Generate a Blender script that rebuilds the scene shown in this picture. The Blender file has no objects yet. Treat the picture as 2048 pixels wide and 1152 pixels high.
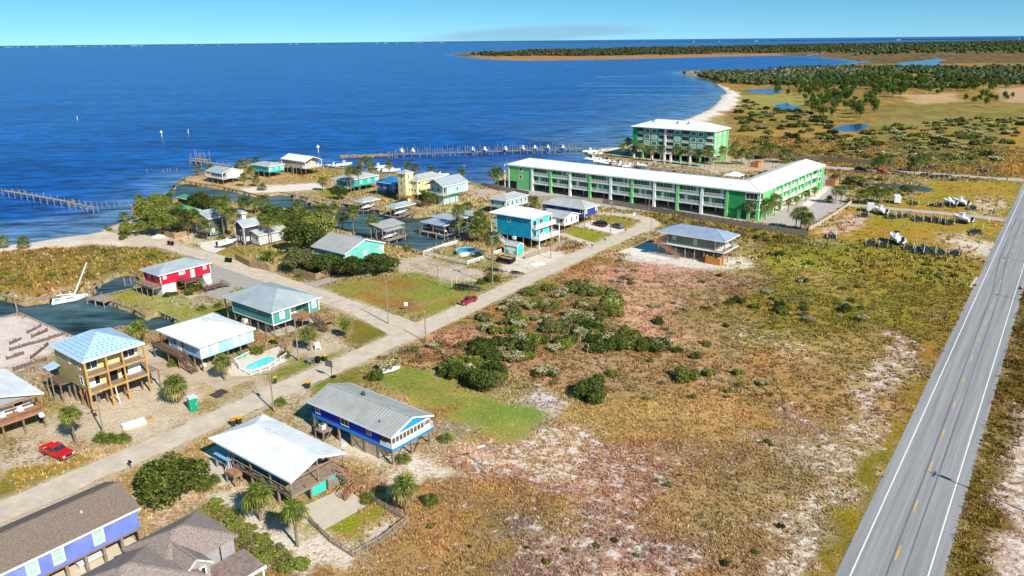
import bpy, math, random, re
import numpy as np
from mathutils import Vector, Matrix
R = math.radians
random.seed(7)
rng = np.random.default_rng(11)

# ------------------------------------------------------------------ camera
CAM_H = 60.4
FPX = 1520.0                      # focal length for a 2048 px wide picture
PITCH = math.atan((576 - 80) / FPX)
ROLL = -0.0097
_f0 = Vector((0, math.cos(PITCH), -math.sin(PITCH)))
_r0 = Vector((1, 0, 0)); _u0 = _r0.cross(_f0)
CR = math.cos(ROLL) * _r0 + math.sin(ROLL) * _u0
CU = -math.sin(ROLL) * _r0 + math.cos(ROLL) * _u0
scene = bpy.context.scene
col = scene.collection
cam_d = bpy.data.cameras.new('camera'); cam = bpy.data.objects.new('camera', cam_d); col.objects.link(cam)
cam_d.sensor_width = 36.0; cam_d.lens = 36.0 * FPX / 2048.0
cam_d.clip_start = 1.0; cam_d.clip_end = 120000.0
m3 = Matrix((CR, CU, -_f0)).transposed()
cam.matrix_world = Matrix.Translation((0, 0, CAM_H)) @ m3.to_4x4()
scene.camera = cam

# ------------------------------------------------------------------ sky and sun
SUN_AZ, SUN_EL = 142.0, 36.5
W = bpy.data.worlds.new('World'); scene.world = W; W.use_nodes = True
nt = W.node_tree; bg = nt.nodes['Background']
sky = nt.nodes.new('ShaderNodeTexSky'); sky.sky_type = 'NISHITA'; sky.sun_disc = False
sky.sun_elevation = R(SUN_EL); sky.sun_rotation = R(SUN_AZ)
sky.altitude = 0; sky.air_density = 1.0; sky.dust_density = 0.25; sky.ozone_density = 2.5
hs = nt.nodes.new('ShaderNodeHueSaturation'); hs.inputs['Saturation'].default_value = 1.34; hs.inputs['Hue'].default_value = 0.48; hs.inputs['Value'].default_value = 1.12
# take the colour a little above the true direction: clear, dry winter air without the yellow band at the horizon
_tc = nt.nodes.new('ShaderNodeTexCoord'); _sp = nt.nodes.new('ShaderNodeSeparateXYZ'); _cb = nt.nodes.new('ShaderNodeCombineXYZ'); _mx = nt.nodes.new('ShaderNodeMath'); _mx.operation = 'MAXIMUM'; _mx.inputs[1].default_value = 0.0
_ad = nt.nodes.new('ShaderNodeMath'); _ad.operation = 'MULTIPLY_ADD'; _ad.inputs[1].default_value = 1.6; _ad.inputs[2].default_value = 0.13
nt.links.new(_tc.outputs['Generated'], _sp.inputs[0]); nt.links.new(_sp.outputs['X'], _cb.inputs['X']); nt.links.new(_sp.outputs['Y'], _cb.inputs['Y']); nt.links.new(_sp.outputs['Z'], _mx.inputs[0]); nt.links.new(_mx.outputs[0], _ad.inputs[0])
nt.links.new(_ad.outputs[0], _cb.inputs['Z']); nt.links.new(_cb.outputs[0], sky.inputs['Vector'])
nt.links.new(sky.outputs['Color'], hs.inputs['Color'])
# a thin mauve cloud bank low over the bay
tc = nt.nodes.new('ShaderNodeTexCoord'); mp = nt.nodes.new('ShaderNodeMapping'); sx = nt.nodes.new('ShaderNodeSeparateXYZ')
mp.inputs['Scale'].default_value = (6, 6, 60)
cn = nt.nodes.new('ShaderNodeTexNoise'); cn.inputs['Scale'].default_value = 1.6; cn.inputs['Detail'].default_value = 6
nt.links.new(tc.outputs['Generated'], mp.inputs['Vector']); nt.links.new(mp.outputs['Vector'], cn.inputs['Vector'])
nt.links.new(tc.outputs['Generated'], sx.inputs['Vector'])
def wm(op, a, b=None, c=None, clamp=False):
    n = nt.nodes.new('ShaderNodeMath'); n.operation = op; n.use_clamp = clamp
    for i, v in enumerate((a, b, c)):
        if v is None: continue
        if isinstance(v, (int, float)): n.inputs[i].default_value = v
        else: nt.links.new(v, n.inputs[i])
    return n.outputs[0]
# elliptical envelope in direction space, frayed by noise
ex = wm('DIVIDE', wm('SUBTRACT', sx.outputs['X'], 0.035), 0.155)
ez = wm('DIVIDE', wm('SUBTRACT', sx.outputs['Z'], wm('MULTIPLY_ADD', sx.outputs['X'], 0.03, 0.006)), 0.0105)
rr = wm('SQRT', wm('ADD', wm('MULTIPLY', ex, ex), wm('MULTIPLY', ez, ez)))
cm = wm('MULTIPLY', wm('SUBTRACT', wm('ADD', 0.75, wm('MULTIPLY', cn.outputs['Fac'], 0.55)), rr), 2.2, clamp=True)
cm = wm('MULTIPLY', cm, wm('GREATER_THAN', sx.outputs['Y'], 0.0))
cm = wm('MULTIPLY', cm, 0.55)
mx = nt.nodes.new('ShaderNodeMixRGB'); nt.links.new(cm, mx.inputs['Fac']); nt.links.new(hs.outputs['Color'], mx.inputs['Color1'])
mx.inputs['Color2'].default_value = (2.1, 3.5, 4.7, 1)
nt.links.new(mx.outputs['Color'], bg.inputs['Color']); bg.inputs['Strength'].default_value = 0.10
sd = bpy.data.lights.new('sun', 'SUN'); sun = bpy.data.objects.new('sun', sd); col.objects.link(sun)
sd.energy = 5.0; sd.angle = R(0.45); sd.color = (1.0, 0.95, 0.86)
to_sun = Vector((math.sin(R(SUN_AZ)) * math.cos(R(SUN_EL)), math.cos(R(SUN_AZ)) * math.cos(R(SUN_EL)), math.sin(R(SUN_EL))))
sun.rotation_euler = to_sun.to_track_quat('Z', 'Y').to_euler(); sun.location = (60, -40, 200)
vs = scene.view_settings; vs.view_transform = 'Standard'; vs.look = 'None'; vs.gamma = 1.0; vs.exposure = 0.42; vs.use_curve_mapping = False
scene.cycles.max_bounces = 5; scene.cycles.diffuse_bounces = 2; scene.cycles.glossy_bounces = 2
scene.cycles.transparent_max_bounces = 6; scene.cycles.caustics_reflective = False; scene.cycles.caustics_refractive = False

# ------------------------------------------------------------------ helpers
GA = R(52.0)                                    # the plot grid: local x runs along the highway
UX = Vector((math.cos(GA), math.sin(GA), 0)); UY = Vector((-math.sin(GA), math.cos(GA), 0))
def P(px, py, z=0.0):
    """the place on the level z that shows at photo pixel (px, py) of 2048 x 1152"""
    d = _f0 + CR * ((px - 1024) / FPX) + CU * (-(py - 576) / FPX)
    t = (z - CAM_H) / d.z
    return Vector((d.x * t, d.y * t, z))
def Pn(px, py, z=0.0):
    px = np.asarray(px, float); py = np.asarray(py, float)
    a = (px - 1024) / FPX; b = -(py - 576) / FPX
    d = [_f0[i] + CR[i] * a + CU[i] * b for i in range(3)]
    t = (z - CAM_H) / d[2]
    return d[0] * t, d[1] * t
def poly(pts, z=0.0):
    return np.array([P(p[0], max(p[1], 80 - 0.0097 * (p[0] - 1024) + 2.5), z)[:2] for p in pts])
def s2l(c):
    return tuple(((v / 255) / 12.92 if v / 255 <= 0.04045 else ((v / 255 + 0.055) / 1.055) ** 2.4) for v in c)

def _hash(ix, iy, s):
    n = (ix.astype(np.int64) * 374761393 + iy.astype(np.int64) * 668265263 + s * 974634777) & 0x7fffffff
    n = ((n ^ (n >> 13)) * 1274126177) & 0x7fffffff
    return ((n ^ (n >> 16)) & 0xffff) / 65535.0
def vnoise(x, y, s=0):
    ix = np.floor(x); iy = np.floor(y); fx = x - ix; fy = y - iy
    fx = fx * fx * (3 - 2 * fx); fy = fy * fy * (3 - 2 * fy)
    a = _hash(ix, iy, s); b = _hash(ix + 1, iy, s); c = _hash(ix, iy + 1, s); d = _hash(ix + 1, iy + 1, s)
    return (a * (1 - fx) + b * fx) * (1 - fy) + (c * (1 - fx) + d * fx) * fy
def fbm(x, y, sc, o=4, s=0):
    t = 0; a = 0.5; n = 0
    for i in range(o):
        t = t + a * vnoise(x / sc + 37 * i, y / sc - 19 * i, s + i); n += a; a *= 0.5; sc *= 0.5
    return t / n
def inside(x, y, pg):
    r = np.zeros(x.shape, bool); n = len(pg); j = n - 1
    for i in range(n):
        xi, yi = pg[i]; xj, yj = pg[j]
        if yi != yj:
            r ^= ((yi > y) != (yj > y)) & (x < (xj - xi) * (y - yi) / (yj - yi) + xi)
        j = i
    return r

# ---- materials
MATS = {}
def nn(t, typ, **kw):
    n = t.nodes.new(typ)
    for k, v in kw.items(): setattr(n, k, v)
    return n
def mat(name, rgb, rough=0.7, var=0.12, vscale=3.0, bump=0.0, bscale=20.0, metal=0.0, stripe=None, spec=0.3, rgb2=None, emit=None, alpha=None, trans=0.0):
    """procedural paint / wood / metal. rgb is sRGB 0-255; stripe=(axis, spacing, depth, dark) gives seams along object axes"""
    if name in MATS: return MATS[name]
    m = bpy.data.materials.new(name); m.use_nodes = True; t = m.node_tree; b = t.nodes['Principled BSDF']
    c = s2l(rgb); MATS[name] = m
    b.inputs['Roughness'].default_value = rough; b.inputs['Metallic'].default_value = metal; b.inputs['Specular IOR Level'].default_value = spec
    tc = nn(t, 'ShaderNodeTexCoord'); oi = nn(t, 'ShaderNodeObjectInfo')
    ad = nn(t, 'ShaderNodeVectorMath', operation='ADD'); t.links.new(tc.outputs['Object'], ad.inputs[0]); t.links.new(oi.outputs['Location'], ad.inputs[1])
    nz = nn(t, 'ShaderNodeTexNoise'); nz.inputs['Scale'].default_value = vscale; nz.inputs['Detail'].default_value = 5; nz.inputs['Roughness'].default_value = 0.65
    t.links.new(ad.outputs[0], nz.inputs['Vector'])
    mxn = nn(t, 'ShaderNodeMixRGB'); k2 = s2l(rgb2) if rgb2 else tuple(v * (1 - 2.2 * var) for v in c)
    mxn.inputs['Color1'].default_value = (*k2, 1)
    mxn.inputs['Color2'].default_value = (*[min(1, v * (1 + (0 if rgb2 else var))) for v in c], 1)
    cr = nn(t, 'ShaderNodeMapRange'); cr.inputs['From Min'].default_value = 0.3; cr.inputs['From Max'].default_value = 0.7
    t.links.new(nz.outputs['Fac'], cr.inputs['Value']); t.links.new(cr.outputs[0], mxn.inputs['Fac'])
    out = mxn.outputs['Color']; hgt = None
    if stripe:
        ax, sp, dep, dark = stripe
        se = nn(t, 'ShaderNodeSeparateXYZ'); t.links.new(tc.outputs['Object'], se.inputs[0])
        dv = nn(t, 'ShaderNodeMath', operation='DIVIDE'); dv.inputs[1].default_value = sp; t.links.new(se.outputs['XYZ'.index(ax)], dv.inputs[0])
        fr = nn(t, 'ShaderNodeMath', operation='FRACT'); t.links.new(dv.outputs[0], fr.inputs[0])
        pp = nn(t, 'ShaderNodeMapRange'); pp.interpolation_type = 'SMOOTHSTEP'
        pp.inputs['From Min'].default_value = 0.0; pp.inputs['From Max'].default_value = 0.22
        pg = nn(t, 'ShaderNodeMath', operation='PINGPONG'); pg.inputs[1].default_value = 0.5; t.links.new(fr.outputs[0], pg.inputs[0])
        t.links.new(pg.outputs[0], pp.inputs['Value']); hgt = pp.outputs[0]
        dk = nn(t, 'ShaderNodeMixRGB', blend_type='MULTIPLY'); dk.inputs['Fac'].default_value = 1.0
        mr = nn(t, 'ShaderNodeMapRange'); mr.inputs['To Min'].default_value = 1 - dark; mr.inputs['To Max'].default_value = 1.0
        t.links.new(hgt, mr.inputs['Value']); t.links.new(out, dk.inputs['Color1']); t.links.new(mr.outputs[0], dk.inputs['Color2']); out = dk.outputs['Color']
        bp = nn(t, 'ShaderNodeBump'); bp.inputs['Strength'].default_value = 0.7; bp.inputs['Distance'].default_value = dep
        t.links.new(hgt, bp.inputs['Height']); t.links.new(bp.outputs['Normal'], b.inputs['Normal'])
    elif bump:
        n2 = nn(t, 'ShaderNodeTexNoise'); n2.inputs['Scale'].default_value = bscale; n2.inputs['Detail'].default_value = 3
        t.links.new(tc.outputs['Object'], n2.inputs['Vector'])
        bp = nn(t, 'ShaderNodeBump'); bp.inputs['Strength'].default_value = 0.6; bp.inputs['Distance'].default_value = bump
        t.links.new(n2.outputs['Fac'], bp.inputs['Height']); t.links.new(bp.outputs['Normal'], b.inputs['Normal'])
    t.links.new(out, b.inputs['Base Color'])
    if trans: b.inputs['Transmission Weight'].default_value = trans
    if alpha is not None: b.inputs['Alpha'].default_value = alpha
    return m
def attr_mat(name, rough=0.85, attr='Col', spec=0.15, sub=0.0, nscale=0.0, namp=0.3):
    m = bpy.data.materials.new(name); m.use_nodes = True; t = m.node_tree; b = t.nodes['Principled BSDF']; MATS[name] = m
    a = nn(t, 'ShaderNodeAttribute', attribute_name=attr); oi = nn(t, 'ShaderNodeObjectInfo')
    h = nn(t, 'ShaderNodeHueSaturation'); mr = nn(t, 'ShaderNodeMapRange'); mr.inputs['To Min'].default_value = 0.8; mr.inputs['To Max'].default_value = 1.2
    t.links.new(oi.outputs['Random'], mr.inputs['Value']); t.links.new(mr.outputs[0], h.inputs['Value']); t.links.new(a.outputs['Color'], h.inputs['Color'])
    t.links.new(h.outputs['Color'], b.inputs['Base Color']); b.inputs['Roughness'].default_value = rough; b.inputs['Specular IOR Level'].default_value = spec
    if sub:
        tr = nn(t, 'ShaderNodeBsdfTranslucent'); t.links.new(h.outputs['Color'], tr.inputs['Color']); ms = nn(t, 'ShaderNodeMixShader'); ms.inputs['Fac'].default_value = sub
        t.links.new(b.outputs[0], ms.inputs[1]); t.links.new(tr.outputs[0], ms.inputs[2]); t.links.new(ms.outputs[0], t.nodes['Material Output'].inputs['Surface'])
    return m

# ---- mesh building
def np_mesh(name, V, F, k, cols=None, attr='Col', smooth=False):
    """numpy verts (n,3), faces (m,k) -> mesh"""
    me = bpy.data.meshes.new(name); n = len(V); m = len(F)
    me.vertices.add(n); me.vertices.foreach_set('co', np.asarray(V, np.float32).ravel())
    me.loops.add(m * k); me.loops.foreach_set('vertex_index', np.asarray(F, np.int32).ravel())
    me.polygons.add(m); me.polygons.foreach_set('loop_start', np.arange(0, m * k, k, dtype=np.int32))
    if smooth: me.polygons.foreach_set('use_smooth', np.ones(m, bool))
    if cols is not None:
        for an, cc in (cols.items() if isinstance(cols, dict) else ((attr, cols),)):
            cc = np.asarray(cc, np.float32)
            if cc.ndim == 1:
                a = me.attributes.new(an, 'FLOAT', 'POINT'); a.data.foreach_set('value', cc)
            else:
                a = me.attributes.new(an, 'FLOAT_COLOR', 'POINT'); a.data.foreach_set('color', np.c_[cc, np.ones(n, np.float32)].astype(np.float32).ravel())
    me.update(calc_edges=True)
    return me
def link(name, me, m=None, parent=None, loc=None, rz=0.0):
    o = bpy.data.objects.new(name, me); col.objects.link(o)
    if m is not None and me is not None:
        if len(me.materials) == 0: me.materials.append(m)
        elif me.materials[0] != m: o.material_slots[0].link = 'OBJECT'; o.material_slots[0].material = m
    if parent is not None: o.parent = parent
    if loc is not None: o.location = loc
    if rz: o.rotation_euler = (0, 0, rz)
    return o
def tag(o, label=None, cat=None, group=None, kind=None):
    if label: o['label'] = label
    if cat: o['category'] = cat
    if group: o['group'] = group
    if kind: o['kind'] = kind
    return o
def thing(name, label, cat, loc=(0, 0, 0), rz=0.0, group=None):
    o = bpy.data.objects.new(name, None); col.objects.link(o); o.empty_display_size = 0.5
    o.location = loc; o.rotation_euler = (0, 0, rz)
    return tag(o, label, cat, group)
def copy_tree(o, parent=None):
    c = o.copy(); col.objects.link(c); c.parent = parent
    for ch in o.children: copy_tree(ch, c)
    return c
class MB:
    def __init__(s): s.v = []; s.f = []
    def add(s, vs, fs):
        n = len(s.v); s.v += [tuple(v) for v in vs]; s.f += [tuple(i + n for i in f) for f in fs]; return s
    def box(s, x0, x1, y0, y1, z0, z1):
        return s.add([(x0, y0, z0), (x1, y0, z0), (x1, y1, z0), (x0, y1, z0), (x0, y0, z1), (x1, y0, z1), (x1, y1, z1), (x0, y1, z1)],
                     [(0, 3, 2, 1), (4, 5, 6, 7), (0, 1, 5, 4), (1, 2, 6, 5), (2, 3, 7, 6), (3, 0, 4, 7)])
    def bar(s, a, b, w=0.1, h=None, up=(0, 0, 1)):
        a = Vector(a); b = Vector(b); h = h or w; d = (b - a).normalized(); u = Vector(up)
        if abs(d.dot(u)) > 0.98: u = Vector((1, 0, 0))
        sd = d.cross(u).normalized() * (w / 2); uu = sd.cross(d).normalized() * (h / 2)
        vs = [p + q for p in (a, b) for q in (-sd - uu, sd - uu, sd + uu, -sd + uu)]
        return s.add(vs, [(3, 2, 1, 0), (4, 5, 6, 7), (0, 1, 5, 4), (1, 2, 6, 5), (2, 3, 7, 6), (3, 0, 4, 7)])
    def tube(s, a, b, r0, r1=None, n=8, cap=True):
        a = Vector(a); b = Vector(b); r1 = r0 if r1 is None else r1; d = (b - a).normalized()
        u = Vector((0, 0, 1)) if abs(d.z) < 0.9 else Vector((1, 0, 0)); p = d.cross(u).normalized(); q = d.cross(p)
        vs = []
        for c, r in ((a, r0), (b, r1)):
            for i in range(n):
                t = 2 * math.pi * i / n; vs.append(c + p * (r * math.cos(t)) + q * (r * math.sin(t)))
        fs = [(i, i + n, (i + 1) % n + n, (i + 1) % n) for i in range(n)]
        if cap: fs += [tuple(range(n)), tuple(range(2 * n - 1, n - 1, -1))]
        return s.add(vs, fs)
    def path(s, pts, r, n=6):
        for a, b in zip(pts, pts[1:]): s.tube(a, b, r, n=n, cap=False)
        return s
    def prism(s, pts, z0, z1):
        """vertical prism over a polygon of (x, y)"""
        n = len(pts)
        return s.add([(p[0], p[1], z0) for p in pts] + [(p[0], p[1], z1) for p in pts],
                     [tuple(range(n - 1, -1, -1)), tuple(range(n, 2 * n))] + [(i, (i + 1) % n, (i + 1) % n + n, i + n) for i in range(n)])
    def slab(s, pts, t):
        """thick plate: polygon of 3D points, thickness t downwards"""
        n = len(pts)
        return s.add([tuple(p) for p in pts] + [(p[0], p[1], p[2] - t) for p in pts],
                     [tuple(range(n)), tuple(range(2 * n - 1, n - 1, -1))] + [((i + 1) % n, i, i + n, (i + 1) % n + n) for i in range(n)])
    def extr(s, prof, axis, a0, a1):
        """extrude a closed profile: axis 'x': prof of (y,z) ; 'y': prof of (x,z)"""
        n = len(prof); mk = (lambda p, a: (a, p[0], p[1])) if axis == 'x' else (lambda p, a: (p[0], a, p[1]))
        return s.add([mk(p, a0) for p in prof] + [mk(p, a1) for p in prof],
                     [tuple(range(n)), tuple(range(2 * n - 1, n - 1, -1))] + [((i + 1) % n, i, i + n, (i + 1) % n + n) for i in range(n)])
    def mesh(s, name, smooth=False):
        me = bpy.data.meshes.new(name); me.from_pydata(s.v, [], s.f); me.update()
        import bmesh
        bm = bmesh.new(); bm.from_mesh(me); bmesh.ops.recalc_face_normals(bm, faces=bm.faces); bm.to_mesh(me); bm.free()
        if smooth: me.polygons.foreach_set('use_smooth', [True] * len(me.polygons))
        return me
    def build(s, name, m, parent=None, smooth=False, **kw):
        return link(name, s.mesh(name, smooth), m, parent, **kw)
ORD = ['leftmost', 'second', 'third', 'fourth', 'fifth', 'sixth', 'seventh', 'eighth', 'ninth', 'tenth', 'eleventh', 'twelfth', 'thirteenth', 'fourteenth', 'fifteenth', 'sixteenth',
       'seventeenth', 'eighteenth', 'nineteenth', 'twentieth']
for _d in ('twenty', 'thirty'): ORD += [f'{_d}-{q}' for q in ('first', 'second', 'third', 'fourth', 'fifth', 'sixth', 'seventh', 'eighth', 'ninth')] + [{'twenty': 'thirtieth', 'thirty': 'fortieth'}[_d]]
def ordl(i, n, what, where):
    if n == 1: return f'{what} {where}'
    if i == 0: return f'leftmost {what} {where}'
    if i == n - 1: return f'rightmost {what} {where}'
    return f'{ORD[i]} {what} from the left {where}'
# ------------------------------------------------------------------ the land and the water
WZ = -1.0                                        # level of the bay
COAST = [(-900, 590, 1), (-300, 520, 1), (0, 484, 1), (62, 477, 1), (125, 467, 1), (175, 461, 1), (192, 456, 1), (215, 446, 1), (240, 437, 1), (254, 431, 1), (264, 418, 0), (270, 406, 0), (300, 394, 0), (338, 388, 0),
         (352, 372, 0), (363, 359, 0), (375, 353, 0), (400, 347, 0), (440, 341, 0), (480, 334, 0), (520, 327, 0), (560, 324, 0), (600, 330, 0), (650, 336, 0), (700, 342, 0), (760, 349, 0), (800, 345, 0), (860, 350, 0), (930, 362, 0),
         (985, 377, 0), (1000, 352, 0), (1040, 330, 0), (1240, 346, 0), (1430, 366, 0), (1446, 350, 0), (1400, 345, 0), (1340, 338, 0), (1240, 323, 0), (1205, 318, 0), (1178, 308, 0), (1168, 297, 1), (1230, 291, 1), (1262, 282, 1), (1310, 258, 1),
         (1360, 238, 1), (1398, 225, 1), (1425, 210, 1), (1440, 195, 1), (1437, 180, 1), (1418, 165, 1), (1390, 155, 1), (1366, 148, 1), (1350, 144, 1), (1385, 140, 1), (1450, 140, 1), (1540, 140, 1), (1610, 137, 1), (1660, 133, 1),
         (1700, 127, 1), (1716, 123, 1), (1690, 118, 1), (1620, 113, 1), (1560, 110.5, 1), (1440, 113, 1), (1200, 119, 1), (1060, 121, 1), (985, 119, 1), (938, 114, 1), (898, 109.5, 1), (930, 105, 1), (1010, 101, 1), (1300, 94.5, 1),
         (1600, 88, 1), (2048, 79, 1), (3600, 50, 1), (3600, 2600, 0), (-900, 2600, 0)]
CANAL_W = [(-300, 560), (0, 590), (48, 603), (100, 598), (180, 586), (200, 562), (225, 550), (250, 541), (272, 547), (283, 562), (266, 577), (200, 592), (222, 602), (272, 620), (292, 632), (315, 622), (362, 642), (345, 655),
           (300, 664), (275, 651), (235, 655), (200, 668), (150, 675), (130, 667), (38, 626), (0, 636), (-300, 690)]
CANAL_M = [(330, 396), (350, 366), (363, 361), (440, 373), (520, 391), (556, 384), (590, 388), (640, 406), (700, 409), (770, 424), (830, 430), (868, 427), (920, 440), (962, 440), (980, 450), (950, 462), (915, 478), (846, 503), (795, 492),
           (735, 480), (690, 462), (650, 446), (600, 426), (560, 416), (500, 410), (430, 402), (380, 400)]
coast_w = poly([c[:2] for c in COAST], 0.0)
canal_ws = [poly(CANAL_W), poly(CANAL_M)]

def edge_dist(x, y, pg, flags=None):
    best = np.full(x.shape, 1e9); bx = x.copy(); by = y.copy(); bf = np.zeros(x.shape, np.int8); n = len(pg)
    for i in range(n):
        ax, ay = pg[i]; cx, cy = pg[(i + 1) % n]; dx, dy = cx - ax, cy - ay; L = dx * dx + dy * dy + 1e-9
        t = np.clip(((x - ax) * dx + (y - ay) * dy) / L, 0, 1); qx = ax + t * dx; qy = ay + t * dy; d = np.hypot(x - qx, y - qy)
        m = d < best; best[m] = d[m]; bx[m] = qx[m]; by[m] = qy[m]
        if flags is not None: bf[m] = flags[i]
    return best, bx, by, bf

rs = [44.0]
while rs[-1] < 14500: rs.append(rs[-1] * (1.0085 if rs[-1] < 650 else 1.02))
rs = np.array(rs); ths = np.radians(np.arange(-47, 47.01, 0.19))
TT, RR = np.meshgrid(ths, rs); gx = (RR * np.sin(TT)).ravel(); gy = (RR * np.cos(TT)).ravel()
nr, nc = len(rs), len(ths)
cell = 0.6 * np.maximum(RR.ravel() * 0.0085, RR.ravel() * 0.0033)
jx = gx + 1.2 * (fbm(gx, gy, 3.0, 2, 5) - 0.5); jy = gy + 1.2 * (fbm(gx, gy, 3.0, 2, 9) - 0.5)
fl = [c[2] for c in COAST]
d1, q1x, q1y, f1 = edge_dist(gx, gy, coast_w, fl)
land = inside(gx, gy, coast_w)
cd = np.full(gx.shape, 1e9); cqx = gx.copy(); cqy = gy.copy(); canal = np.zeros(gx.shape, bool)
for pg in canal_ws:
    near = (gy < 480)
    dd, qx, qy, _ = edge_dist(gx[near], gy[near], pg); ii = np.where(near)[0]
    m = dd < cd[ii]; cd[ii[m]] = dd[m]; cqx[ii[m]] = qx[m]; cqy[ii[m]] = qy[m]; canal |= inside(gx, gy, pg)
land_full = land & ~canal
hard1 = (d1 < cell) & (f1 == 0) & (gy < 600); hard2 = (cd < cell) & (land | canal)
gz = np.where(land_full, 0.0, -3.0)
beach = (f1 == 1)
slope_in = np.clip(-1.25 + np.minimum(d1, cd + 99) * np.where(gy > 900, 0.03, 0.18), -1.3, 0.0)
gz = np.where(land_full & beach, np.minimum(slope_in, 0), gz)
gz = np.where(~land & beach & ~canal, np.maximum(-1.25 - d1 * 0.12, -3), gz)
sx_, sy_ = gx.copy(), gy.copy()
gz = np.where(hard1 & ~canal, 0.0, gz); gx = np.where(hard1, q1x, gx); gy = np.where(hard1, q1y, gy)
mk = hard2 & (land); gz = np.where(mk, 0.0, gz); gx = np.where(mk, cqx, gx); gy = np.where(mk, cqy, gy)
# small roughness of the soil away from roads
gz = gz + np.where(land_full & (d1 > 6) & (cd > 6), 0.0, 0.0)

# ---- colour zones of the ground (true colours of soil and plant cover): pixel outline, colour A, colour B, share of B, grain
SAND = (226, 212, 196); PSAND = (222, 205, 192); TAN = (212, 192, 166); DRY = (184, 156, 112); OLV = (148, 132, 74); BRN = (124, 98, 66)
GRN = (116, 136, 34); LAWN = (136, 136, 52); PURP = (122, 94, 84); PINK = (214, 164, 140); RED = (170, 110, 74); GOLD = (168, 136, 58); DK = (82, 80, 40)
STREET_PX = [(-260, 1130), (-80, 1058), (0, 1024), (100, 982), (200, 938), (330, 884), (400, 853), (510, 803), (600, 763), (660, 737), (710, 716), (780, 684), (850, 654), (920, 622), (1000, 585), (1060, 556), (1116, 531), (1194, 495), (1250, 470), (1285, 456), (1300, 447)]
SIDE_PX = [(812, 660), (770, 640), (720, 620), (660, 598), (600, 577), (540, 556), (480, 535), (420, 514), (370, 500), (320, 489), (270, 480), (225, 474), (170, 476)]
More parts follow.
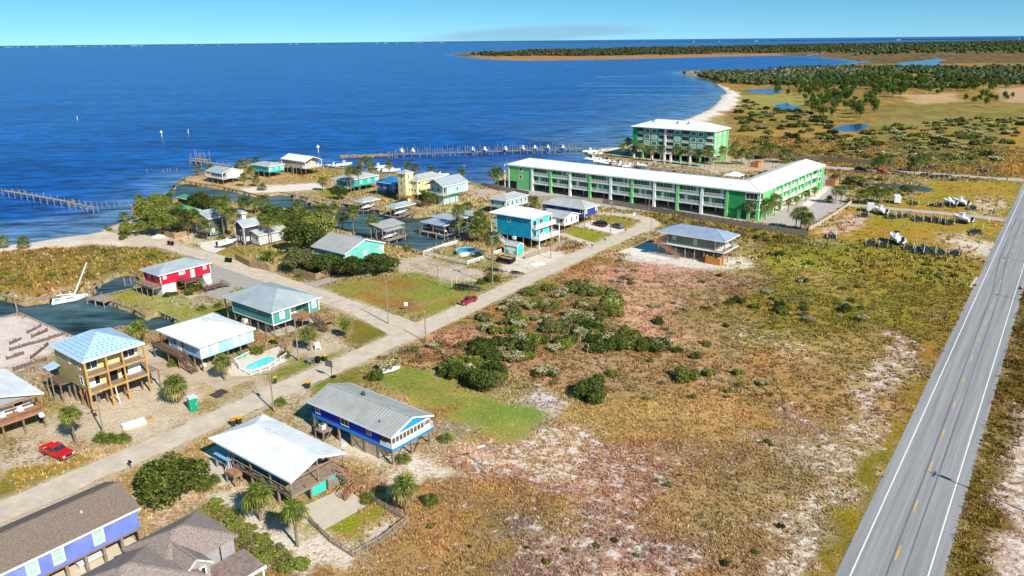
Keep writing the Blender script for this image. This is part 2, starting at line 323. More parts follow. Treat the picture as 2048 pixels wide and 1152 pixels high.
ZONES = [
 # whole land: dry olive / brown
 ([(-900, 2600), (-900, 40), (3600, 40), (3600, 2600)], DRY, OLV, .45, 2.5),
 # far right marsh and heath
 ([(1400, 130), (3600, 100), (3600, 460), (1640, 345), (1460, 300), (1450, 190)], GOLD, BRN, .5, 9),
 ([(1440, 200), (1640, 190), (1760, 250), (1640, 300), (1500, 280), (1470, 240)], (170, 140, 70), DK, .45, 8),
 ([(1480, 262), (1640, 255), (1760, 278), (1640, 292), (1480, 282)], (176, 136, 60), (150, 120, 80), .4, 7),
 ([(1480, 190), (1640, 188), (1650, 210), (1480, 214)], (146, 146, 78), (170, 140, 80), .4, 9),
 ([(1800, 190), (1900, 186), (1935, 203), (1830, 208)], (196, 160, 122), (170, 140, 100), .3, 9),
 ([(1990, 180), (2100, 170), (2100, 205), (2010, 205)], (190, 156, 120), (170, 140, 100), .3, 9),
 ([(1760, 215), (2100, 205), (2100, 330), (1900, 330), (1700, 290)], (160, 138, 76), (112, 104, 52), .5, 7),
 ([(2020, 250), (2048, 250), (2070, 345), (2000, 345)], (170, 134, 66), GOLD, .4, 6),
 ([(1600, 100), (1720, 100), (1860, 110), (1960, 100), (2048, 104), (2100, 125), (1900, 130), (1720, 128)], (166, 124, 88), (120, 96, 60), .4, 30),
 ([(900, 90), (1800, 78), (3600, 40), (3600, 120), (1700, 128), (1560, 113), (1200, 121), (980, 121), (890, 110)], (150, 108, 74), (66, 76, 40), .55, 45),
 ([(940, 111), (1200, 112), (1560, 106), (1560, 114), (1200, 122), (980, 122)], (176, 124, 84), (140, 104, 72), .4, 40),
 ([(1500, 84), (3600, 40), (3600, 100), (1700, 102), (1500, 96)], (60, 74, 38), (96, 90, 50), .3, 60),
 # trailer lot grass
 ([(1610, 470), (1700, 420), (1790, 400), (2040, 345), (2060, 380), (1960, 520), (1900, 515), (1640, 480)], (172, 138, 56), (142, 128, 44), .45, 5, -1),
 ([(1850, 362), (2040, 362), (2010, 432), (1860, 440), (1830, 410)], (176, 140, 60), (150, 138, 50), .4, 5, -1),
 ([(1735, 430), (1960, 440), (1950, 470), (1760, 470)], (158, 140, 46), (172, 138, 60), .4, 5, -1),
 ([(1640, 470), (1700, 425), (1735, 425), (1690, 470)], TAN, RED, .45, 3),
 ([(1900, 470), (1985, 470), (1965, 520), (1880, 500)], SAND, GOLD, .5, 3),
 ([(1950, 395), (2020, 395), (2000, 432), (1930, 425)], SAND, GOLD, .55, 3),
 # big field
 ([(1480, 480), (1900, 500), (1960, 520), (1880, 660), (1800, 740), (1600, 700), (1500, 640)], (158, 138, 54), (128, 118, 44), .5, 4),
 ([(1490, 510), (1560, 500), (1700, 560), (1660, 600), (1560, 580)], (150, 152, 48), (164, 138, 64), .45, 4),
 ([(1560, 520), (1680, 540), (1740, 600), (1640, 620)], (186, 156, 90), (146, 140, 50), .5, 4),
 ([(1560, 585), (1620, 590), (1620, 612), (1545, 605)], (104, 112, 36), OLV, .4, 3),
 ([(1140, 550), (1220, 522), (1300, 515), (1420, 540), (1470, 580), (1330, 590), (1200, 575)], PINK, (202, 150, 122), .45, 4),
 ([(1230, 600), (1330, 585), (1400, 640), (1440, 700), (1330, 680), (1250, 640)], (214, 172, 142), (194, 146, 110), .45, 4),
 ([(1380, 560), (1500, 550), (1480, 600), (1400, 605)], (178, 124, 98), (154, 120, 72), .5, 4),
 ([(760, 720), (960, 640), (1130, 590), (1240, 620), (1300, 700), (1250, 770), (1000, 760), (850, 720)], (176, 136, 96), (120, 106, 52), .5, 3.5),
 ([(830, 660), (1000, 640), (1000, 690), (860, 710)], (196, 154, 116), (160, 110, 80), .45, 3),
 ([(1000, 700), (1300, 690), (1430, 720), (1480, 790), (1240, 800), (1040, 790)], (188, 150, 110), (140, 116, 62), .45, 3),
 ([(1420, 660), (1700, 650), (1800, 700), (1700, 840), (1480, 760)], (190, 154, 92), (154, 126, 72), .5, 3, .12),
 ([(860, 900), (1120, 830), (1480, 770), (1780, 770), (1640, 1190), (480, 1190), (700, 1020)], (190, 156, 98), (138, 106, 70), .5, 2.4, .26),
 ([(1100, 800), (1480, 770), (1720, 780), (1720, 900), (1300, 930), (1120, 880)], (188, 156, 96), (150, 128, 68), .5, 2.5, .14),
 ([(1250, 900), (1640, 850), (1700, 900), (1620, 1190), (1400, 1190)], (180, 144, 98), (138, 106, 70), .5, 2.2, .2),
 ([(880, 930), (1090, 860), (1180, 870), (1340, 930), (1330, 1020), (1180, 1000), (1000, 1010)], (184, 152, 118), (132, 102, 84), .5, 2.2, .42),
 ([(700, 1030), (860, 930), (1000, 1000), (1040, 1190), (520, 1190)], (176, 144, 84), (142, 112, 76), .5, 2.4, .12),
 ([(880, 1010), (1060, 970), (1100, 1060), (1010, 1190), (850, 1190)], (168, 142, 74), (136, 108, 80), .5, 2.2, .16),
 ([(1040, 1060), (1300, 990), (1420, 1190), (1020, 1190)], (182, 146, 122), (128, 96, 84), .5, 2.2, .42),
 ([(1055, 850), (1180, 845), (1140, 940), (1060, 960), (950, 940)], (200, 170, 130), (150, 120, 84), .42, 2.5, .55),
 ([(1430, 645), (1550, 655), (1570, 690), (1460, 700)], (188, 154, 96), OLV, .5, 3, .4),
 ([(1550, 690), (1650, 685), (1650, 750), (1560, 745)], (188, 154, 96), DRY, .5, 3, .42),
 ([(1540, 830), (1620, 830), (1640, 900), (1560, 910)], (186, 160, 130), (140, 112, 92), .5, 2.5, .42),
 ([(1040, 790), (1100, 770), (1130, 800), (1090, 830)], (224, 206, 196), PURP, .4, 2.5),
 # sand strip by the highway verge
 ([(1780, 660), (1850, 690), (1830, 740), (1760, 860), (1700, 960), (1620, 1190), (1460, 1190), (1560, 1040), (1660, 880), (1720, 760)], (200, 172, 138), (152, 120, 84), .48, 2.2, .52),
 ([(1960, 520), (1985, 500), (1700, 1152), (1690, 1185), (1600, 1185), (1720, 960), (1840, 740), (1880, 640)], (132, 112, 30), (158, 128, 46), .45, 1.8, -1),
 ([(1900, 540), (1960, 530), (1930, 620), (1850, 700), (1830, 660)], (158, 128, 56), (132, 118, 40), .5, 2.5),
 ([(2048, 560), (2100, 560), (2100, 1200), (1870, 1200)], (124, 104, 36), (98, 80, 30), .45, 1.6),
 ([(2048, 830), (2200, 700), (2200, 1200), (1955, 1200)], (200, 172, 146), (140, 104, 84), .5, 2.2, .5),
 # green lawn behind the royal blue house
 ([(735, 742), (800, 722), (850, 735), (1000, 790), (1110, 825), (1050, 870), (930, 880), (880, 850), (800, 790)], (140, 148, 62), (170, 156, 86), .4, 2.2, -1),
 ([(600, 770), (720, 725), (760, 745), (700, 770), (640, 800)], (124, 130, 46), (146, 124, 64), .45, 2, -1),
 ([(930, 800), (1060, 815), (1090, 835), (1010, 850)], (130, 144, 60), (158, 150, 74), .3, 2, -1),
 ([(765, 745), (860, 745), (930, 775), (880, 790), (800, 780)], (132, 144, 64), (162, 150, 76), .35, 2, -1),
 ([(830, 800), (910, 810), (930, 835), (880, 848)], (164, 132, 70), (126, 112, 54), .5, 2),
 ([(880, 838), (950, 838), (950, 852), (900, 856)], (190, 172, 160), (130, 104, 90), .4, 2),
 ([(880, 880), (960, 870), (960, 910), (900, 930)], (184, 148, 108), SAND, .45, 2),
 # yards of the two front houses
 ([(830, 900), (890, 905), (930, 940), (880, 970), (800, 950), (700, 900), (640, 850), (680, 840)], SAND, (178, 146, 96), .38, 1.8, -1),
 ([(530, 790), (610, 775), (640, 800), (620, 840), (680, 880), (700, 920), (660, 900), (570, 830)], (206, 186, 160), (150, 126, 76), .45, 1.8, -1),
 ([(690, 900), (760, 900), (840, 960), (800, 990), (740, 950)], (222, 204, 184), (160, 136, 84), .4, 1.6, -1),
 ([(430, 985), (480, 975), (560, 1020), (600, 1060), (720, 1100), (700, 1140), (600, 1150), (520, 1090)], (226, 210, 192), (170, 140, 96), .32, 1.6, -1),
 ([(535, 1020), (600, 1010), (650, 1090), (560, 1040)], (128, 142, 40), SAND, .4, 1.5, -1),
 ([(650, 1060), (740, 1010), (770, 1030), (720, 1085), (680, 1085)], (128, 142, 34), (168, 140, 64), .35, 1.5, -1),
 ([(730, 1075), (790, 1030), (815, 1040), (720, 1105), (690, 1090)], SAND, (168, 140, 80), .35, 1.5),
 ([(260, 985), (330, 985), (420, 1000), (400, 1040), (300, 1060)], (216, 196, 172), (172, 130, 84), .42, 1.6, -1),
 ([(330, 960), (420, 985), (440, 1010), (340, 990)], (176, 132, 84), (206, 180, 150), .4, 1.6),
 ([(400, 1010), (440, 1000), (560, 1120), (640, 1180), (520, 1180), (440, 1060)], (130, 116, 40), (150, 110, 52), .5, 1.8),
 ([(0, 940), (110, 920), (220, 905), (180, 950), (0, 1010)], (132, 126, 50), (176, 148, 80), .5, 1.8),
 ([(0, 880), (80, 870), (110, 920), (0, 950)], (212, 196, 178), (160, 136, 92), .45, 1.8),
 ([(150, 925), (250, 890), (240, 870), (160, 900)], (150, 130, 66), TAN, .5, 1.8),
 ([(0, 870), (120, 820), (300, 780), (560, 720), (640, 690), (700, 700), (560, 800), (260, 890), (150, 900), (90, 880)], (208, 188, 162), (180, 156, 124), .42, 2.0, -1),
 ([(90, 760), (300, 690), (420, 730), (500, 760), (330, 870), (180, 860)], (212, 192, 166), (190, 166, 136), .38, 1.6, -1),
 ([(390, 770), (500, 760), (500, 820), (400, 830)], (196, 168, 128), (150, 126, 66), .5, 1.6, -1),
 ([(290, 720), (420, 700), (500, 720), (360, 790)], (206, 182, 154), (160, 140, 110), .35, 1.4, -1),
 ([(520, 750), (660, 690), (690, 705), (560, 772)], (116, 130, 38), (180, 156, 110), .4, 1.6, -1),
 ([(560, 690), (680, 660), (700, 700), (610, 710)], (206, 188, 166), (164, 140, 96), .45, 1.8, -1),
 ([(600, 630), (660, 620), (790, 660), (770, 680), (690, 690), (650, 660)], (130, 126, 46), (196, 178, 150), .42, 2, -1),
 ([(690, 640), (770, 640), (795, 660), (770, 690), (720, 690)], (120, 124, 44), (140, 116, 54), .5, 2, -1),
 # sand lot of the left
 ([(-100, 620), (38, 626), (140, 670), (110, 730), (0, 760), (-100, 760)], (226, 208, 198), (214, 194, 182), .4, 3, -1),
 ([(0, 735), (100, 715), (110, 790), (60, 790), (0, 770)], (190, 166, 140), (140, 112, 80), .45, 2),
 # marsh left
 ([(-300, 520), (0, 500), (240, 485), (330, 490), (360, 520), (290, 545), (200, 560), (60, 600), (-300, 600)], (164, 136, 66), (126, 108, 48), .5, 3),
 ([(0, 500), (220, 490), (230, 512), (0, 540)], (150, 120, 66), (120, 108, 48), .5, 3),
 ([(-100, 470), (60, 477), (180, 462), (240, 468), (300, 492), (200, 490), (60, 498), (-100, 515)], (228, 214, 198), (206, 188, 166), .35, 2, -1),
 ([(190, 455), (262, 428), (300, 455), (420, 470), (430, 490), (300, 480), (210, 462)], (214, 198, 178), (160, 140, 110), .4, 2, -1),
 ([(0, 590), (90, 585), (140, 570), (100, 598), (40, 602)], (206, 186, 152), (164, 142, 90), .45, 2),
 # red house lawn and plots behind
 ([(215, 590), (270, 575), (330, 590), (420, 600), (480, 600), (520, 630), (440, 640), (370, 640), (300, 625), (270, 615)], (146, 144, 52), (186, 166, 120), .45, 2.2, -1),
 ([(290, 660), (350, 640), (470, 650), (320, 680)], (170, 140, 104), (140, 120, 80), .4, 2),
 ([(360, 590), (450, 580), (440, 610), (400, 610)], (206, 190, 166), (150, 130, 80), .45, 2),
 ([(400, 495), (490, 490), (520, 500), (500, 515), (420, 512)], (164, 132, 70), (150, 132, 66), .4, 2.5, -1),
 ([(300, 470), (380, 462), (420, 480), (360, 495), (320, 490)], (214, 196, 172), (180, 150, 110), .4, 2),
 ([(560, 500), (650, 520), (660, 565), (600, 555)], (170, 124, 80), (120, 110, 60), .45, 2.5),
 # lawn in the crook of the two streets
 ([(650, 575), (720, 555), (840, 545), (960, 570), (980, 590), (880, 628), (830, 632), (700, 600)], (136, 144, 58), (160, 136, 70), .42, 3, -1),
 ([(760, 560), (840, 553), (850, 570), (780, 578)], (176, 112, 66), (146, 134, 54), .45, 3, -1),
 ([(690, 590), (800, 590), (870, 610), (850, 625), (740, 605)], (172, 112, 70), (150, 128, 56), .45, 3, -1),
 ([(840, 605), (920, 590), (930, 600), (880, 628)], (184, 126, 92), (206, 170, 140), .4, 3, -1),
 ([(860, 610), (960, 575), (1010, 565), (940, 612), (870, 628)], (146, 140, 54), (170, 140, 70), .5, 3, -1),
 ([(780, 520), (860, 505), (960, 540), (1000, 560), (930, 565), (800, 545)], (208, 192, 172), (164, 136, 92), .42, 2.5, -1),
 ([(850, 490), (930, 480), (1000, 510), (960, 530), (880, 510)], (190, 170, 134), (150, 136, 70), .45, 2.5),
 ([(1010, 520), (1100, 490), (1190, 500), (1130, 530), (1060, 550), (1000, 545)], (226, 212, 196), (170, 144, 104), .35, 2.5, -1),
 ([(1110, 490), (1190, 485), (1200, 505), (1130, 505)], (168, 134, 92), (130, 108, 66), .4, 2.5),
 ([(1130, 470), (1160, 455), (1260, 480), (1240, 495), (1170, 488)], (140, 146, 44), (160, 140, 64), .35, 3, -1),
 ([(1205, 435), (1240, 432), (1285, 455), (1270, 462), (1200, 450)], (142, 140, 46), (160, 140, 64), .4, 3, -1),
 ([(1280, 420), (1640, 470), (1600, 500), (1480, 480), (1290, 450)], (150, 126, 60), (120, 106, 50), .5, 3),
 ([(1220, 520), (1300, 490), (1460, 530), (1440, 545), (1280, 525)], (222, 212, 200), (170, 150, 110), .35, 2.5, -1),
 ([(1440, 525), (1500, 510), (1500, 540), (1440, 545)], (220, 206, 190), (160, 150, 70), .4, 2.5),
 ([(880, 640), (1150, 530), (1230, 510), (1240, 530), (1140, 560), (900, 660)], (150, 124, 56), (176, 136, 84), .5, 2.5),
 # houses round the canal
 ([(780, 400), (930, 400), (990, 380), (1000, 400), (940, 430), (850, 425)], (200, 176, 136), (150, 138, 70), .45, 3),
 ([(930, 365), (1010, 385), (1000, 400), (930, 395)], (196, 178, 156), (170, 146, 110), .4, 3),
 ([(360, 360), (420, 348), (560, 350), (640, 345), (700, 370), (650, 395), (560, 385), (520, 390)], (196, 166, 122), (160, 130, 84), .42, 3, -1),
 ([(560, 345), (680, 340), (690, 358), (600, 360)], (186, 146, 76), (168, 140, 84), .4, 3),
 ([(480, 375), (580, 368), (640, 365), (650, 378), (560, 383)], (226, 214, 202), (196, 170, 130), .3, 3, -1),
 ([(622, 385), (690, 375), (705, 392), (640, 398)], (120, 140, 48), (160, 140, 70), .35, 3, -1),
 ([(1230, 290), (1300, 270), (1420, 215), (1450, 185), (1430, 165), (1480, 185), (1470, 215), (1400, 245), (1290, 300), (1180, 305)], (232, 220, 206), (214, 196, 176), .3, 5),
 ([(1170, 300), (1240, 315), (1450, 345), (1560, 340), (1560, 315), (1300, 310)], (196, 176, 148), (164, 142, 100), .4, 4, -1),
]
rgbA = np.tile(s2l(DRY), (gx.size, 1)); rgbB = np.tile(s2l(OLV), (gx.size, 1)); kB = np.full(gx.size, .5); gsz = np.full(gx.size, 2.5)
snd = np.full(gx.size, .05); mown = np.zeros(gx.size)
for zn in ZONES:
    pts, a, b, k, g = zn[:5]; sd_ = zn[5] if len(zn) > 5 else .05
    pg = poly(pts); x0, y0 = pg.min(0) - 8; x1, y1 = pg.max(0) + 8
    ii = np.where((sx_ > x0) & (sx_ < x1) & (sy_ > y0) & (sy_ < y1))[0]
    if not len(ii): continue
    fz_ = 2.2 if (pg[:, 1].mean() < 230 and abs(k - .5) < .06 and sd_ >= 0) else 1.5 if pg[:, 1].mean() < 160 else 1.0; amp = g * 1.6 * fz_; w = np.zeros(len(ii))
    px_ = sx_[ii] + amp * (fbm(sx_[ii], sy_[ii], g * 2.4, 4, 21) - 0.5) * 2; py_ = sy_[ii] + amp * (fbm(sx_[ii], sy_[ii], g * 2.4, 4, 57) - 0.5) * 2
    for q in range(6):
        w += inside(px_ + math.cos(q * 1.047) * g * .55 * fz_ * (.4 + .6 * (q % 2)), py_ + math.sin(q * 1.047) * g * .55 * fz_ * (.4 + .6 * (q % 2)), pg) / 6
    W1 = w[:, None]
    rgbA[ii] = rgbA[ii] * (1 - W1) + np.array(s2l(a)) * W1; rgbB[ii] = rgbB[ii] * (1 - W1) + np.array(s2l(b)) * W1
    kB[ii] = kB[ii] * (1 - w) + k * w; gsz[ii] = gsz[ii] * (1 - w) + g * w; snd[ii] = snd[ii] * (1 - w) + max(0, sd_) * w; mown[ii] = mown[ii] * (1 - w) + (sd_ < 0) * w
# drifted sand along the street edges
for line, hw_ in ((STREET_PX, 2.9), (SIDE_PX, 3.1)):
    lw = poly(line); near = np.where((np.hypot(sx_, sy_) < 330))[0]; dd = np.full(len(near), 1e9)
    for (ax, ay), (cx, cy) in zip(lw, lw[1:]):
        dx, dy = cx - ax, cy - ay; t0_ = np.clip(((sx_[near] - ax) * dx + (sy_[near] - ay) * dy) / (dx * dx + dy * dy), 0, 1); dd = np.minimum(dd, np.hypot(sx_[near] - ax - t0_ * dx, sy_[near] - ay - t0_ * dy))
    w = np.clip((hw_ + .3 + 2.2 * fbm(sx_[near], sy_[near], 7, 3, 41) - dd) / .8, 0, 1) * .75; W1 = w[:, None]; rgbA[near] = rgbA[near] * (1 - W1) + np.array(s2l((206, 186, 160))) * W1; kB[near] = kB[near] * (1 - w) + .3 * w; mown[near] = np.maximum(mown[near], w)
# broad patchiness: the share of colour B drifts across each zone
kB = np.clip(kB + (fbm(sx_, sy_, 9.0, 4, 80) - 0.5) * 0.7 + (fbm(sx_, sy_, 70.0, 3, 83) - 0.5) * 0.25, 0.02, 0.98)
# wet sand at the waterline
wet = np.clip(1 - (gz + 1.05) / 0.25, 0, 1) * (gz < -0.3)
rgbA *= (1 - 0.45 * wet)[:, None]; rgbB *= (1 - 0.45 * wet)[:, None]
# faint hue drift
dv = 0.86 + 0.28 * fbm(sx_, sy_, 5.0, 5, 90); rgbA *= dv[:, None]; rgbB *= dv[:, None]
h1_ = (fbm(sx_, sy_, 4.5, 4, 130) - .5)[:, None]; h2_ = (fbm(sx_, sy_, 17, 4, 140) - .5)[:, None]; hv = (1 + h1_ * np.array([.3, .1, -.22])) * (1 + h2_ * np.array([-.45, .15, -.2])); wA = np.clip((rgbA.mean(1) - .3) / .2, 0, 1)[:, None]; rgbA *= hv * (1 - wA) + wA; rgbB *= hv * (1 - wA) + wA
idx = np.arange(nr * nc).reshape(nr, nc)
F = np.stack([idx[:-1, :-1], idx[:-1, 1:], idx[1:, 1:], idx[1:, :-1]], -1).reshape(-1, 4)[:, ::-1]
keep = (gz[F] > -2.99).any(1)
gm = bpy.data.materials.new('soil_and_plant_cover'); gm.use_nodes = True; t = gm.node_tree; b = t.nodes['Principled BSDF']
b.inputs['Roughness'].default_value = 0.95; b.inputs['Specular IOR Level'].default_value = 0.08
geo = nn(t, 'ShaderNodeNewGeometry'); aA = nn(t, 'ShaderNodeAttribute', attribute_name='ColA'); aB = nn(t, 'ShaderNodeAttribute', attribute_name='ColB'); aK = nn(t, 'ShaderNodeAttribute', attribute_name='share')
aG = nn(t, 'ShaderNodeAttribute', attribute_name='sand')
def gmath(op, a, b=None, clamp=False):
    n = t.nodes.new('ShaderNodeMath'); n.operation = op; n.use_clamp = clamp
    for i, v in enumerate((a, b)):
        if v is None: continue
        if isinstance(v, (int, float)): n.inputs[i].default_value = v
        else: t.links.new(v, n.inputs[i])
    return n.outputs[0]
n1 = nn(t, 'ShaderNodeTexNoise'); n1.inputs['Scale'].default_value = 1.8; n1.inputs['Detail'].default_value = 5; n1.inputs['Roughness'].default_value = 0.72
t.links.new(geo.outputs['Position'], n1.inputs['Vector'])
n2 = nn(t, 'ShaderNodeTexNoise'); n2.inputs['Scale'].default_value = 0.35; n2.inputs['Detail'].default_value = 3; n2.inputs['Roughness'].default_value = 0.7; t.links.new(geo.outputs['Position'], n2.inputs['Vector'])
s = gmath('ADD', gmath('MULTIPLY', n1.outputs['Fac'], 0.65), gmath('MULTIPLY', n2.outputs['Fac'], 0.35))
# noise is centred on .5 with a narrow spread: stretch, then compare with the share of B
s = gmath('ADD', gmath('MULTIPLY', gmath('SUBTRACT', s, 0.5), 3.4), 0.5)
fac = gmath('MULTIPLY', gmath('ADD', gmath('SUBTRACT', aK.outputs['Fac'], s), 0.18), 2.8, clamp=True)
mixc = nn(t, 'ShaderNodeMixRGB'); t.links.new(fac, mixc.inputs['Fac']); t.links.new(aA.outputs['Color'], mixc.inputs['Color1']); t.links.new(aB.outputs['Color'], mixc.inputs['Color2'])
n5 = nn(t, 'ShaderNodeTexNoise'); n5.inputs['Scale'].default_value = 0.5; n5.inputs['Detail'].default_value = 6; n5.inputs['Roughness'].default_value = 0.74; t.links.new(geo.outputs['Position'], n5.inputs['Vector'])
sf = gmath('MULTIPLY', gmath('ADD', gmath('SUBTRACT', aG.outputs['Fac'], gmath('ADD', gmath('MULTIPLY', gmath('SUBTRACT', n5.outputs['Fac'], 0.5), 3.0), 0.5)), 0.1), 3.2, clamp=True)
msd = nn(t, 'ShaderNodeMixRGB'); t.links.new(sf, msd.inputs['Fac']); t.links.new(mixc.outputs['Color'], msd.inputs['Color1']); msd.inputs['Color2'].default_value = (*s2l((228, 212, 198)), 1); mixc = msd
n3 = nn(t, 'ShaderNodeTexNoise'); n3.inputs['Scale'].default_value = 5.0; n3.inputs['Detail'].default_value = 2; t.links.new(geo.outputs['Position'], n3.inputs['Vector'])
vv = nn(t, 'ShaderNodeMapRange'); vv.inputs['From Min'].default_value = 0.3; vv.inputs['From Max'].default_value = 0.7; vv.inputs['To Min'].default_value = 0.72; vv.inputs['To Max'].default_value = 1.22; t.links.new(n3.outputs['Fac'], vv.inputs['Value'])
mu = nn(t, 'ShaderNodeMixRGB', blend_type='MULTIPLY'); mu.inputs['Fac'].default_value = 1; t.links.new(mixc.outputs['Color'], mu.inputs['Color1']); t.links.new(vv.outputs[0], mu.inputs['Color2'])
t.links.new(mu.outputs['Color'], b.inputs['Base Color'])
bp = nn(t, 'ShaderNodeBump'); bp.inputs['Strength'].default_value = 0.8; bp.inputs['Distance'].default_value = 0.18; t.links.new(s, bp.inputs['Height']); t.links.new(bp.outputs['Normal'], b.inputs['Normal'])
ground = link('ground', np_mesh('ground', np.c_[gx, gy, gz], F[keep], 4, {'ColA': rgbA, 'ColB': rgbB, 'share': kB, 'sand': snd}, smooth=True), gm); ground['kind'] = 'structure'
# lookup of the ground's colours for the plants that grow on it
def ground_at(x, y):
    r = np.hypot(x, y); th = np.arctan2(x, y)
    ri = np.clip(np.searchsorted(rs, r), 0, nr - 1); ti = np.clip(np.round((th - ths[0]) / (ths[1] - ths[0])).astype(int), 0, nc - 1)
    k = ri * nc + ti
    return k

# ---- water: one sheet to the horizon; paler over the shallows
wr = [40.0]
while wr[-1] < 70000: wr.append(wr[-1] * (1.014 if wr[-1] < 3000 else 1.06))
wr = np.array(wr); wt = np.radians(np.arange(-50, 50.01, 0.5))
T2, R2 = np.meshgrid(wt, wr); wx = (R2 * np.sin(T2)).ravel(); wy = (R2 * np.cos(T2)).ravel()
dW, _, _, fW = edge_dist(wx, wy, coast_w, fl)
sh = np.exp(-dW / 16.0) * 0.55
sh = np.maximum(sh, np.exp(-dW / 60.0) * 0.5 * (fW == 1) * (wy > 150) * (wy < 900))
inC = np.zeros(wx.shape, bool)
for pg in canal_ws: inC |= inside(wx, wy, pg)
# sand bars off the far beach
bar = poly([(1150, 172), (1200, 150), (1370, 146), (1440, 190), (1400, 215), (1250, 205)]); b_in = inside(wx, wy, bar)
ux = wx * math.cos(0.5) + wy * math.sin(0.5)
sh = np.where(b_in, np.maximum(sh, np.clip((fbm(wx * 0.06 - wy * 0.25, wy + wx * .25, 26, 3, 31) - 0.5) * 2.4, 0, .5)), sh)
mudd = np.where(inC, 1.0, 0.0)
idx = np.arange(len(wr) * len(wt)).reshape(len(wr), len(wt)); Fw = np.stack([idx[:-1, :-1], idx[:-1, 1:], idx[1:, 1:], idx[1:, :-1]], -1).reshape(-1, 4)[:, ::-1]
wmx = bpy.data.materials.new('bay_water'); wmx.use_nodes = True; t = wmx.node_tree; b = t.nodes['Principled BSDF']
geo = nn(t, 'ShaderNodeNewGeometry'); aS = nn(t, 'ShaderNodeAttribute', attribute_name='shallow'); aM = nn(t, 'ShaderNodeAttribute', attribute_name='mud')
def wave(scale, stretch, rot, detail):
    m_ = nn(t, 'ShaderNodeMapping'); m_.inputs['Rotation'].default_value = (0, 0, rot); m_.inputs['Scale'].default_value = (scale * stretch, scale, 1)
    n_ = nn(t, 'ShaderNodeTexNoise'); n_.inputs['Scale'].default_value = 1.0; n_.inputs['Detail'].default_value = detail; n_.inputs['Roughness'].default_value = 0.6
    t.links.new(geo.outputs['Position'], m_.inputs['Vector']); t.links.new(m_.outputs[0], n_.inputs['Vector']); return n_.outputs['Fac']
w1 = wave(0.3, 0.3, 0.25, 4); w2 = wave(0.13, 0.36, 0.2, 4); w3 = wave(0.02, 0.3, 0.1, 5)
c1 = nn(t, 'ShaderNodeMixRGB'); c1.inputs['Color1'].default_value = (*s2l((2, 44, 112)), 1); c1.inputs['Color2'].default_value = (*s2l((4, 76, 150)), 1)
r1 = nn(t, 'ShaderNodeMapRange'); r1.inputs['From Min'].default_value = 0.3; r1.inputs['From Max'].default_value = 0.7; t.links.new(w3, r1.inputs['Value']); t.links.new(r1.outputs[0], c1.inputs['Fac'])
c2 = nn(t, 'ShaderNodeMixRGB'); t.links.new(aS.outputs['Fac'], c2.inputs['Fac']); t.links.new(c1.outputs['Color'], c2.inputs['Color1']); c2.inputs['Color2'].default_value = (*s2l((112, 140, 140)), 1)
c3 = nn(t, 'ShaderNodeMixRGB'); t.links.new(aM.outputs['Fac'], c3.inputs['Fac']); t.links.new(c2.outputs['Color'], c3.inputs['Color1']); c3.inputs['Color2'].default_value = (*s2l((56, 78, 84)), 1)
# light and dark of the wavelet facets, multiplied into the water colour
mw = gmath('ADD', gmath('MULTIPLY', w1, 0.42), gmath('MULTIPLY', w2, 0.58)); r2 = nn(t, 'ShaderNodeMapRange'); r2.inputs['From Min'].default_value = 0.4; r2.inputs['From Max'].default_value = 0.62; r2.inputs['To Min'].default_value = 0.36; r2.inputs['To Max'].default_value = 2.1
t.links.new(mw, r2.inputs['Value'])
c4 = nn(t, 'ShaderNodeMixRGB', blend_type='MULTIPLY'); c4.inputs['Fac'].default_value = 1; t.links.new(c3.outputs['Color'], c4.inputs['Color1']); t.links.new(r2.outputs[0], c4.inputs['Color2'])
t.links.new(c4.outputs['Color'], b.inputs['Base Color']); b.inputs['Roughness'].default_value = 0.22; b.inputs['IOR'].default_value = 1.33; b.inputs['Specular IOR Level'].default_value = 0.03
bp = nn(t, 'ShaderNodeBump'); bp.inputs['Strength'].default_value = 0.5; bp.inputs['Distance'].default_value = 0.5; t.links.new(mw, bp.inputs['Height']); t.links.new(bp.outputs['Normal'], b.inputs['Normal'])
bay = link('bay_water', np_mesh('bay_water', np.c_[wx, wy, np.full(wx.size, WZ)], Fw, 4, {'shallow': np.clip(sh, 0, 1), 'mud': mudd}), wmx); bay['kind'] = 'structure'
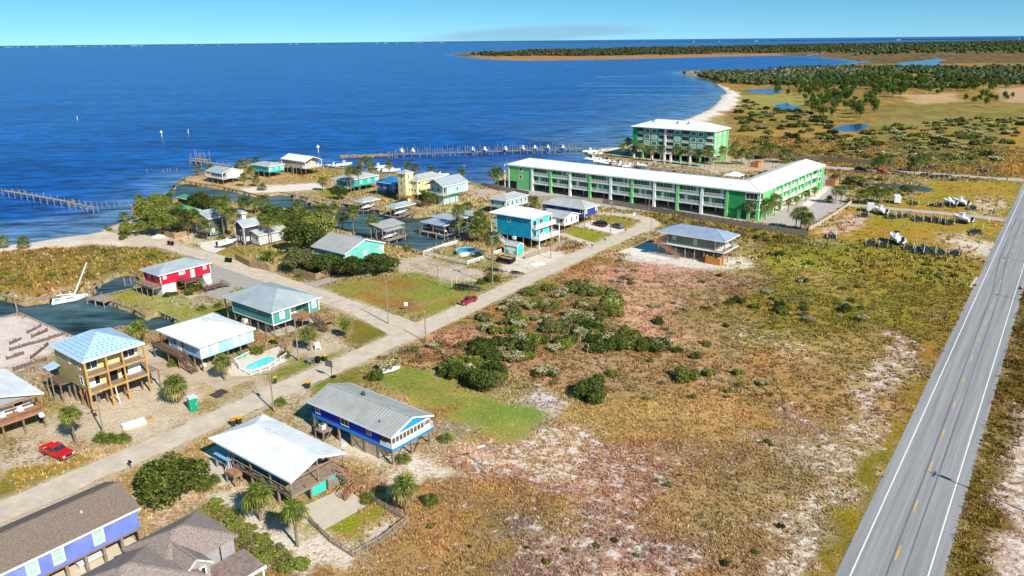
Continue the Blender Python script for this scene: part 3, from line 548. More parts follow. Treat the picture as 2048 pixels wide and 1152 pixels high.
# ------------------------------------------------------------------ roads, drives, patios
def road_mat(name, c1, c2, sc, streak=0.0, ang=0.0):
    m = bpy.data.materials.new(name); m.use_nodes = True; t = m.node_tree; b = t.nodes['Principled BSDF']; b.inputs['Roughness'].default_value = 0.9; b.inputs['Specular IOR Level'].default_value = 0.2
    g = nn(t, 'ShaderNodeNewGeometry'); n1 = nn(t, 'ShaderNodeTexNoise'); n1.inputs['Scale'].default_value = sc; n1.inputs['Detail'].default_value = 6; n1.inputs['Roughness'].default_value = 0.7
    vr = nn(t, 'ShaderNodeVectorRotate', rotation_type='Z_AXIS'); vr.inputs['Angle'].default_value = -ang; mp = nn(t, 'ShaderNodeMapping'); mp.inputs['Scale'].default_value = (0.02, 1.1, 1) if streak else (1, 1, 1)
    t.links.new(g.outputs['Position'], vr.inputs['Vector']); t.links.new(vr.outputs[0], mp.inputs['Vector']); t.links.new(mp.outputs[0], n1.inputs['Vector'])
    n2 = nn(t, 'ShaderNodeTexNoise'); n2.inputs['Scale'].default_value = 6.0; n2.inputs['Detail'].default_value = 3; t.links.new(g.outputs['Position'], n2.inputs['Vector'])
    ad = nn(t, 'ShaderNodeMath', operation='ADD'); ml = nn(t, 'ShaderNodeMath', operation='MULTIPLY_ADD'); ml.inputs[1].default_value = 0.5; t.links.new(n2.outputs['Fac'], ml.inputs[0]); t.links.new(n1.outputs['Fac'], ml.inputs[2])
    mr = nn(t, 'ShaderNodeMapRange'); mr.inputs['From Min'].default_value = 0.5; mr.inputs['From Max'].default_value = 1.0; t.links.new(ml.outputs[0], mr.inputs['Value'])
    mx = nn(t, 'ShaderNodeMixRGB'); mx.inputs['Color1'].default_value = (*s2l(c1), 1); mx.inputs['Color2'].default_value = (*s2l(c2), 1); t.links.new(mr.outputs[0], mx.inputs['Fac']); t.links.new(mx.outputs['Color'], b.inputs['Base Color'])
    MATS[name] = m; return m
def strip(name, pts, w, m, z, jit=0.0, kind='structure', step=1.5, parent=None):
    """a sheet of width w along a line of world points; w may be a list per point"""
    pts = [Vector((p[0], p[1], 0)) for p in pts]; ws = w if isinstance(w, (list, tuple)) else [w] * len(pts)
    # Catmull-Rom
    out = []; wo = []
    ext = [pts[0] * 2 - pts[1]] + pts + [pts[-1] * 2 - pts[-2]]
    for i in range(1, len(ext) - 2):
        n = max(1, int((ext[i + 1] - ext[i]).length / step))
        for k in range(n):
            u = k / n; p0, p1, p2, p3 = ext[i - 1:i + 3]
            out.append(0.5 * ((2 * p1) + (p2 - p0) * u + (2 * p0 - 5 * p1 + 4 * p2 - p3) * u * u + (3 * p1 - p0 - 3 * p2 + p3) * u ** 3)); wo.append(ws[i - 1] * (1 - u) + ws[i] * u)
    out.append(pts[-1]); wo.append(ws[-1])
    v = []; f = []
    for i, p in enumerate(out):
        d = (out[min(i + 1, len(out) - 1)] - out[max(i - 1, 0)]).normalized(); s = Vector((d.y, -d.x, 0))
        a = wo[i] / 2 + random.uniform(-jit, jit); b2 = wo[i] / 2 + random.uniform(-jit, jit)
        v += [(p.x - s.x * a, p.y - s.y * a, z), (p.x + s.x * b2, p.y + s.y * b2, z)]
        if i: f.append((2 * i - 2, 2 * i - 1, 2 * i + 1, 2 * i))
    me = bpy.data.meshes.new(name); me.from_pydata(v, [], f); me.update(); o = link(name, me, m, parent)
    if kind: o['kind'] = kind
    return o
def sheet(name, pxs, m, z, kind='structure', world=False):
    pts = [Vector((p[0], p[1], 0)) if world else P(p[0], p[1]) for p in pxs]
    me = bpy.data.meshes.new(name); me.from_pydata([(p.x, p.y, z) for p in pts], [], [tuple(range(len(pts)))]); me.update()
    if me.polygons[0].normal.z < 0: me.flip_normals()
    o = link(name, me, m); o['kind'] = kind; return o
HWY = R(53.4)
m_hwy = road_mat('highway_asphalt', (120, 118, 119), (168, 165, 164), 1.0, streak=1, ang=HWY)
m_st = road_mat('street_asphalt', (178, 161, 140), (216, 201, 181), 0.38)
m_conc = road_mat('pale_concrete', (186, 172, 154), (208, 194, 176), 0.8)
m_lot = road_mat('lot_asphalt', (166, 158, 150), (188, 178, 170), 0.3)
m_white_drive = road_mat('white_shell', (206, 194, 180), (230, 220, 208), 0.9)
m_grav = road_mat('gravel', (150, 144, 138), (178, 170, 160), 0.8)
h0 = P(1861, 934); hd = (P(2019.5, 520.5) - P(1797, 1112)).normalized(); hn = Vector((hd.y, -hd.x, 0))
hw = strip('highway', [h0 - hd * 140, h0, h0 + hd * 150, h0 + hd * 700], 10.4, m_hwy, 0.024, step=8)
m_wl = mat('white_road_paint', (232, 230, 226), 0.8, 0.06, 0.6); m_yl = mat('yellow_road_paint', (236, 178, 60), 0.8, 0.1, 0.8)
for s_, nm in ((-1, 'edge_line'), (1, 'edge_line')):
    o = strip(nm, [h0 - hd * 140 + hn * (s_ * 3.72), h0 + hn * (s_ * 3.72), h0 + hd * 700 + hn * (s_ * 3.72)], 0.17, m_wl, 0.030, step=15, kind=None, parent=hw)
dm = MB().box(-1.6, 1.6, -.075, .075, 0, .002).mesh('lane_dash')
for k in range(-10, 32):
    link('lane_dash', dm, m_yl, hw, h0 + hd * (12.19 * k + 0.2) + Vector((0, 0, 0.0295)), math.atan2(hd.y, hd.x))
# tyre-polished tracks and cracks are in the asphalt; soil edge lip
ST_A = STREET_PX
street = strip('street', [P(*p) for p in ST_A], [5.6] * 12 + [6.4, 6.0] + [5.6] * 4 + [6.5, 7, 6.5], m_st, 0.020, 0.16)
strip('turning_loop', [P(*p) for p in ((1285, 460), (1302, 450), (1296, 440), (1270, 433), (1235, 429), (1205, 427), (1180, 424))], [5, 6, 6, 5.5, 5, 4, 4], m_st, 0.012, 0.15)
strip('side_street', [P(*p) for p in SIDE_PX], [9, 7.5, 6, 5.8, 5.8, 6, 6.5, 6, 5.5, 5, 5, 4.5, 4], m_st, 0.012, 0.15)
strip('gravel_drive', [P(*p) for p in ((590, 572), (640, 566), (670, 556), (700, 545), (735, 535))], [4, 4.5, 3.5, 3, 2.5], m_grav, 0.008, 0.25)
sheet('gravel_lot', [(395, 548), (450, 527), (545, 560), (530, 580), (470, 575), (440, 600), (410, 590)], m_grav, 0.008)
sheet('boat_drive', [(392, 487), (470, 474), (486, 481), (430, 506), (408, 500)], m_white_drive, 0.015)
sheet('house_drive', [(422, 917), (470, 878), (500, 905), (470, 960), (440, 975), (405, 952)], m_conc, 0.010)
sheet('apron', [(405, 905), (470, 870), (490, 890), (440, 930)], m_conc, 0.014)
sheet('patio', [(606, 1013), (690, 975), (738, 1010), (645, 1062)], m_conc, 0.014)
sheet('pool_deck', [(448, 728), (560, 692), (575, 722), (500, 752), (462, 752)], mat('pool_deck_concrete', (216, 200, 180), .9, .08, 1.0), 0.012)
sheet('parking_pad', [(395, 760), (470, 738), (505, 758), (440, 782)], mat('pad_concrete', (192, 172, 146), .9, .1, 0.8), 0.010)
sheet('loop_drive', [(1150, 452), (1185, 440), (1262, 462), (1255, 474), (1190, 460)], m_white_drive, 0.016)
strip('white_house_drive', [P(*p) for p in ((1205, 495), (1170, 484), (1140, 474), (1120, 466))], 3.2, m_st, 0.008, 0.1)
sheet('sand_apron', [(1230, 505), (1300, 483), (1400, 510), (1330, 520)], m_white_drive, 0.010)
sheet('condo_parking', [(1003, 396), (1530, 446), (1680, 372), (1640, 344), (1500, 372), (1440, 372), (1040, 342), (1003, 380)], m_lot, 0.008)
sheet('condo_forecourt', [(1525, 449), (1612, 455), (1690, 410), (1700, 375), (1650, 365), (1590, 405)], m_lot, 0.012)
strip('condo_road', [P(*p) for p in ((1500, 331), (1560, 330), (1640, 334), (1720, 339), (1800, 344), (1900, 350), (1990, 357), (2048, 360))], [9, 8, 8.5, 8, 7, 6, 6.5, 9], m_lot, 0.012, 0.15)
strip('lot_lane', [P(*p) for p in ((1680, 411), (1740, 413), (1800, 419), (1880, 426), (1960, 434), (2010, 440))], [4.5, 4.5, 5, 5, 5, 6], m_lot, 0.016, 0.12)
sheet('highway_turnout', [(1960, 500), (1985, 484), (1990, 490), (1968, 512)], m_st, 0.012)
sheet('highway_pulloff', [(1938, 572), (1954, 552), (1957, 556), (1943, 576)], m_st, 0.012)
sheet('shell_yard', [(480, 378), (560, 372), (640, 366), (650, 377), (560, 384), (500, 386)], m_white_drive, 0.008)
sheet('condo_walk', [(1600, 412), (1650, 372), (1660, 376), (1615, 418)], m_white_drive, 0.016)
# small ponds and creeks in the marsh
m_pond = mat('pond_water', (30, 78, 140), 0.15, 0.25, 0.05, spec=0.5)
def pond(pts):
    w_ = poly(pts); me = bpy.data.meshes.new('pond'); n = len(w_); 
    vv_ = []
    for i in range(n):
        for k in range(4):
            a = Vector(w_[i]).lerp(Vector(w_[(i + 1) % n]), k / 4); j = 0.04 * (Vector(w_[i]) - Vector(w_[(i + 1) % n])).length
            vv_.append((a.x + random.uniform(-j, j), a.y + random.uniform(-j, j), 0.03))
    me.from_pydata(vv_, [], [tuple(range(len(vv_)))]); me.update()
    if me.polygons[0].normal.z < 0: me.flip_normals()
    link('pond', me, m_pond)['kind'] = 'structure'
for pts in ([(1662, 258), (1690, 250), (1720, 247), (1742, 250), (1728, 258), (1712, 262), (1690, 263)], [(1545, 216), (1556, 209), (1574, 206), (1588, 212), (1612, 216), (1580, 219)],
            [(1490, 180), (1520, 178), (1560, 178), (1568, 184), (1540, 188), (1500, 184)], [(1785, 131), (1800, 125), (1840, 122), (1870, 118), (1892, 115), (1885, 125), (1872, 133), (1830, 131)],
            [(1690, 128), (1740, 122), (1742, 124), (1700, 131)], [(1610, 111), (1645, 106), (1648, 108), (1620, 113)]):
    pond(pts)
m_pond2 = mat('dark_pond_water', (70, 72, 52), 0.2, 0.2, 0.2, spec=0.4)
pw = poly([(1735, 366), (1790, 368), (1840, 371), (1868, 378), (1862, 384), (1830, 383), (1790, 380), (1750, 373)]); m_pond = m_pond2
sheet('retention_pond', pw, m_pond2, 0.03, world=True)
# ------------------------------------------------------------------ houses
m_wood = mat('weathered_grey_wood', (150, 132, 114), .85, .18, 2.0); m_wood_d = mat('old_brown_wood', (116, 92, 74), .85, .2, 2.0); m_pine = mat('raw_yellow_lumber', (190, 146, 84), .8, .15, 2.0)
m_red_wood = mat('reddish_deck_wood', (168, 124, 94), .85, .18, 2.5)
m_pile = mat('timber_piling', (138, 116, 92), .9, .2, 1.5); m_white = mat('white_paint', (238, 238, 236), .6, .04, 1.0); m_glass = mat('dark_window_glass', (44, 56, 66), .08, .2, 1.0, spec=.6)
m_blind = mat('window_with_blinds', (176, 192, 190), .25, .1, 2.0, spec=.5); m_dark = mat('dark_interior', (30, 28, 28), .9, .1); m_screen = mat('porch_screen', (96, 88, 78), .6, .25, 1.5)
m_black = mat('black_rubber', (24, 24, 25), .6, .1); m_steel = mat('galvanised_steel', (168, 170, 172), .42, .12, 4.0, metal=.7); m_alum = mat('white_aluminium', (226, 228, 228), .4, .05)
m_grass_b = None
def roof_mats(name, rgb, rib=0.45, dark=.12, rough=.45, dep=.05):
    a = mat(name + ' ribs_a', rgb, rough, .1, .35, stripe=('X', rib, dep, dark), spec=.4); b_ = mat(name + ' ribs_b', rgb, rough, .1, .35, stripe=('Y', rib, dep, dark), spec=.4); return [a, b_]
RW = roof_mats('white metal roof', (240, 241, 242), .62, .2, .5, .03); RG = roof_mats('grey metal roof', (176, 176, 170), .62, .3, .45, .05); RB = roof_mats('blue grey metal roof', (168, 178, 182), .5, .16)
RS = roof_mats('slate blue metal roof', (150, 166, 188), .5, .14); RGN = roof_mats('green metal roof', (90, 162, 118), .5, .12); RBL = roof_mats('sky blue metal roof', (40, 130, 196), .5, .12); RSV = roof_mats('silver metal roof', (182, 184, 182), .5, .16)
RV = roof_mats('condo white metal roof', (238, 238, 240), .6, .08, .5, .03)
def shingle(name, rgb, rgb2): return [mat(name, rgb, .95, .2, 5.0, rgb2=rgb2, bump=.02, bscale=9)] * 2
RSH = shingle('brown asphalt shingles', (142, 126, 112), (100, 86, 76)); ROLD = shingle('worn grey brown shingles', (168, 152, 142), (112, 98, 92)); RUND = [mat('pale blue roof underlayment', (168, 198, 220), .6, .08, .8)] * 2
def siding(name, rgb, vert=False, sp=.3, dark=.2):
    if vert: return mat(name, rgb, .7, .05, .8, stripe=('X', sp, .02, dark)), mat(name + ' side', rgb, .7, .05, .8, stripe=('Y', sp, .02, dark))
    m = mat(name, rgb, .7, .11, .5, stripe=('Z', .22, .02, dark * .6)); return m, m
def two_mat(me, mats):
    """slot 0 on faces that look along y, slot 1 on faces that look along x"""
    me.materials.append(mats[0]); me.materials.append(mats[1])
    me.polygons.foreach_set('material_index', [1 if abs(p.normal.x) > abs(p.normal.y) else 0 for p in me.polygons])
def roof(root, x0, x1, y0, y1, z, rise, kind, mats, t=.16, name='roof', cap=None, fascia=None):
    """kind: hip_x hip_y gable_x gable_y shed_x0.. ; ridge along the named axis"""
    w, d = x1 - x0, y1 - y0; xm, ym = (x0 + x1) / 2, (y0 + y1) / 2; zt = z + rise; A, B_, C_, D_ = (x0, y0, z), (x1, y0, z), (x1, y1, z), (x0, y1, z); mb = MB()
    if kind.startswith('hip'):
        if kind == 'hip_x': i = min(d / 2, w / 2 * .98); r0, r1 = (x0 + i, ym, zt), (x1 - i, ym, zt); pl = [(A, B_, r1, r0), (B_, C_, r1), (C_, D_, r0, r1), (D_, A, r0)]
        else: i = min(w / 2, d / 2 * .98); r0, r1 = (xm, y0 + i, zt), (xm, y1 - i, zt); pl = [(A, B_, r0), (B_, C_, r1, r0), (C_, D_, r1), (D_, A, r0, r1)]
        lines = [(A, r0), (r0, r1), (r1, C_)] + ([(D_, r0), (B_, r1)] if kind == 'hip_x' else [(B_, r0), (D_, r1)])
    elif kind == 'gable_x': r0, r1 = (x0, ym, zt), (x1, ym, zt); pl = [(A, B_, r1, r0), (C_, D_, r0, r1)]; lines = [(r0, r1)]
    elif kind == 'gable_y': r0, r1 = (xm, y0, zt), (xm, y1, zt); pl = [(D_, A, r0, r1), (B_, C_, r1, r0)]; lines = [(r0, r1)]
    elif kind == 'mix_y':      # gable at the y0 end, hip at the y1 end
        i = w / 2; r0, r1 = (xm, y0, zt), (xm, y1 - i, zt); pl = [(D_, A, r0, r1), (B_, C_, r1, r0), (C_, D_, r1)]; lines = [(r0, r1), (r1, C_), (r1, D_)]
    elif kind == 'shed_x': pl = [(A, (x1, y0, zt), (x1, y1, zt), D_)]; lines = []
    elif kind == 'shed_y': pl = [(A, B_, (x1, y1, zt), (x0, y1, zt))]; lines = []
    for q in pl: mb.slab(q, t)
    me = mb.mesh(name); two_mat(me, mats); o = link(name, me, None, root)
    if lines:
        rc = MB()
        for a, b2 in lines: rc.bar(Vector(a) + Vector((0, 0, .02)), Vector(b2) + Vector((0, 0, .02)), .28, .07)
        rc.build('ridge_cap', cap or mats[0], o)
    if fascia:
        fb = MB()
        if kind.startswith('hip'):
            for a, b2 in ((A, B_), (B_, C_), (C_, D_), (D_, A)): fb.bar(Vector(a) - Vector((0, 0, .12)), Vector(b2) - Vector((0, 0, .12)), .06, .24)
        elif kind in ('gable_y', 'mix_y'):
            for a, b2 in ((A, D_), (B_, C_), (A, r0), (B_, r0)): fb.bar(Vector(a) - Vector((0, 0, .12)), Vector(b2) - Vector((0, 0, .12)), .06, .26)
        elif kind == 'gable_x':
            for a, b2 in ((A, B_), (D_, C_), (A, r0), (D_, r0)): fb.bar(Vector(a) - Vector((0, 0, .12)), Vector(b2) - Vector((0, 0, .12)), .06, .26)
        fb.build('fascia', fascia, o)
    return o
_wc = {}
def window(root, side, plane, u, z, w=1.0, h=1.4, pane=None, frame=None, mull=True, name='window', trim=.11):
    key = (round(w, 2), round(h, 2), mull, frame and frame.name, trim, name)
    if key not in _wc:
        f = MB(); a = trim
        f.box(-w / 2 - a, -w / 2, -.06, .02, -h / 2 - a, h / 2 + a).box(w / 2, w / 2 + a, -.06, .02, -h / 2 - a, h / 2 + a).box(-w / 2, w / 2, -.06, .02, h / 2, h / 2 + a).box(-w / 2, w / 2, -.075, .02, -h / 2 - a, -h / 2)
        if mull == True: f.box(-w / 2, w / 2, -.045, .0, -.03, .03)
        elif mull: 
            for i in range(1, mull): f.box(-w / 2 + w * i / mull - .04, -w / 2 + w * i / mull + .04, -.045, 0, -h / 2, h / 2)
        _wc[key] = (f.mesh(name), MB().box(-w / 2, w / 2, -.025, .01, -h / 2, h / 2).mesh('pane'))
    fm, pm = _wc[key]
    th = {'y0': 0, 'x0': -math.pi / 2, 'y1': math.pi, 'x1': math.pi / 2}[side]; loc = (u, plane, z) if side[0] == 'y' else (plane, u, z)
    o = link(name, fm, frame or m_white, root, loc, th); p = bpy.data.objects.new('pane', pm); col.objects.link(p); p.parent = o
    pmn = pane or m_glass
    if len(pm.materials) == 0: pm.materials.append(pmn)
    p.material_slots[0].link = 'OBJECT'; p.material_slots[0].material = pmn
    return o
def door(root, side, plane, u, z0, w=.95, h=2.1, m=None, frame=None):
    th = {'y0': 0, 'x0': -math.pi / 2, 'y1': math.pi, 'x1': math.pi / 2}[side]; loc = (u, plane, z0) if side[0] == 'y' else (plane, u, z0)
    o = link('door', MB().box(-w / 2, w / 2, -.05, .02, 0, h).mesh('door'), m or m_white, root, loc, th)
    MB().box(-w / 2 - .1, -w / 2, -.08, .02, 0, h + .1).box(w / 2, w / 2 + .1, -.08, .02, 0, h + .1).box(-w / 2, w / 2, -.08, .02, h, h + .1).build('door_frame', frame or m_white, o)
    MB().box(w / 2 - .16, w / 2 - .1, -.13, -.05, .95, 1.05).build('handle', m_steel, o)
    return o
def wall_box(root, x0, x1, y0, y1, z0, z1, mats, name='wall', gable=None):
    mb = MB().box(x0, x1, y0, y1, z0, z1)
    if gable:
        ax, rise = gable; xm, ym = (x0 + x1) / 2, (y0 + y1) / 2
        if ax == 'y': mb.extr([(x0, z1), (x1, z1), (xm, z1 + rise)], 'y', y0, y1)
        else: mb.extr([(y0, z1), (y1, z1), (ym, z1 + rise)], 'x', x0, x1)
    me = mb.mesh(name)
    if isinstance(mats, (tuple, list)): two_mat(me, mats); return link(name, me, None, root)
    return link(name, me, mats, root)
def trims(root, x0, x1, y0, y1, z0, z1, m=None, w=.14):
    for cx, cy in ((x0, y0), (x1, y0), (x0, y1)):
        MB().box(cx - .03 if cx == x0 else cx - w, cx + w if cx == x0 else cx + .03, cy - .03 if cy == y0 else cy - w, cy + w if cy == y0 else cy + .03, z0 + .01, z1 - .02).build('corner_board', m or m_white, root)
_pc = {}
def pilings(root, xs, ys, z1, r=.16, m=None, z0=-.3, sq=False, skip=None):
    k = (round(z1, 2), round(z0, 2), r, sq)
    if k not in _pc: _pc[k] = (MB().box(-r, r, -r, r, z0, z1) if sq else MB().tube((0, 0, z0), (0, 0, z1), r, r * .92, 8)).mesh('piling')
    for x in xs:
        for y in ys:
            if skip and skip(x, y): continue
            o = bpy.data.objects.new('piling', _pc[k]); col.objects.link(o); o.parent = root; o.location = (x, y, 0)
            if not _pc[k].materials: _pc[k].materials.append(m or m_pile)
            elif m and _pc[k].materials[0] != m: o.material_slots[0].link = 'OBJECT'; o.material_slots[0].material = m
def lin(a, b, n): return [a + (b - a) * i / (n - 1) for i in range(n)] if n > 1 else [(a + b) / 2]
def railing(root, pts, z, m, h=1.0, gap=.16, picket=True, pw=.04, post=2.2, kind_=None):
    """railing along local points on a deck of height z"""
    mb = MB(); pk = MB()
    for a, b2 in zip(pts, pts[1:]):
        a = Vector((a[0], a[1], a[2] if len(a) > 2 else z)); b2 = Vector((b2[0], b2[1], b2[2] if len(b2) > 2 else z)); L = (b2 - a).length; n = max(1, round(L / post)); U = Vector((0, 0, 1))
        for i in range(n + 1): q = a.lerp(b2, i / n); mb.bar(q, q + U * (h + .05), .1)
        mb.bar(a + U * h, b2 + U * h, .14, .05); mb.bar(a + U * .12, b2 + U * .12, .05, .08)
        if picket:
            k = int(L / gap)
            for i in range(1, k): q = a.lerp(b2, i / k); pk.bar(q + U * .12, q + U * h, pw)
    o = mb.build('railing', m, root)
    if pk.v: p = pk.build('balusters', m, o); p['kind'] = 'stuff'
    return o
def deck(root, x0, x1, y0, y1, z, m, t=.28, name='deck'):
    o = MB().box(x0, x1, y0, y1, z - .06, z).build(name, m, root); MB().box(x0 + .03, x1 - .03, y0 + .03, y0 + .09, z - t, z - .06).box(x0 + .03, x1 - .03, y1 - .09, y1 - .03, z - t, z - .06).box(x0 + .03, x0 + .09, y0 + .09, y1 - .09, z - t, z - .06).box(x1 - .09, x1 - .03, y0 + .09, y1 - .09, z - t, z - .06).build('rim_joist', m, o)
    return o
def stairs(root, a, b, w, m, rail=True, parts=True, n=None):
    """from the top point a (x,y,z) to the foot b (x,y,z), width w"""
    a = Vector(a); b = Vector(b); d = Vector((b.x - a.x, b.y - a.y, 0)).normalized(); s = Vector((d.y, -d.x, 0)) * (w / 2); n = n or max(3, int((a.z - b.z) / .19)); mb = MB()
    for q in (s, -s): mb.bar(a + q - Vector((0, 0, .12)), b + q - Vector((0, 0, .02)), .06, .28)
    st = mb.build('stair', m, root)
    tm = MB().bar(-s, s, .27, .05).mesh('step')
    for i in range(n):
        q = a.lerp(b, (i + .5) / n); o = bpy.data.objects.new('step', tm); col.objects.link(o); o.parent = st; o.location = q
        if not tm.materials: tm.materials.append(m)
    if rail:
        rl = MB(); U = Vector((0, 0, 1))
        for q in (s, -s):
            for zz in (.95, .5): rl.bar(a + q + U * zz, b + q + U * zz, .07, .09)
            for i in range(4): r_ = (a + q).lerp(b + q, i / 3); rl.bar(r_, r_ + U * 1.0, .09)
        rl.build('stair_rail', m, st)
    return st
def brace(root, a, b, m=None, w=.12): return MB().bar(a, b, .06, w).build('brace', m or m_wood, root)
def site(name, label, b, eave, a=None, c=None, cat='house', group=None):
    """a thing whose local x, y follow the plot grid; origin under the near eave corner. returns root, Lx, Ly"""
    pb = P(b[0], b[1], eave); Lx = Ly = None
    if c: Lx = (P(c[0], c[1], eave) - pb).dot(UX)
    if a: Ly = (P(a[0], a[1], eave) - pb).dot(UY)
    return thing(name, label, cat, (pb.x, pb.y, 0), GA, group), Lx, Ly
def loc(root, px, py, z=0.0):
    """photo pixel at level z -> local x, y of the thing"""
    d = P(px, py, z) - root.location; return d.dot(UX), d.dot(UY)

# ---------- royal blue house with the ribbed grey gable roof
def house_blue():
    r, Lx, Ly = site('stilt_house', 'royal blue stilt house with ribbed grey gable roof and white screened porch', (783, 876), 5.0, (630.5, 796), (873, 832))
    x0, x1, y0, y1 = .45, Lx - .35, .5, Ly - .5; fz = 2.35; bl = siding('royal_blue_siding', (22, 52, 190), dark=.12); sk = mat('azure_band', (52, 138, 224), .6, .05)
    wall_box(r, x0, x1, y0 + 2.6, y1, fz + .55, 4.75, bl, gable=('y', 1.2)); MB().box(x0 - .03, x1 + .03, y0 + 2.6, y1 + .03, fz, fz + .55).build('skirt_board', sk, r)
    roof(r, 0, Lx, 0, Ly, 5.0, 1.55, 'gable_y', RG, fascia=m_white)
    # screened porch at the near end
    wb = siding('white_lap_siding', (236, 238, 240)); MB().box(x0, x1, y0, y0 + .12, fz + .3, fz + 1.15).box(x0, x0 + .12, y0 + .12, y0 + 2.6, fz + .3, fz + 1.15).build('porch_wall', wb[0], r)
    MB().box(x0 - .04, x1 + .04, y0 - .04, y0 + 2.6, fz - .1, fz + .3).build('porch_rim', mat('bright_blue_trim', (24, 130, 196), .6, .05), r)
    n = 9; ws = (x1 - x0 - 1.4) / n
    for i in range(n):
        MB().box(x0 + i * ws + .04, x0 + (i + 1) * ws - .04, y0 + .05, y0 + .08, fz + 1.15, 4.45).build('screen_panel', m_screen, r)
    pf = MB()
    for i in range(n + 1): pf.box(x0 + i * ws - .05, x0 + i * ws + .05, y0 - .02, y0 + .1, fz + 1.15, 4.5)
    pf.box(x0 - .02, x1, y0 - .02, y0 + .1, 4.45, 4.7).build('porch_posts', m_white, r)['kind'] = 'stuff'
    for i in range(3): MB().box(x0 + .05, x0 + .08, y0 + .15 + i * .8, y0 + .85 + i * .8, fz + 1.15, 4.45).build('screen_panel', m_screen, r)
    MB().box(x0, x0 + .1, y0 + .1, y0 + 2.6, 4.45, 4.72).build('porch_beam', m_white, r)
    MB().extr([(x0, 4.72), (x1, 4.72), ((x0 + x1) / 2, 6.1)], 'y', y0 + .02, y0 + .1).build('gable_wall', mat('azure_gable', (30, 146, 208), .6, .05), r)
    MB().box(x0 + .1, x1, y0 + .12, y0 + 2.6, fz + .3, fz + .36).build('porch_floor', m_wood, r)
    # open corner balcony on the right
    railing(r, [(x1 - 1.3, y0 - .02), (x1 + .5, y0 - .02), (x1 + .5, y0 + 2.6)], fz + .35, m_white, 1.0, .3); MB().box(x1 - .02, x1 + .55, y0 - .05, y0 + 2.6, fz, fz + .34).build('balcony', mat('bright_blue_trim', (24, 130, 196)), r)
    for u, w, h, q in ((Ly - 2.0, 1.0, 1.1, 2), (Ly - 8.6, 1.7, 1.2, 2), (Ly - 14.2, .9, .7, 2)): window(r, 'x0', x0, u, 3.95, w, h, mull=q)
    window(r, 'y1', y1, Lx / 2, 3.9); window(r, 'x1', x1, Ly / 2, 3.9, 1.4, 1.2)
    pilings(r, [x0 + .15, (x0 + x1) / 2, x1 - .15], lin(y0 + .15, y1 - .2, 7), fz, .15, m_wood, sq=True)
    # enclosed ground floor and crossed braces
    pan = mat('beige_ground_floor_panel', (196, 182, 162), .85, .08, 1.0, stripe=('Y', .6, .02, .15))
    yy = lin(y0 + .15, y1 - .2, 7)
    for k in (1, 2): MB().box(x0 + .1, x0 + .16, yy[k] + .18, yy[k + 1] - .18, 0, fz - .02).build('ground_floor_panel', pan, r)
    MB().box(x0 + .16, x1 - 3, yy[1] - .1, yy[1] - .04, 0, fz - .02).build('ground_floor_panel', mat('beige_panel_front', (206, 192, 172), .85, .08), r)
    for k in (0, 2, 5):
        brace(r, (x0 + .02, yy[k], .1), (x0 + .02, yy[k + 1], fz - .1)); brace(r, (x0 + .08, yy[k], fz - .1), (x0 + .08, yy[k + 1], .1))
    for xa, xb in ((x0, (x0 + x1) / 2), ((x0 + x1) / 2, x1)): brace(r, (xa + .15, y0 + .02, .1), (xb - .15, y0 + .02, fz - .1)); brace(r, (xa + .15, y0 + .3, fz - .1), (xb - .15, y0 + .3, .1))
    # landing with the air conditioner
    deck(r, x0 - 1.9, x0 - .05, Ly - 5.4, Ly - 3.2, 1.75, m_wood); pilings(r, [x0 - 1.8], [Ly - 5.3, Ly - 3.3], 1.5, .08, m_wood, sq=True)
    ac = MB().box(x0 - 1.5, x0 - .7, Ly - 4.7, Ly - 3.9, 1.76, 2.6).build('air_conditioner', mat('pale_grey_cabinet', (200, 202, 198), .5, .06), r); MB().tube((x0 - 1.1, Ly - 4.3, 2.6), (x0 - 1.1, Ly - 4.3, 2.64), .3, n=12).build('fan_grille', m_dark, ac)
    brace(r, (x0 - 1.8, Ly - 5.3, 0), (x0 - .1, Ly - 5.3, 1.6))
    # roof vents
    v = MB().tube((Lx / 2 + .9, Ly - 7.6, 6.2), (Lx / 2 + .9, Ly - 7.6, 6.75), .3, .3, 12).tube((Lx / 2 + .9, Ly - 7.6, 6.75), (Lx / 2 + .9, Ly - 7.6, 7.0), .34, .12, 12).build('turbine_vent', mat('dark_vent', (86, 88, 92), .4, .1, metal=.5), r)
    MB().tube((1.6, 4.2, 5.4), (1.6, 4.2, 5.95), .07).build('vent_pipe', m_dark, r)
    MB().tube((Lx + .05, 1.2, 3.0), (Lx + .25, 1.2, 3.25), .05, .4, 12).build('satellite_dish', m_alum, r)
    return r
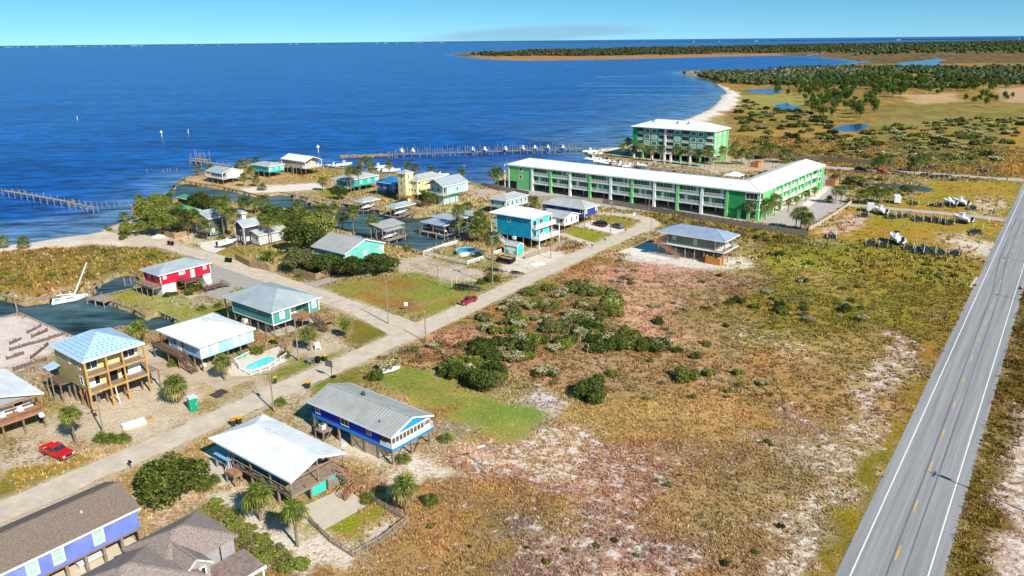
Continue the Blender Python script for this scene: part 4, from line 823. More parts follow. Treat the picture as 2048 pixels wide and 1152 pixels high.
# ---------- white-roofed house with the teal wall, deck and stairs
def house_teal_deck():
    r, Lx, Ly = site('stilt_house', 'white-roofed stilt house with wooden deck all round, ladders and outside stairs', (581, 964.5), 4.7, (447.5, 863), (695, 907))
    fz = 2.2; tw = siding('teal_siding', (46, 150, 176), dark=.12); x0, x1, y0, y1 = 1.5, Lx - 1.0, 4.6, Ly - .5
    roof(r, 0, Lx, 0, Ly, 4.7, 1.65, 'mix_y', RW, fascia=m_white); wall_box(r, x0, x1, y0, y1, fz + .02, 4.68, tw)
    MB().extr([(x0, 4.6), (x1, 4.6), ((x0 + x1) / 2, 6.0)], 'y', y0 - .02, y0 + .1).build('gable_wall', m_white, r)
    deck(r, .1, Lx - .1, .3, y0, fz, m_wood); deck(r, .1, x0 - .01, y0 + .01, y1 - 5.2, fz, m_wood)
    railing(r, [(.15, y1 - 5.2), (.15, .35), (Lx - 2.0, .35)], fz, m_wood, 1.0, .3, False); railing(r, [(Lx - .2, .4), (Lx - .2, y0)], fz, m_wood, 1.0, .3, False)
    for q in ((.2, .45), (.2, 5), (.2, 9.6), (Lx * .5, .45), (Lx - .3, .45), (Lx - .3, 4.4)):
        MB().box(q[0] - .09, q[0] + .09, q[1] - .09, q[1] + .09, fz, 4.55 if q[0] != Lx * .5 else 6.05).build('porch_post', m_wood, r)
    MB().box(.12, .3, .4, 12, 4.4, 4.6).build('beam', m_wood, r); MB().bar((.2, .45, 4.5), (Lx / 2, .45, 6.0), .1, .2).build('beam', m_wood, r); MB().bar((Lx - .2, .45, 4.5), (Lx / 2, .45, 6.0), .1, .2).build('beam', m_wood, r); MB().bar((.2, .45, 4.45), (Lx - .2, .45, 4.45), .1, .2).build('beam', m_wood, r)
    pilings(r, [.3, 3.4, 6.4, Lx - .4], lin(.5, y1 - .3, 7), fz - .25, .14, m_wood, sq=True)
    # turquoise wall of the ground floor and grey fence screen beside the stairs
    MB().box(3.6, Lx - .5, 1.0, 1.12, 0, fz - .3).build('ground_wall', mat('turquoise_panel', (60, 196, 184), .7, .08), r); MB().box(3.6, 3.72, 1.12, 5.4, 0, fz - .3).build('ground_wall', mat('sea_green_panel', (42, 150, 136), .7, .08), r)  # the side wall repeats the turquoise with its shade put into the colour
    MB().box(1.5, x1, 6.2, y1 - 1, 0, fz - .3).build('store_room', mat('store_room_wall', (126, 112, 96), .85, .12), r)
    fp = MB()
    for i in range(9): fp.box(6.4 + i * .22, 6.6 + i * .22, .42, .46, 0, 1.35 + .06 * math.sin(i * 2.1))
    fp.build('fence_screen', m_wood, r)['kind'] = 'stuff'
    # sun lounger cushions and a table on the deck are separate things; stairs at the right end
    t0 = stairs(r, (Lx - 1.0, .3, fz), (Lx - 1.0, -2.2, 1.05), 1.2, m_red_wood); deck(r, Lx - 1.75, Lx - .2, -3.6, -2.2, 1.05, m_red_wood, .2); pilings(r, [Lx - 1.6, Lx - .35], [-3.5], .9, .07, m_red_wood, sq=True)
    stairs(r, (Lx - 1.75, -2.9, 1.05), (Lx - 3.6, -2.9, 0.05), 1.2, m_red_wood); railing(r, [(Lx - .25, -2.2), (Lx - .25, -3.55), (Lx - 1.7, -3.55)], 1.05, m_red_wood, .95, .16)
    # hanging rope garland along the left rail
    g = MB(); 
    for k in range(4):
        ya = .5 + k * 3.0; pts = [(.06, ya + 3.0 * i / 8, fz + .85 - .5 * math.sin(math.pi * i / 8)) for i in range(9)]; g.path(pts, .035, 5)
    g.build('rope_garland', m_dark, r)
    # landing and broken stair on the left
    deck(r, -1.3, .1, y1 - 7.4, y1 - 5.2, fz - .3, m_red_wood, .5); pilings(r, [-1.2], [y1 - 7.3, y1 - 5.3], fz - .5, .09, m_wood, sq=True)
    for u in (y1 - 2, y1 - 7.5, y1 - 10.5): window(r, 'x0', x0, u, 3.5, 1.3, 1.1, mull=2)
    door(r, 'y0', y0, Lx * .45, fz); window(r, 'y0', y0, Lx * .7, 3.5, 1.8, 1.3, mull=3); window(r, 'y0', y0, Lx * .25, 3.5, 1.2, 1.2)
    MB().box(-.02, .5, y1 - 3.8, y1 - .2, fz + .1, fz + .2).build('tarp_awning', mat('pale_blue_tarp', (120, 176, 226), .6, .1), r)
    MB().tube((Lx * .62, Ly * .62, 5.9), (Lx * .62, Ly * .62, 6.3), .08).build('vent_pipe', m_alum, r)
    return r
# ---------- periwinkle house with the brown shingle roof, lower left
def house_periwinkle():
    r, Lx, Ly = site('stilt_house', 'periwinkle blue stilt house with brown shingle roof at the lower left edge', (-60, 1178), 5.6, None, (276, 1011.5))
    Ly = 9.6; fz = 2.7; w_ = siding('periwinkle_siding', (118, 136, 212), dark=.1)
    roof(r, 0, Lx, 0, Ly, 5.6, 1.9, 'gable_x', RSH, fascia=m_white); wall_box(r, .5, Lx - .35, .45, Ly - .45, fz, 5.45, w_, gable=('x', 1.6)); MB().box(.48, Lx - .32, .42, Ly - .42, fz - .25, fz).build('skirt_board', mat('mauve_beam', (136, 112, 108), .8, .1), r)
    m_mint = mat('mint_window_glass', (172, 204, 194), .15, .06, 1.0, spec=.5)
    for px in (245, 115, 62):
        py = 1011.5 + (276 - px) * .5
        lx, _ = loc(r, px if px != 245 else 191, (1068 if px == 245 else 1110 if px == 115 else 1134), 4.2); window(r, 'y0', .45, lx, 4.25, .95, 1.75, m_mint, trim=.18)
    window(r, 'x1', Lx - .35, Ly / 2, 4.2)
    pilings(r, lin(.8, Lx - .5, 9), [.65, Ly / 2, Ly - .7], fz - .25, .16, m_wood, sq=True)
    MB().box(.5, Lx - .4, .5, Ly - .5, .02, .06).build('slab', mat('cream_slab', (214, 200, 176), .9, .06), r); MB().box(3, Lx - 5, Ly - 3.2, Ly - 3.0, .06, fz - .3).build('store_wall', mat('cream_block', (216, 204, 182), .9, .06), r)
    MB().tube((Lx - 5.6, 2.9, 6.6), (Lx - 5.6, 2.9, 7.0), .1).build('vent_pipe', m_alum, r); MB().box(Lx - 21, Lx - 20.6, 5.6, 6.0, 7.1, 7.5).build('vent_box', m_dark, r)
    bt = MB().box(Lx - 7.5, Lx - 4.2, 1.5, 2.7, .75, 1.0).build('work_bench', m_alum, r); MB().box(Lx - 7.4, Lx - 7.2, 1.6, 2.6, .06, .75).box(Lx - 4.5, Lx - 4.3, 1.6, 2.6, .06, .75).build('bench_leg', m_alum, r)
    return r
# ---------- weathered shingle house at the bottom edge
def house_weathered():
    r, Lx, Ly = site('stilt_house', 'weathered grey shingle house with sagging brown hip roofs at the bottom edge', (330, 1200), 6.0, None, None)
    w_ = mat('grey_weathered_shingles', (172, 168, 166), .95, .2, 6.0, rgb2=(132, 126, 126), bump=.02, bscale=10)
    # local frame found from the corners in the picture
    cx, cy = loc(r, 476, 1071, 6.2); tx, ty = loc(r, 405, 1030, 8.1); lx, ly = loc(r, 299, 1056, 8.3)
    roof(r, cx - 9.4, cx, cy, cy + 8.4, 6.2, 2.0, 'hip_x', ROLD, name='hip_roof'); wall_box(r, cx - 9.0, cx - .4, cy + .4, cy + 8, 2.9, 6.15, w_)
    roof(r, cx - 17.5, cx - 6.0, cy - 3.5, cy + 7.4, 6.2, 2.4, 'hip_x', ROLD, name='main_roof'); wall_box(r, cx - 17, cx - 6.4, cy - 3.1, cy + 7, 2.9, 6.15, w_)
    dx_, dy_ = loc(r, 393, 1119, 7.6); cx, cy = dx_ + 8.4, dy_ + 4.6
    roof(r, cx - 10.2, cx - 6.6, cy - 4.6, cy + 1.2, 6.3, 1.3, 'gable_y', ROLD, name='dormer_roof', fascia=mat('grey_rake', (190, 188, 186), .8, .1))
    wall_box(r, cx - 9.9, cx - 6.9, cy - 4.2, cy, 3.0, 6.28, w_, 'dormer_wall', gable=('y', 1.15)); window(r, 'y0', cy - 4.2, cx - 8.4, 5.3, 1.9, 1.2, mull=4); cx, cy = loc(r, 476, 1071, 6.2)
    window(r, 'y0', cy + .4, cx - 2.2, 4.7, .1, 2.2, m_dark, m_dark, False, 'crack_seam', .02)
    # lower plank roof deck on the right, on white posts
    m_pl = mat('stained_planks', (146, 126, 118), .9, .22, 2.0, stripe=('Y', .22, .02, .3)); MB().slab([(cx - 6.5, cy - 4.0, 3.6), (cx + .6, cy - 4.0, 3.6), (cx + .6, cy + .3, 4.0), (cx - 6.5, cy + .3, 4.0)], .18).build('plank_deck', m_pl, r)
    MB().box(cx - 6.5, cx + .65, cy - 4.1, cy - 3.95, 3.3, 3.62).build('white_beam', m_white, r); pilings(r, [cx - 6, cx - 3, cx + .3], [cy - 3.8, cy], 3.3, .1, m_white, sq=True); brace(r, (cx + .3, cy - 3.8, 1.2), (cx - 1.5, cy - 3.8, 3.3), m_white)
    pilings(r, [cx - 16, cx - 12, cx - 8, cx - 4.5, cx - 1], [cy + 1, cy + 4, cy + 7.4], 2.9, .15)
    return r
# ---------- white gable house at the left edge
def house_left_white():
    r, Lx, Ly = site('stilt_house', 'white gable-roofed stilt house with covered porch at the left edge', (-62, 818), 6.2, None, (87.5, 785.5))
    Lx = 13.0; pb = P(87.5, 785.5, 6.2) - UX * Lx; r.location = (pb.x, pb.y, 0); Ly = 16; fz = 3.2
    roof(r, 0, Lx, 0, Ly, 6.2, 1.9, 'gable_y', RW, fascia=m_white); wall_box(r, .8, Lx - .8, 3.4, Ly - .6, fz, 6.1, siding('cream_white_siding', (226, 226, 218)))
    MB().extr([(.6, 6.1), (Lx - .6, 6.1), (Lx / 2, 7.8)], 'y', .6, .7).build('gable_wall', mat('grey_gable', (150, 152, 150), .8, .08), r)
    deck(r, .2, Lx - .3, .2, 3.4, fz, m_red_wood, .4); railing(r, [(.25, 3.4), (.25, .25), (Lx - .35, .25), (Lx - .35, 3.4)], fz, m_red_wood, 1.05, .15)
    for x in lin(.4, Lx - .5, 4): MB().box(x - .09, x + .09, .3, .48, fz, 6.05).build('porch_post', m_red_wood, r)
    MB().box(.3, Lx - .4, .3, .48, 5.85, 6.1).build('beam', m_red_wood, r)
    for u in (3, 6.5, 10): window(r, 'y0', 3.4, u, 4.7, 1.5, 1.3, m_glass)
    pilings(r, lin(.5, Lx - .6, 5), lin(.5, Ly - .8, 5), fz - .3, .17, m_pile); MB().tube((Lx - 1.2, .1, 2.4), (Lx - 1.1, -.3, 2.7), .05, .45, 12).build('satellite_dish', m_alum, r)
    for k, (u, cc) in enumerate(((4.6, (196, 214, 204)), (7.2, (230, 232, 232)), (9.8, (236, 238, 238)))):
        ch = MB().box(u - .4, u + .4, 1.4, 2.2, fz + .4, fz + .52).box(u - .4, u + .4, 2.1, 2.24, fz + .52, fz + 1.1).build('porch_seat', mat(f'porch_seat_paint_{k}', cc, .5, .05), r)
    MB().box(1, 6, 2, 9, .02, .06).build('slab', mat('tan_slab', (204, 180, 148), .9, .08), r)
    return r
# ---------- house under construction
def house_construction():
    r, Lx, Ly = site('unfinished_house', 'two-storey tan house under construction with pale blue underlayment roof on timber piles', (164, 725), 9.6, (100, 690), (290, 686))
    fz = 3.7; x0, x1, y0, y1 = .5, Lx - .4, 2.4, Ly - .4; w_ = siding('olive_tan_siding', (178, 160, 108), dark=.08); wf = mat('yellow_sheathing', (222, 190, 128), .85, .06, 1.0)
    roof(r, 0, Lx, 0, Ly, 9.6, 2.5, 'hip_y' if Ly > Lx else 'hip_x', RUND, fascia=m_white)
    # printed marks on the underlayment sheets
    pr = mat('grey_blue_print', (92, 128, 168), .7, .1); mk = MB(); rise = 2.5; slope = rise / (min(Lx, Ly) / 2)
    for i in range(9):
        for j in range(30):
            u = .9 + j * .42 * 1.0 + (i % 2) * .2; d = .45 + i * .62
            if d < min(Lx, Ly) / 2 - .3:
                if d + .3 < u * 1.0 < Lx - d - .6 and j % 2 == 0: zz = 9.6 + d * slope + .02; mk.add([(u, d, zz), (u + .34, d, zz), (u + .34, d + .16, zz + .16 * slope), (u, d + .16, zz + .16 * slope)], [(0, 1, 2, 3)])
                if d + .3 < u < Ly - d - .6 and j % 2 == 0: zz = 9.6 + d * slope + .02; mk.add([(d, u, zz), (d, u + .34, zz), (d + .16, u + .34, zz + .16 * slope), (d + .16, u, zz + .16 * slope)], [(0, 1, 2, 3)])
    mk.build('printed_marks', pr, r)['kind'] = 'stuff'
    wall_box(r, x0, x1, y0 + .02, y1, fz, 9.55, w_); MB().box(x0 + .15, x1 - .15, y0 - .05, y0 + .01, fz, 9.5).build('front_sheathing', wf, r); [MB().box(a_, b_, y0 - .09, y0 - .05, fz, 6.5).build('house_wrap', mat('white_house_wrap', (232, 234, 236), .7, .05), r) for a_, b_ in ((x0, x0 + 1.9), (x1 - 2.2, x1))]
    wall_box(r, x0, x0 + .14, .35, y0, fz + .01, 9.54, w_, 'side_wing_wall')
    for z in (fz, 6.75): 
        MB().box(x0, x1, .2, y0, z - .1, z).build('balcony_floor', m_wood, r); MB().box(x0 - .05, x1 + .05, .1, .2, z - .35, z + .02).build('rim_beam', m_pine, r)
    MB().box(x1, x1 + 2.2, .2, y1 - 3, fz - .1, fz).build('side_deck', m_wood, r); MB().box(x1 + 2.2, x1 + 2.3, .1, y1 - 3, fz - .35, fz + .02).build('rim_beam', m_pine, r); MB().box(x0 - 1.8, x0 - .01, y1 - 4.2, y1 + .6, fz - .3, fz).build('rear_deck', m_wood_d, r)
    for x in (.35, Lx * .36, Lx * .62, Lx - .25): MB().box(x - .14, x + .14, .12, .4, -.2, 9.5).build('timber_post', m_pine, r)
    for px, w, z in ((Lx * .2, 2.0, 4.9), (Lx * .75, 2.4, 4.9)): window(r, 'y0', y0 - .05, px, z, w, 1.7, m_dark, m_white, 2)
    for px, w in ((Lx * .2, 2.0), (Lx * .8, 2.2)): window(r, 'y0', y0 - .05, px, 8.0, w, 1.8, m_glass, m_white, 2)
    MB().box(Lx * .42, Lx * .58, y0 - .07, y0 - .05, fz, 6.0).build('door_opening', m_dark, r)  # flat dark panel, painted as the shade inside the doorway
    for u, z, w, h in ((2.9, 5.3, .9, 1.4), (2.9, 8.1, .55, 1.3), (6.6, 8.2, .55, 1.3)): window(r, 'x0', x0, u, z, w, h, m_glass, m_white)
    pilings(r, lin(x0 + .2, x1 - .2, 4), lin(y0, y1 - .3, 5), fz - .1, .17, m_pile); pilings(r, [x1 + 2.1], [.4, 3.6, 6.8], fz - .2, .15, m_pile); pilings(r, [x0 - 1.6], [y1 - 4, y1 - .4], fz - .2, .14, m_pile)
    brace(r, (x0, y0 + 2.8, .3), (x0, y0 + .2, 3.2), m_pine); brace(r, (x0, y0 + .4, .4), (x0, y0 + 2.6, 2.6), m_pine); brace(r, (Lx * .45, .1, -.1), (Lx * .42, .1, 3.5), m_alum, .2)
    MB().box(x0 - .1, x1 + .1, y0 + .2, y0 + .4, fz - .4, fz - .1).build('floor_beam', m_pine, r)
    st = roof(r, x0 - 2.2, x0 - .2, y1 - 1.8, y1 + .8, 5.9, .4, 'shed_x', RUND, name='porch_roof'); pilings(r, [x0 - 2.0], [y1 - 1.6, y1 + .6], 5.8, .08, m_wood, sq=True)
    return r
def house_paleblue():
    r, Lx, Ly = site('stilt_house', 'pale blue stilt house with white hip roof beside the kidney-shaped pool', (396, 695), 5.3, (314.5, 659), (510, 656))
    fz = 2.5; w_ = siding('pale_blue_siding', (164, 204, 240), dark=.1); x0, x1, y0, y1 = .6, Lx - .45, .5, Ly - 3.4
    roof(r, 0, Lx, 0, Ly, 5.3, 2.1, 'hip_y' if Ly > Lx else 'hip_x', RW, fascia=m_white); wall_box(r, x0, x1, y0, y1, fz, 5.25, w_); trims(r, x0, x1, y0, y1, fz, 5.25)
    mw = mat('white_blind_glass', (214, 222, 226), .2, .06, 1.0, spec=.5)
    for px in (430, 442 - 8, 0):
        pass
    for u in (1.6, 3.6, 8.2, 10.2): window(r, 'y0', y0, u, 4.0, .9, 1.6, mw, trim=.16)
    for u in (y1 - 2.4, y1 - 5.4): window(r, 'x0', x0, u, 4.0, .9, 1.3)
    door(r, 'x0', x0, y1 - 3.9, fz + .02)
    deck(r, -1.6, x0 - .02, y1 - 7.0, y1 + 2.8, fz, m_wood_d); deck(r, x0, x1, y1 + .02, y1 + 2.8, fz, m_wood_d); railing(r, [(-1.55, y1 - 7), (-1.55, y1 + 2.75), (x1, y1 + 2.75)], fz, m_wood_d, 1.0, .18); stairs(r, (-.9, y1 - 7.0, fz), (-.9, y1 - 11.2, .05), 1.3, m_wood_d)
    for q in ((.3, y1 + 2.6), (-1.4, y1 + 2.6)): MB().box(q[0] - .1, q[0] + .1, q[1] - .1, q[1] + .1, -.1, 5.2 if q[0] > 0 else fz).build('porch_post', m_wood_d, r)
    pilings(r, lin(x0 + .2, x1 - .2, 5), lin(y0 + .2, y1 + 2.5, 6), fz, .15); pilings(r, [-1.45], [y1 - 6.8, y1 - 3], fz - .2, .12)
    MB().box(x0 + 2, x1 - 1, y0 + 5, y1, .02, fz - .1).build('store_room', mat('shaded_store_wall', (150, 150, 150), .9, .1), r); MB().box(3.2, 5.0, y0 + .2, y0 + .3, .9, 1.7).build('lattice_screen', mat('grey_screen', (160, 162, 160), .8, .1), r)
    MB().tube((.4, -.3, .1), (.4, -.3, 1.5), .05).tube((.4, -.3, 1.5), (.5, -.6, 1.7), .05, .45, 12).build('satellite_dish', mat('beige_dish', (214, 196, 170), .6, .06), r)
    MB().tube((Lx * .62, Ly * .52, 7.2), (Lx * .62, Ly * .52, 7.5), .12).build('vent_pipe', m_alum, r)
    return r
def house_tealgreen():
    r, Lx, Ly = site('stilt_house', 'teal board-and-batten stilt house with blue-grey hip roof by the street corner', (542.5, 626), 5.8, (442.5, 592.5), (647.5, 595))
    fz = 2.8; w_ = siding('teal_batten', (84, 158, 150), True, .4, .25); x0, x1, y0, y1 = .5, Lx - .45, .5, Ly - 3.2
    roof(r, 0, Lx, 0, Ly, 5.8, 2.5, 'hip_y', RB, fascia=m_white)
    wall_box(r, x0, x0 + 4.6, y0, y1, fz, 5.75, w_); wall_box(r, x0 + 4.6, x1, y0 + 2.6, y1, fz, 5.75, w_); wall_box(r, x1 - 2.8, x1, y0, y0 + 2.6, fz, 5.75, w_); trims(r, x0, x0 + 4.6, y0, y1, fz, 5.75); trims(r, x1 - 2.8, x1, y0, y0 + 2.5, fz, 5.75)
    MB().box(x0 - .04, x0 + 4.64, y0 - .04, y1, fz - .2, fz).build('skirt_board', m_white, r); MB().box(x0 + 4.64, x1 + .04, y0 - .04, y0 + 2.6, fz - .2, fz).build('porch_floor', m_red_wood, r)
    window(r, 'y0', y0, x0 + 2.4, 4.4, .95, 1.4, m_blind, trim=.16); window(r, 'y0', y0, x1 - 1.4, 4.4, .95, 1.4, m_blind, trim=.16); door(r, 'y0', y0 + 2.6, x0 + 7.0, fz, 1.6, 2.1); window(r, 'y0', y0 + 2.6, x0 + 5.6, 4.5, .8, 1.2)
    for u in (6.5, 8.0): window(r, 'x0', x0, u, 5.0, .7, .5, mull=False)
    deck(r, x0 + 5.5, x1 - 2.8, y0 - 2.6, y0 - .06, fz - .05, m_red_wood); railing(r, [(x0 + 5.5, y0 - .1), (x0 + 5.5, y0 - 2.55), (x0 + 6.6, y0 - 2.55)], fz, m_red_wood, .95, .2); stairs(r, (x1 - 3.8, y0 - 2.6, fz), (x1 - 3.8, y0 - 6.6, .05), 1.3, m_wood_d)
    deck(r, x1 - 2.6, x1 + .4, y0 - 4.8, y0 - 1.6, 1.5, m_red_wood); railing(r, [(x1 - 2.6, y0 - 4.75), (x1 + .35, y0 - 4.75), (x1 + .35, y0 - 1.6)], 1.5, m_red_wood, .95, .2)
    deck(r, x0, x1, y1 + .02, y1 + 2.8, fz, m_wood_d); railing(r, [(x0, y1), (x0, y1 + 2.75), (x1, y1 + 2.75)], fz, m_wood_d, 1.0, .25)
    MB().box(x0 - .1, x0 + .1, y1 + 2.6, y1 + 2.8, fz, 5.7).build('porch_post', m_wood_d, r)
    pilings(r, lin(x0 + .2, x1 - .2, 5), lin(y0 + .2, y1 + 2.6, 7), fz - .1, .15); pilings(r, [x0 + 5.6, x1 - 2.9], [y0 - 2.5], fz - .2, .1); pilings(r, [x1 - 2.5, x1 + .3], [y0 - 4.7], 1.4, .1)
    brace(r, (x0, y0 + .2, .2), (x0, y0 + 2.8, fz)); brace(r, (x0 + .2, y0, fz), (x0 + 3, y0, .3)); brace(r, (x0, y1, .2), (x0, y1 - 3, fz))
    MB().box(x0 - 1.1, x0 - .1, 9.8, 10.8, 1.4, 2.2).build('air_conditioner', mat('pale_grey_cabinet', (200, 202, 198)), r); MB().box(x0 - 1.4, x0 - .05, 9.4, 11.2, 1.2, 1.38).build('equipment_shelf', m_wood, r); brace(r, (x0 - 1.3, 9.5, 0), (x0, 9.5, 1.3)); pilings(r, [x0 - 1.3], [9.6, 11], 1.2, .06, m_wood, sq=True)
    # bare sheet patch on the roof
    s_ = 2.5 / (Lx / 2); MB().slab([(Lx - 5.9, .6, 5.8 + .6 * s_ + .06), (Lx - 4.4, .6, 5.8 + .6 * s_ + .06), (Lx - 4.4, 3.4, 5.8 + 3.4 * s_ + .06), (Lx - 5.9, 3.4, 5.8 + 3.4 * s_ + .06)], .05).build('roof_panel', RSV[0], r)
    MB().box(x0, x1, y0, y1, .01, .05).build('slab', mat('grey_slab', (186, 178, 166), .9, .08), r)
    return r
def house_red():
    r, Lx, Ly = site('stilt_house', 'crimson red stilt house with grey hip roof and white trim beside the canal', (317.5, 551), 5.7, (277.5, 539), (422.5, 524.5))
    fz = 2.9; w_ = siding('crimson_siding', (206, 28, 60), dark=.08); x0, x1, y0, y1 = .4, Lx - .35, .4, Ly - .6
    roof(r, -.2, Lx, 0, Ly, 5.7, 1.5, 'hip_x', RB, fascia=m_white); wall_box(r, x0, x1, y0, y1, fz, 5.65, w_); trims(r, x0, x1, y0, y1, fz, 5.65); wall_box(r, x0 + .1, x0 + 3.8, y0 + .1, y1 - 3, 0, fz, siding('white_lap_siding', (236, 238, 240)), 'ground_floor'); wall_box(r, x1 - 2.2, x1 - .1, y0 + .1, y1 - .2, 0, fz, siding('white_lap_siding', (236, 238, 240)), 'ground_floor')
    window(r, 'y0', y0, 1.6, 4.7, .7, .7, m_blind, mull=False); window(r, 'y0', y0, 6.2, 4.8, 1.5, .7, m_blind, mull=2); window(r, 'y0', y0, x1 - 1.6, 4.7, .7, .7, m_blind, mull=False); door(r, 'y0', y0, 9.0, fz, .9, 2.1)
    for u in (2.6, 5.8): window(r, 'x0', x0, u, 4.5, .8, 1.1)
    deck(r, -2.3, x0 - .02, -.3, y1, fz, m_wood); railing(r, [(x0 - .1, -.25), (-2.25, -.25), (-2.25, y1)], fz, m_wood, 1.0, .3); pilings(r, [-2.1], lin(0, y1 - .2, 4), fz - .2, .1, m_wood)
    deck(r, 5.2, 9.8, -2.0, y0 - .04, fz - .2, m_wood_d); railing(r, [(5.2, y0 - .05), (5.2, -1.95), (8.3, -1.95)], fz - .2, m_wood_d, .95, .2); stairs(r, (9.2, -2.0, fz - .2), (9.2, -4.6, 1.2), 1.2, m_wood_d); deck(r, 8.4, 13.4, -6.2, -4.6, 1.2, m_wood_d); railing(r, [(8.4, -6.15), (13.3, -6.15)], 1.2, m_wood_d, .95, .3); stairs(r, (13.4, -5.4, 1.2), (15.2, -5.4, .05), 1.2, m_wood_d)
    pilings(r, lin(4.5, x1 - .3, 4), [y0 + .3, y1 - .4], fz, .14); pilings(r, [5.4, 9.6], [-1.9], fz - .3, .1); pilings(r, [8.6, 11, 13.2], [-6.1, -4.7], 1.1, .09)
    return r
for fn in (house_blue, house_teal_deck, house_periwinkle, house_weathered, house_left_white, house_construction, house_paleblue, house_tealgreen, house_red): fn()
# ------------------------------------------------------------------ the other houses, boathouses and the two green apartment blocks
def ghouse(label, a, b, c, eave, kind, rise, mats, rgb, fz, wy=3, wx=2, porch=None, ov=.5, piles=True, cat='house', name='stilt_house', storeys=1, vert=False, pane=None, trim=True, group=None, dock_w=None):
    r, Lx, Ly = site(name, label, b, eave, a, c, cat, group); key = 'siding_%d_%d_%d' % rgb; w_ = siding(key, rgb, vert, .4, .15)
    x0, x1, y0, y1 = ov, Lx - ov, ov, Ly - ov
    if porch and 'x0' in porch: x0 += 2.2
    if porch and 'y0' in porch: y0 += 2.0
    k = kind if kind in ('hip_x', 'hip_y', 'gable_x', 'gable_y', 'shed_x', 'shed_y') else ('hip_y' if Ly > Lx else 'hip_x')
    roof(r, 0, Lx, 0, Ly, eave, rise, k, mats, fascia=m_white)
    wall_box(r, x0, x1, y0, y1, fz, eave - .05, w_, gable=(k[-1], rise * .85) if k.startswith('gable') else None)
    if trim: trims(r, x0, x1, y0, y1, fz, eave - .06)
    for s_ in range(storeys):
        z = fz + 1.6 + s_ * 3.0
        if z > eave - .5: z = (fz + eave) / 2
        for u in lin(y0 + 1.2, y1 - 1.2, wx) if wx else []: window(r, 'x0', x0, u, z, .9, 1.2, pane)
        for u in lin(x0 + 1.1, x1 - 1.1, wy) if wy else []: window(r, 'y0', y0, u, z, .9, 1.2, pane or m_blind)
    if porch:
        for pz in ([fz] if storeys == 1 else [fz, fz + 3.0]):
            if 'x0' in porch: deck(r, .2, x0 - .02, .2, Ly - .2, pz, m_wood); railing(r, [(.25, Ly - .3), (.25, .25), (x0, .25)], pz, m_white, 1.0, .35, pw=.06)
            if 'y0' in porch: deck(r, .2, Lx - .2, .2, y0 - .02, pz, m_wood); railing(r, [(.25, y0), (.25, .25), (Lx - .25, .25), (Lx - .25, y0)], pz, m_white, 1.0, .35, pw=.06)
        for q in ((.3, .3), (.3, Ly - .4), (Lx - .4, .3)): MB().box(q[0] - .1, q[0] + .1, q[1] - .1, q[1] + .1, fz, eave - .05).build('porch_post', m_white, r)
    if piles and fz > .8: pilings(r, lin(.5, Lx - .6, max(2, round(Lx / 3.2))), lin(.5, Ly - .6, max(2, round(Ly / 3.2))), fz - .05, .15)
    return r, Lx, Ly
# two-storey turquoise house
def house_turquoise():
    r, Lx, Ly = site('stilt_house', 'tall bright turquoise stilt house with white hip roof and white balconies', (1063.5, 438), 9.2, (980.5, 423.5), (1098.7, 425.4))
    fz = 2.8; w_ = siding('turquoise_siding', (12, 158, 194), dark=.06); ws = siding('aqua_siding', (70, 206, 204), dark=.06)  # one siding in two tones: shade and sunlight of the sides painted in
    roof(r, 0, Lx, 0, Ly, 9.2, 2.0, 'hip_y', RW, fascia=m_white); x0, x1, y0, y1 = .5, Lx - .5, .5, Ly - 2.6
    wall_box(r, x0, x1, y0, y1, fz, 9.15, (ws[0], w_[0])); trims(r, x0, x1, y0, y1, fz, 9.15); window(r, 'x0', x0, 9.2, 7.6, .8, 1.2, m_glass, m_white)
    for z in (fz, 6.1):
        e = 3.0 if z < 4 else 1.6
        deck(r, x0, x1 + 1.6, y0 - e, y0 - .02, z, m_white); railing(r, [(x0 + .05, y0 - .1), (x0 + .05, y0 - e + .05), (x1 + 1.55, y0 - e + .05), (x1 + 1.55, y0)], z, m_white, 1.1, .25, pw=.1)
        door(r, 'y0', y0, x0 + 1.6, z, 1.7, 2.1, m_glass); window(r, 'y0', y0, x0 + 5.0, z + 1.5, 1.8, 1.3, m_glass, mull=2)
        for k in range(3): MB().box(x0 + 3.2 + k * 1.3, x0 + 3.9 + k * 1.3, y0 - 1.1, y0 - .4, z + .02, z + .45).box(x0 + 3.2 + k * 1.3, x0 + 3.9 + k * 1.3, y0 - .5, y0 - .36, z + .45, z + 1.05).build('deck_chair', mat('white_plastic', (234, 236, 236), .4, .04), r)
        deck(r, x0, x1, y1 + .02, y1 + 2.3, z, m_white); railing(r, [(x0 + .05, y1), (x0 + .05, y1 + 2.25), (x1, y1 + 2.25)], z, m_white, 1.1, .25, pw=.1)
    for q in ((x0 + .1, y0 - 2.9), (x1 + 1.4, y0 - 2.9), (x1 + 1.4, y0), (x0 + .1, y1 + 2.2)): MB().box(q[0] - .12, q[0] + .12, q[1] - .12, q[1] + .12, -.1, 6.0 if q[1] < 0 else 9.1).build('porch_post', m_white, r)
    pilings(r, lin(x0 + .2, x1 - .2, 4), lin(y0 + .2, y1 + 2, 6), fz, .17, m_wood); pilings(r, lin(x0 + .2, x1 + 1.4, 4), [y0 - 2.8], fz - .1, .15, m_wood)
    stairs(r, (x0 - .7, y1 + 1, fz), (x0 - .7, y1 - 4.5, .05), 1.2, m_white)
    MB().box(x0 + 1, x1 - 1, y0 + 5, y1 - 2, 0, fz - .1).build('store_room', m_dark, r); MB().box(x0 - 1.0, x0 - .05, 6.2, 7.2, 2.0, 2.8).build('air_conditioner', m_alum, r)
    brace(r, (x0 - .9, 6.2, .4), (x0 - .1, 6.2, 1.9))
house_turquoise()
ghouse('dark blue stilt house with grey hip roof below the long green block', (1080.7, 406), (1170, 418.6), (1205, 410), 5.8, 'hip', 2.0, RSV, (40, 72, 150), 3.0, 2, 4)
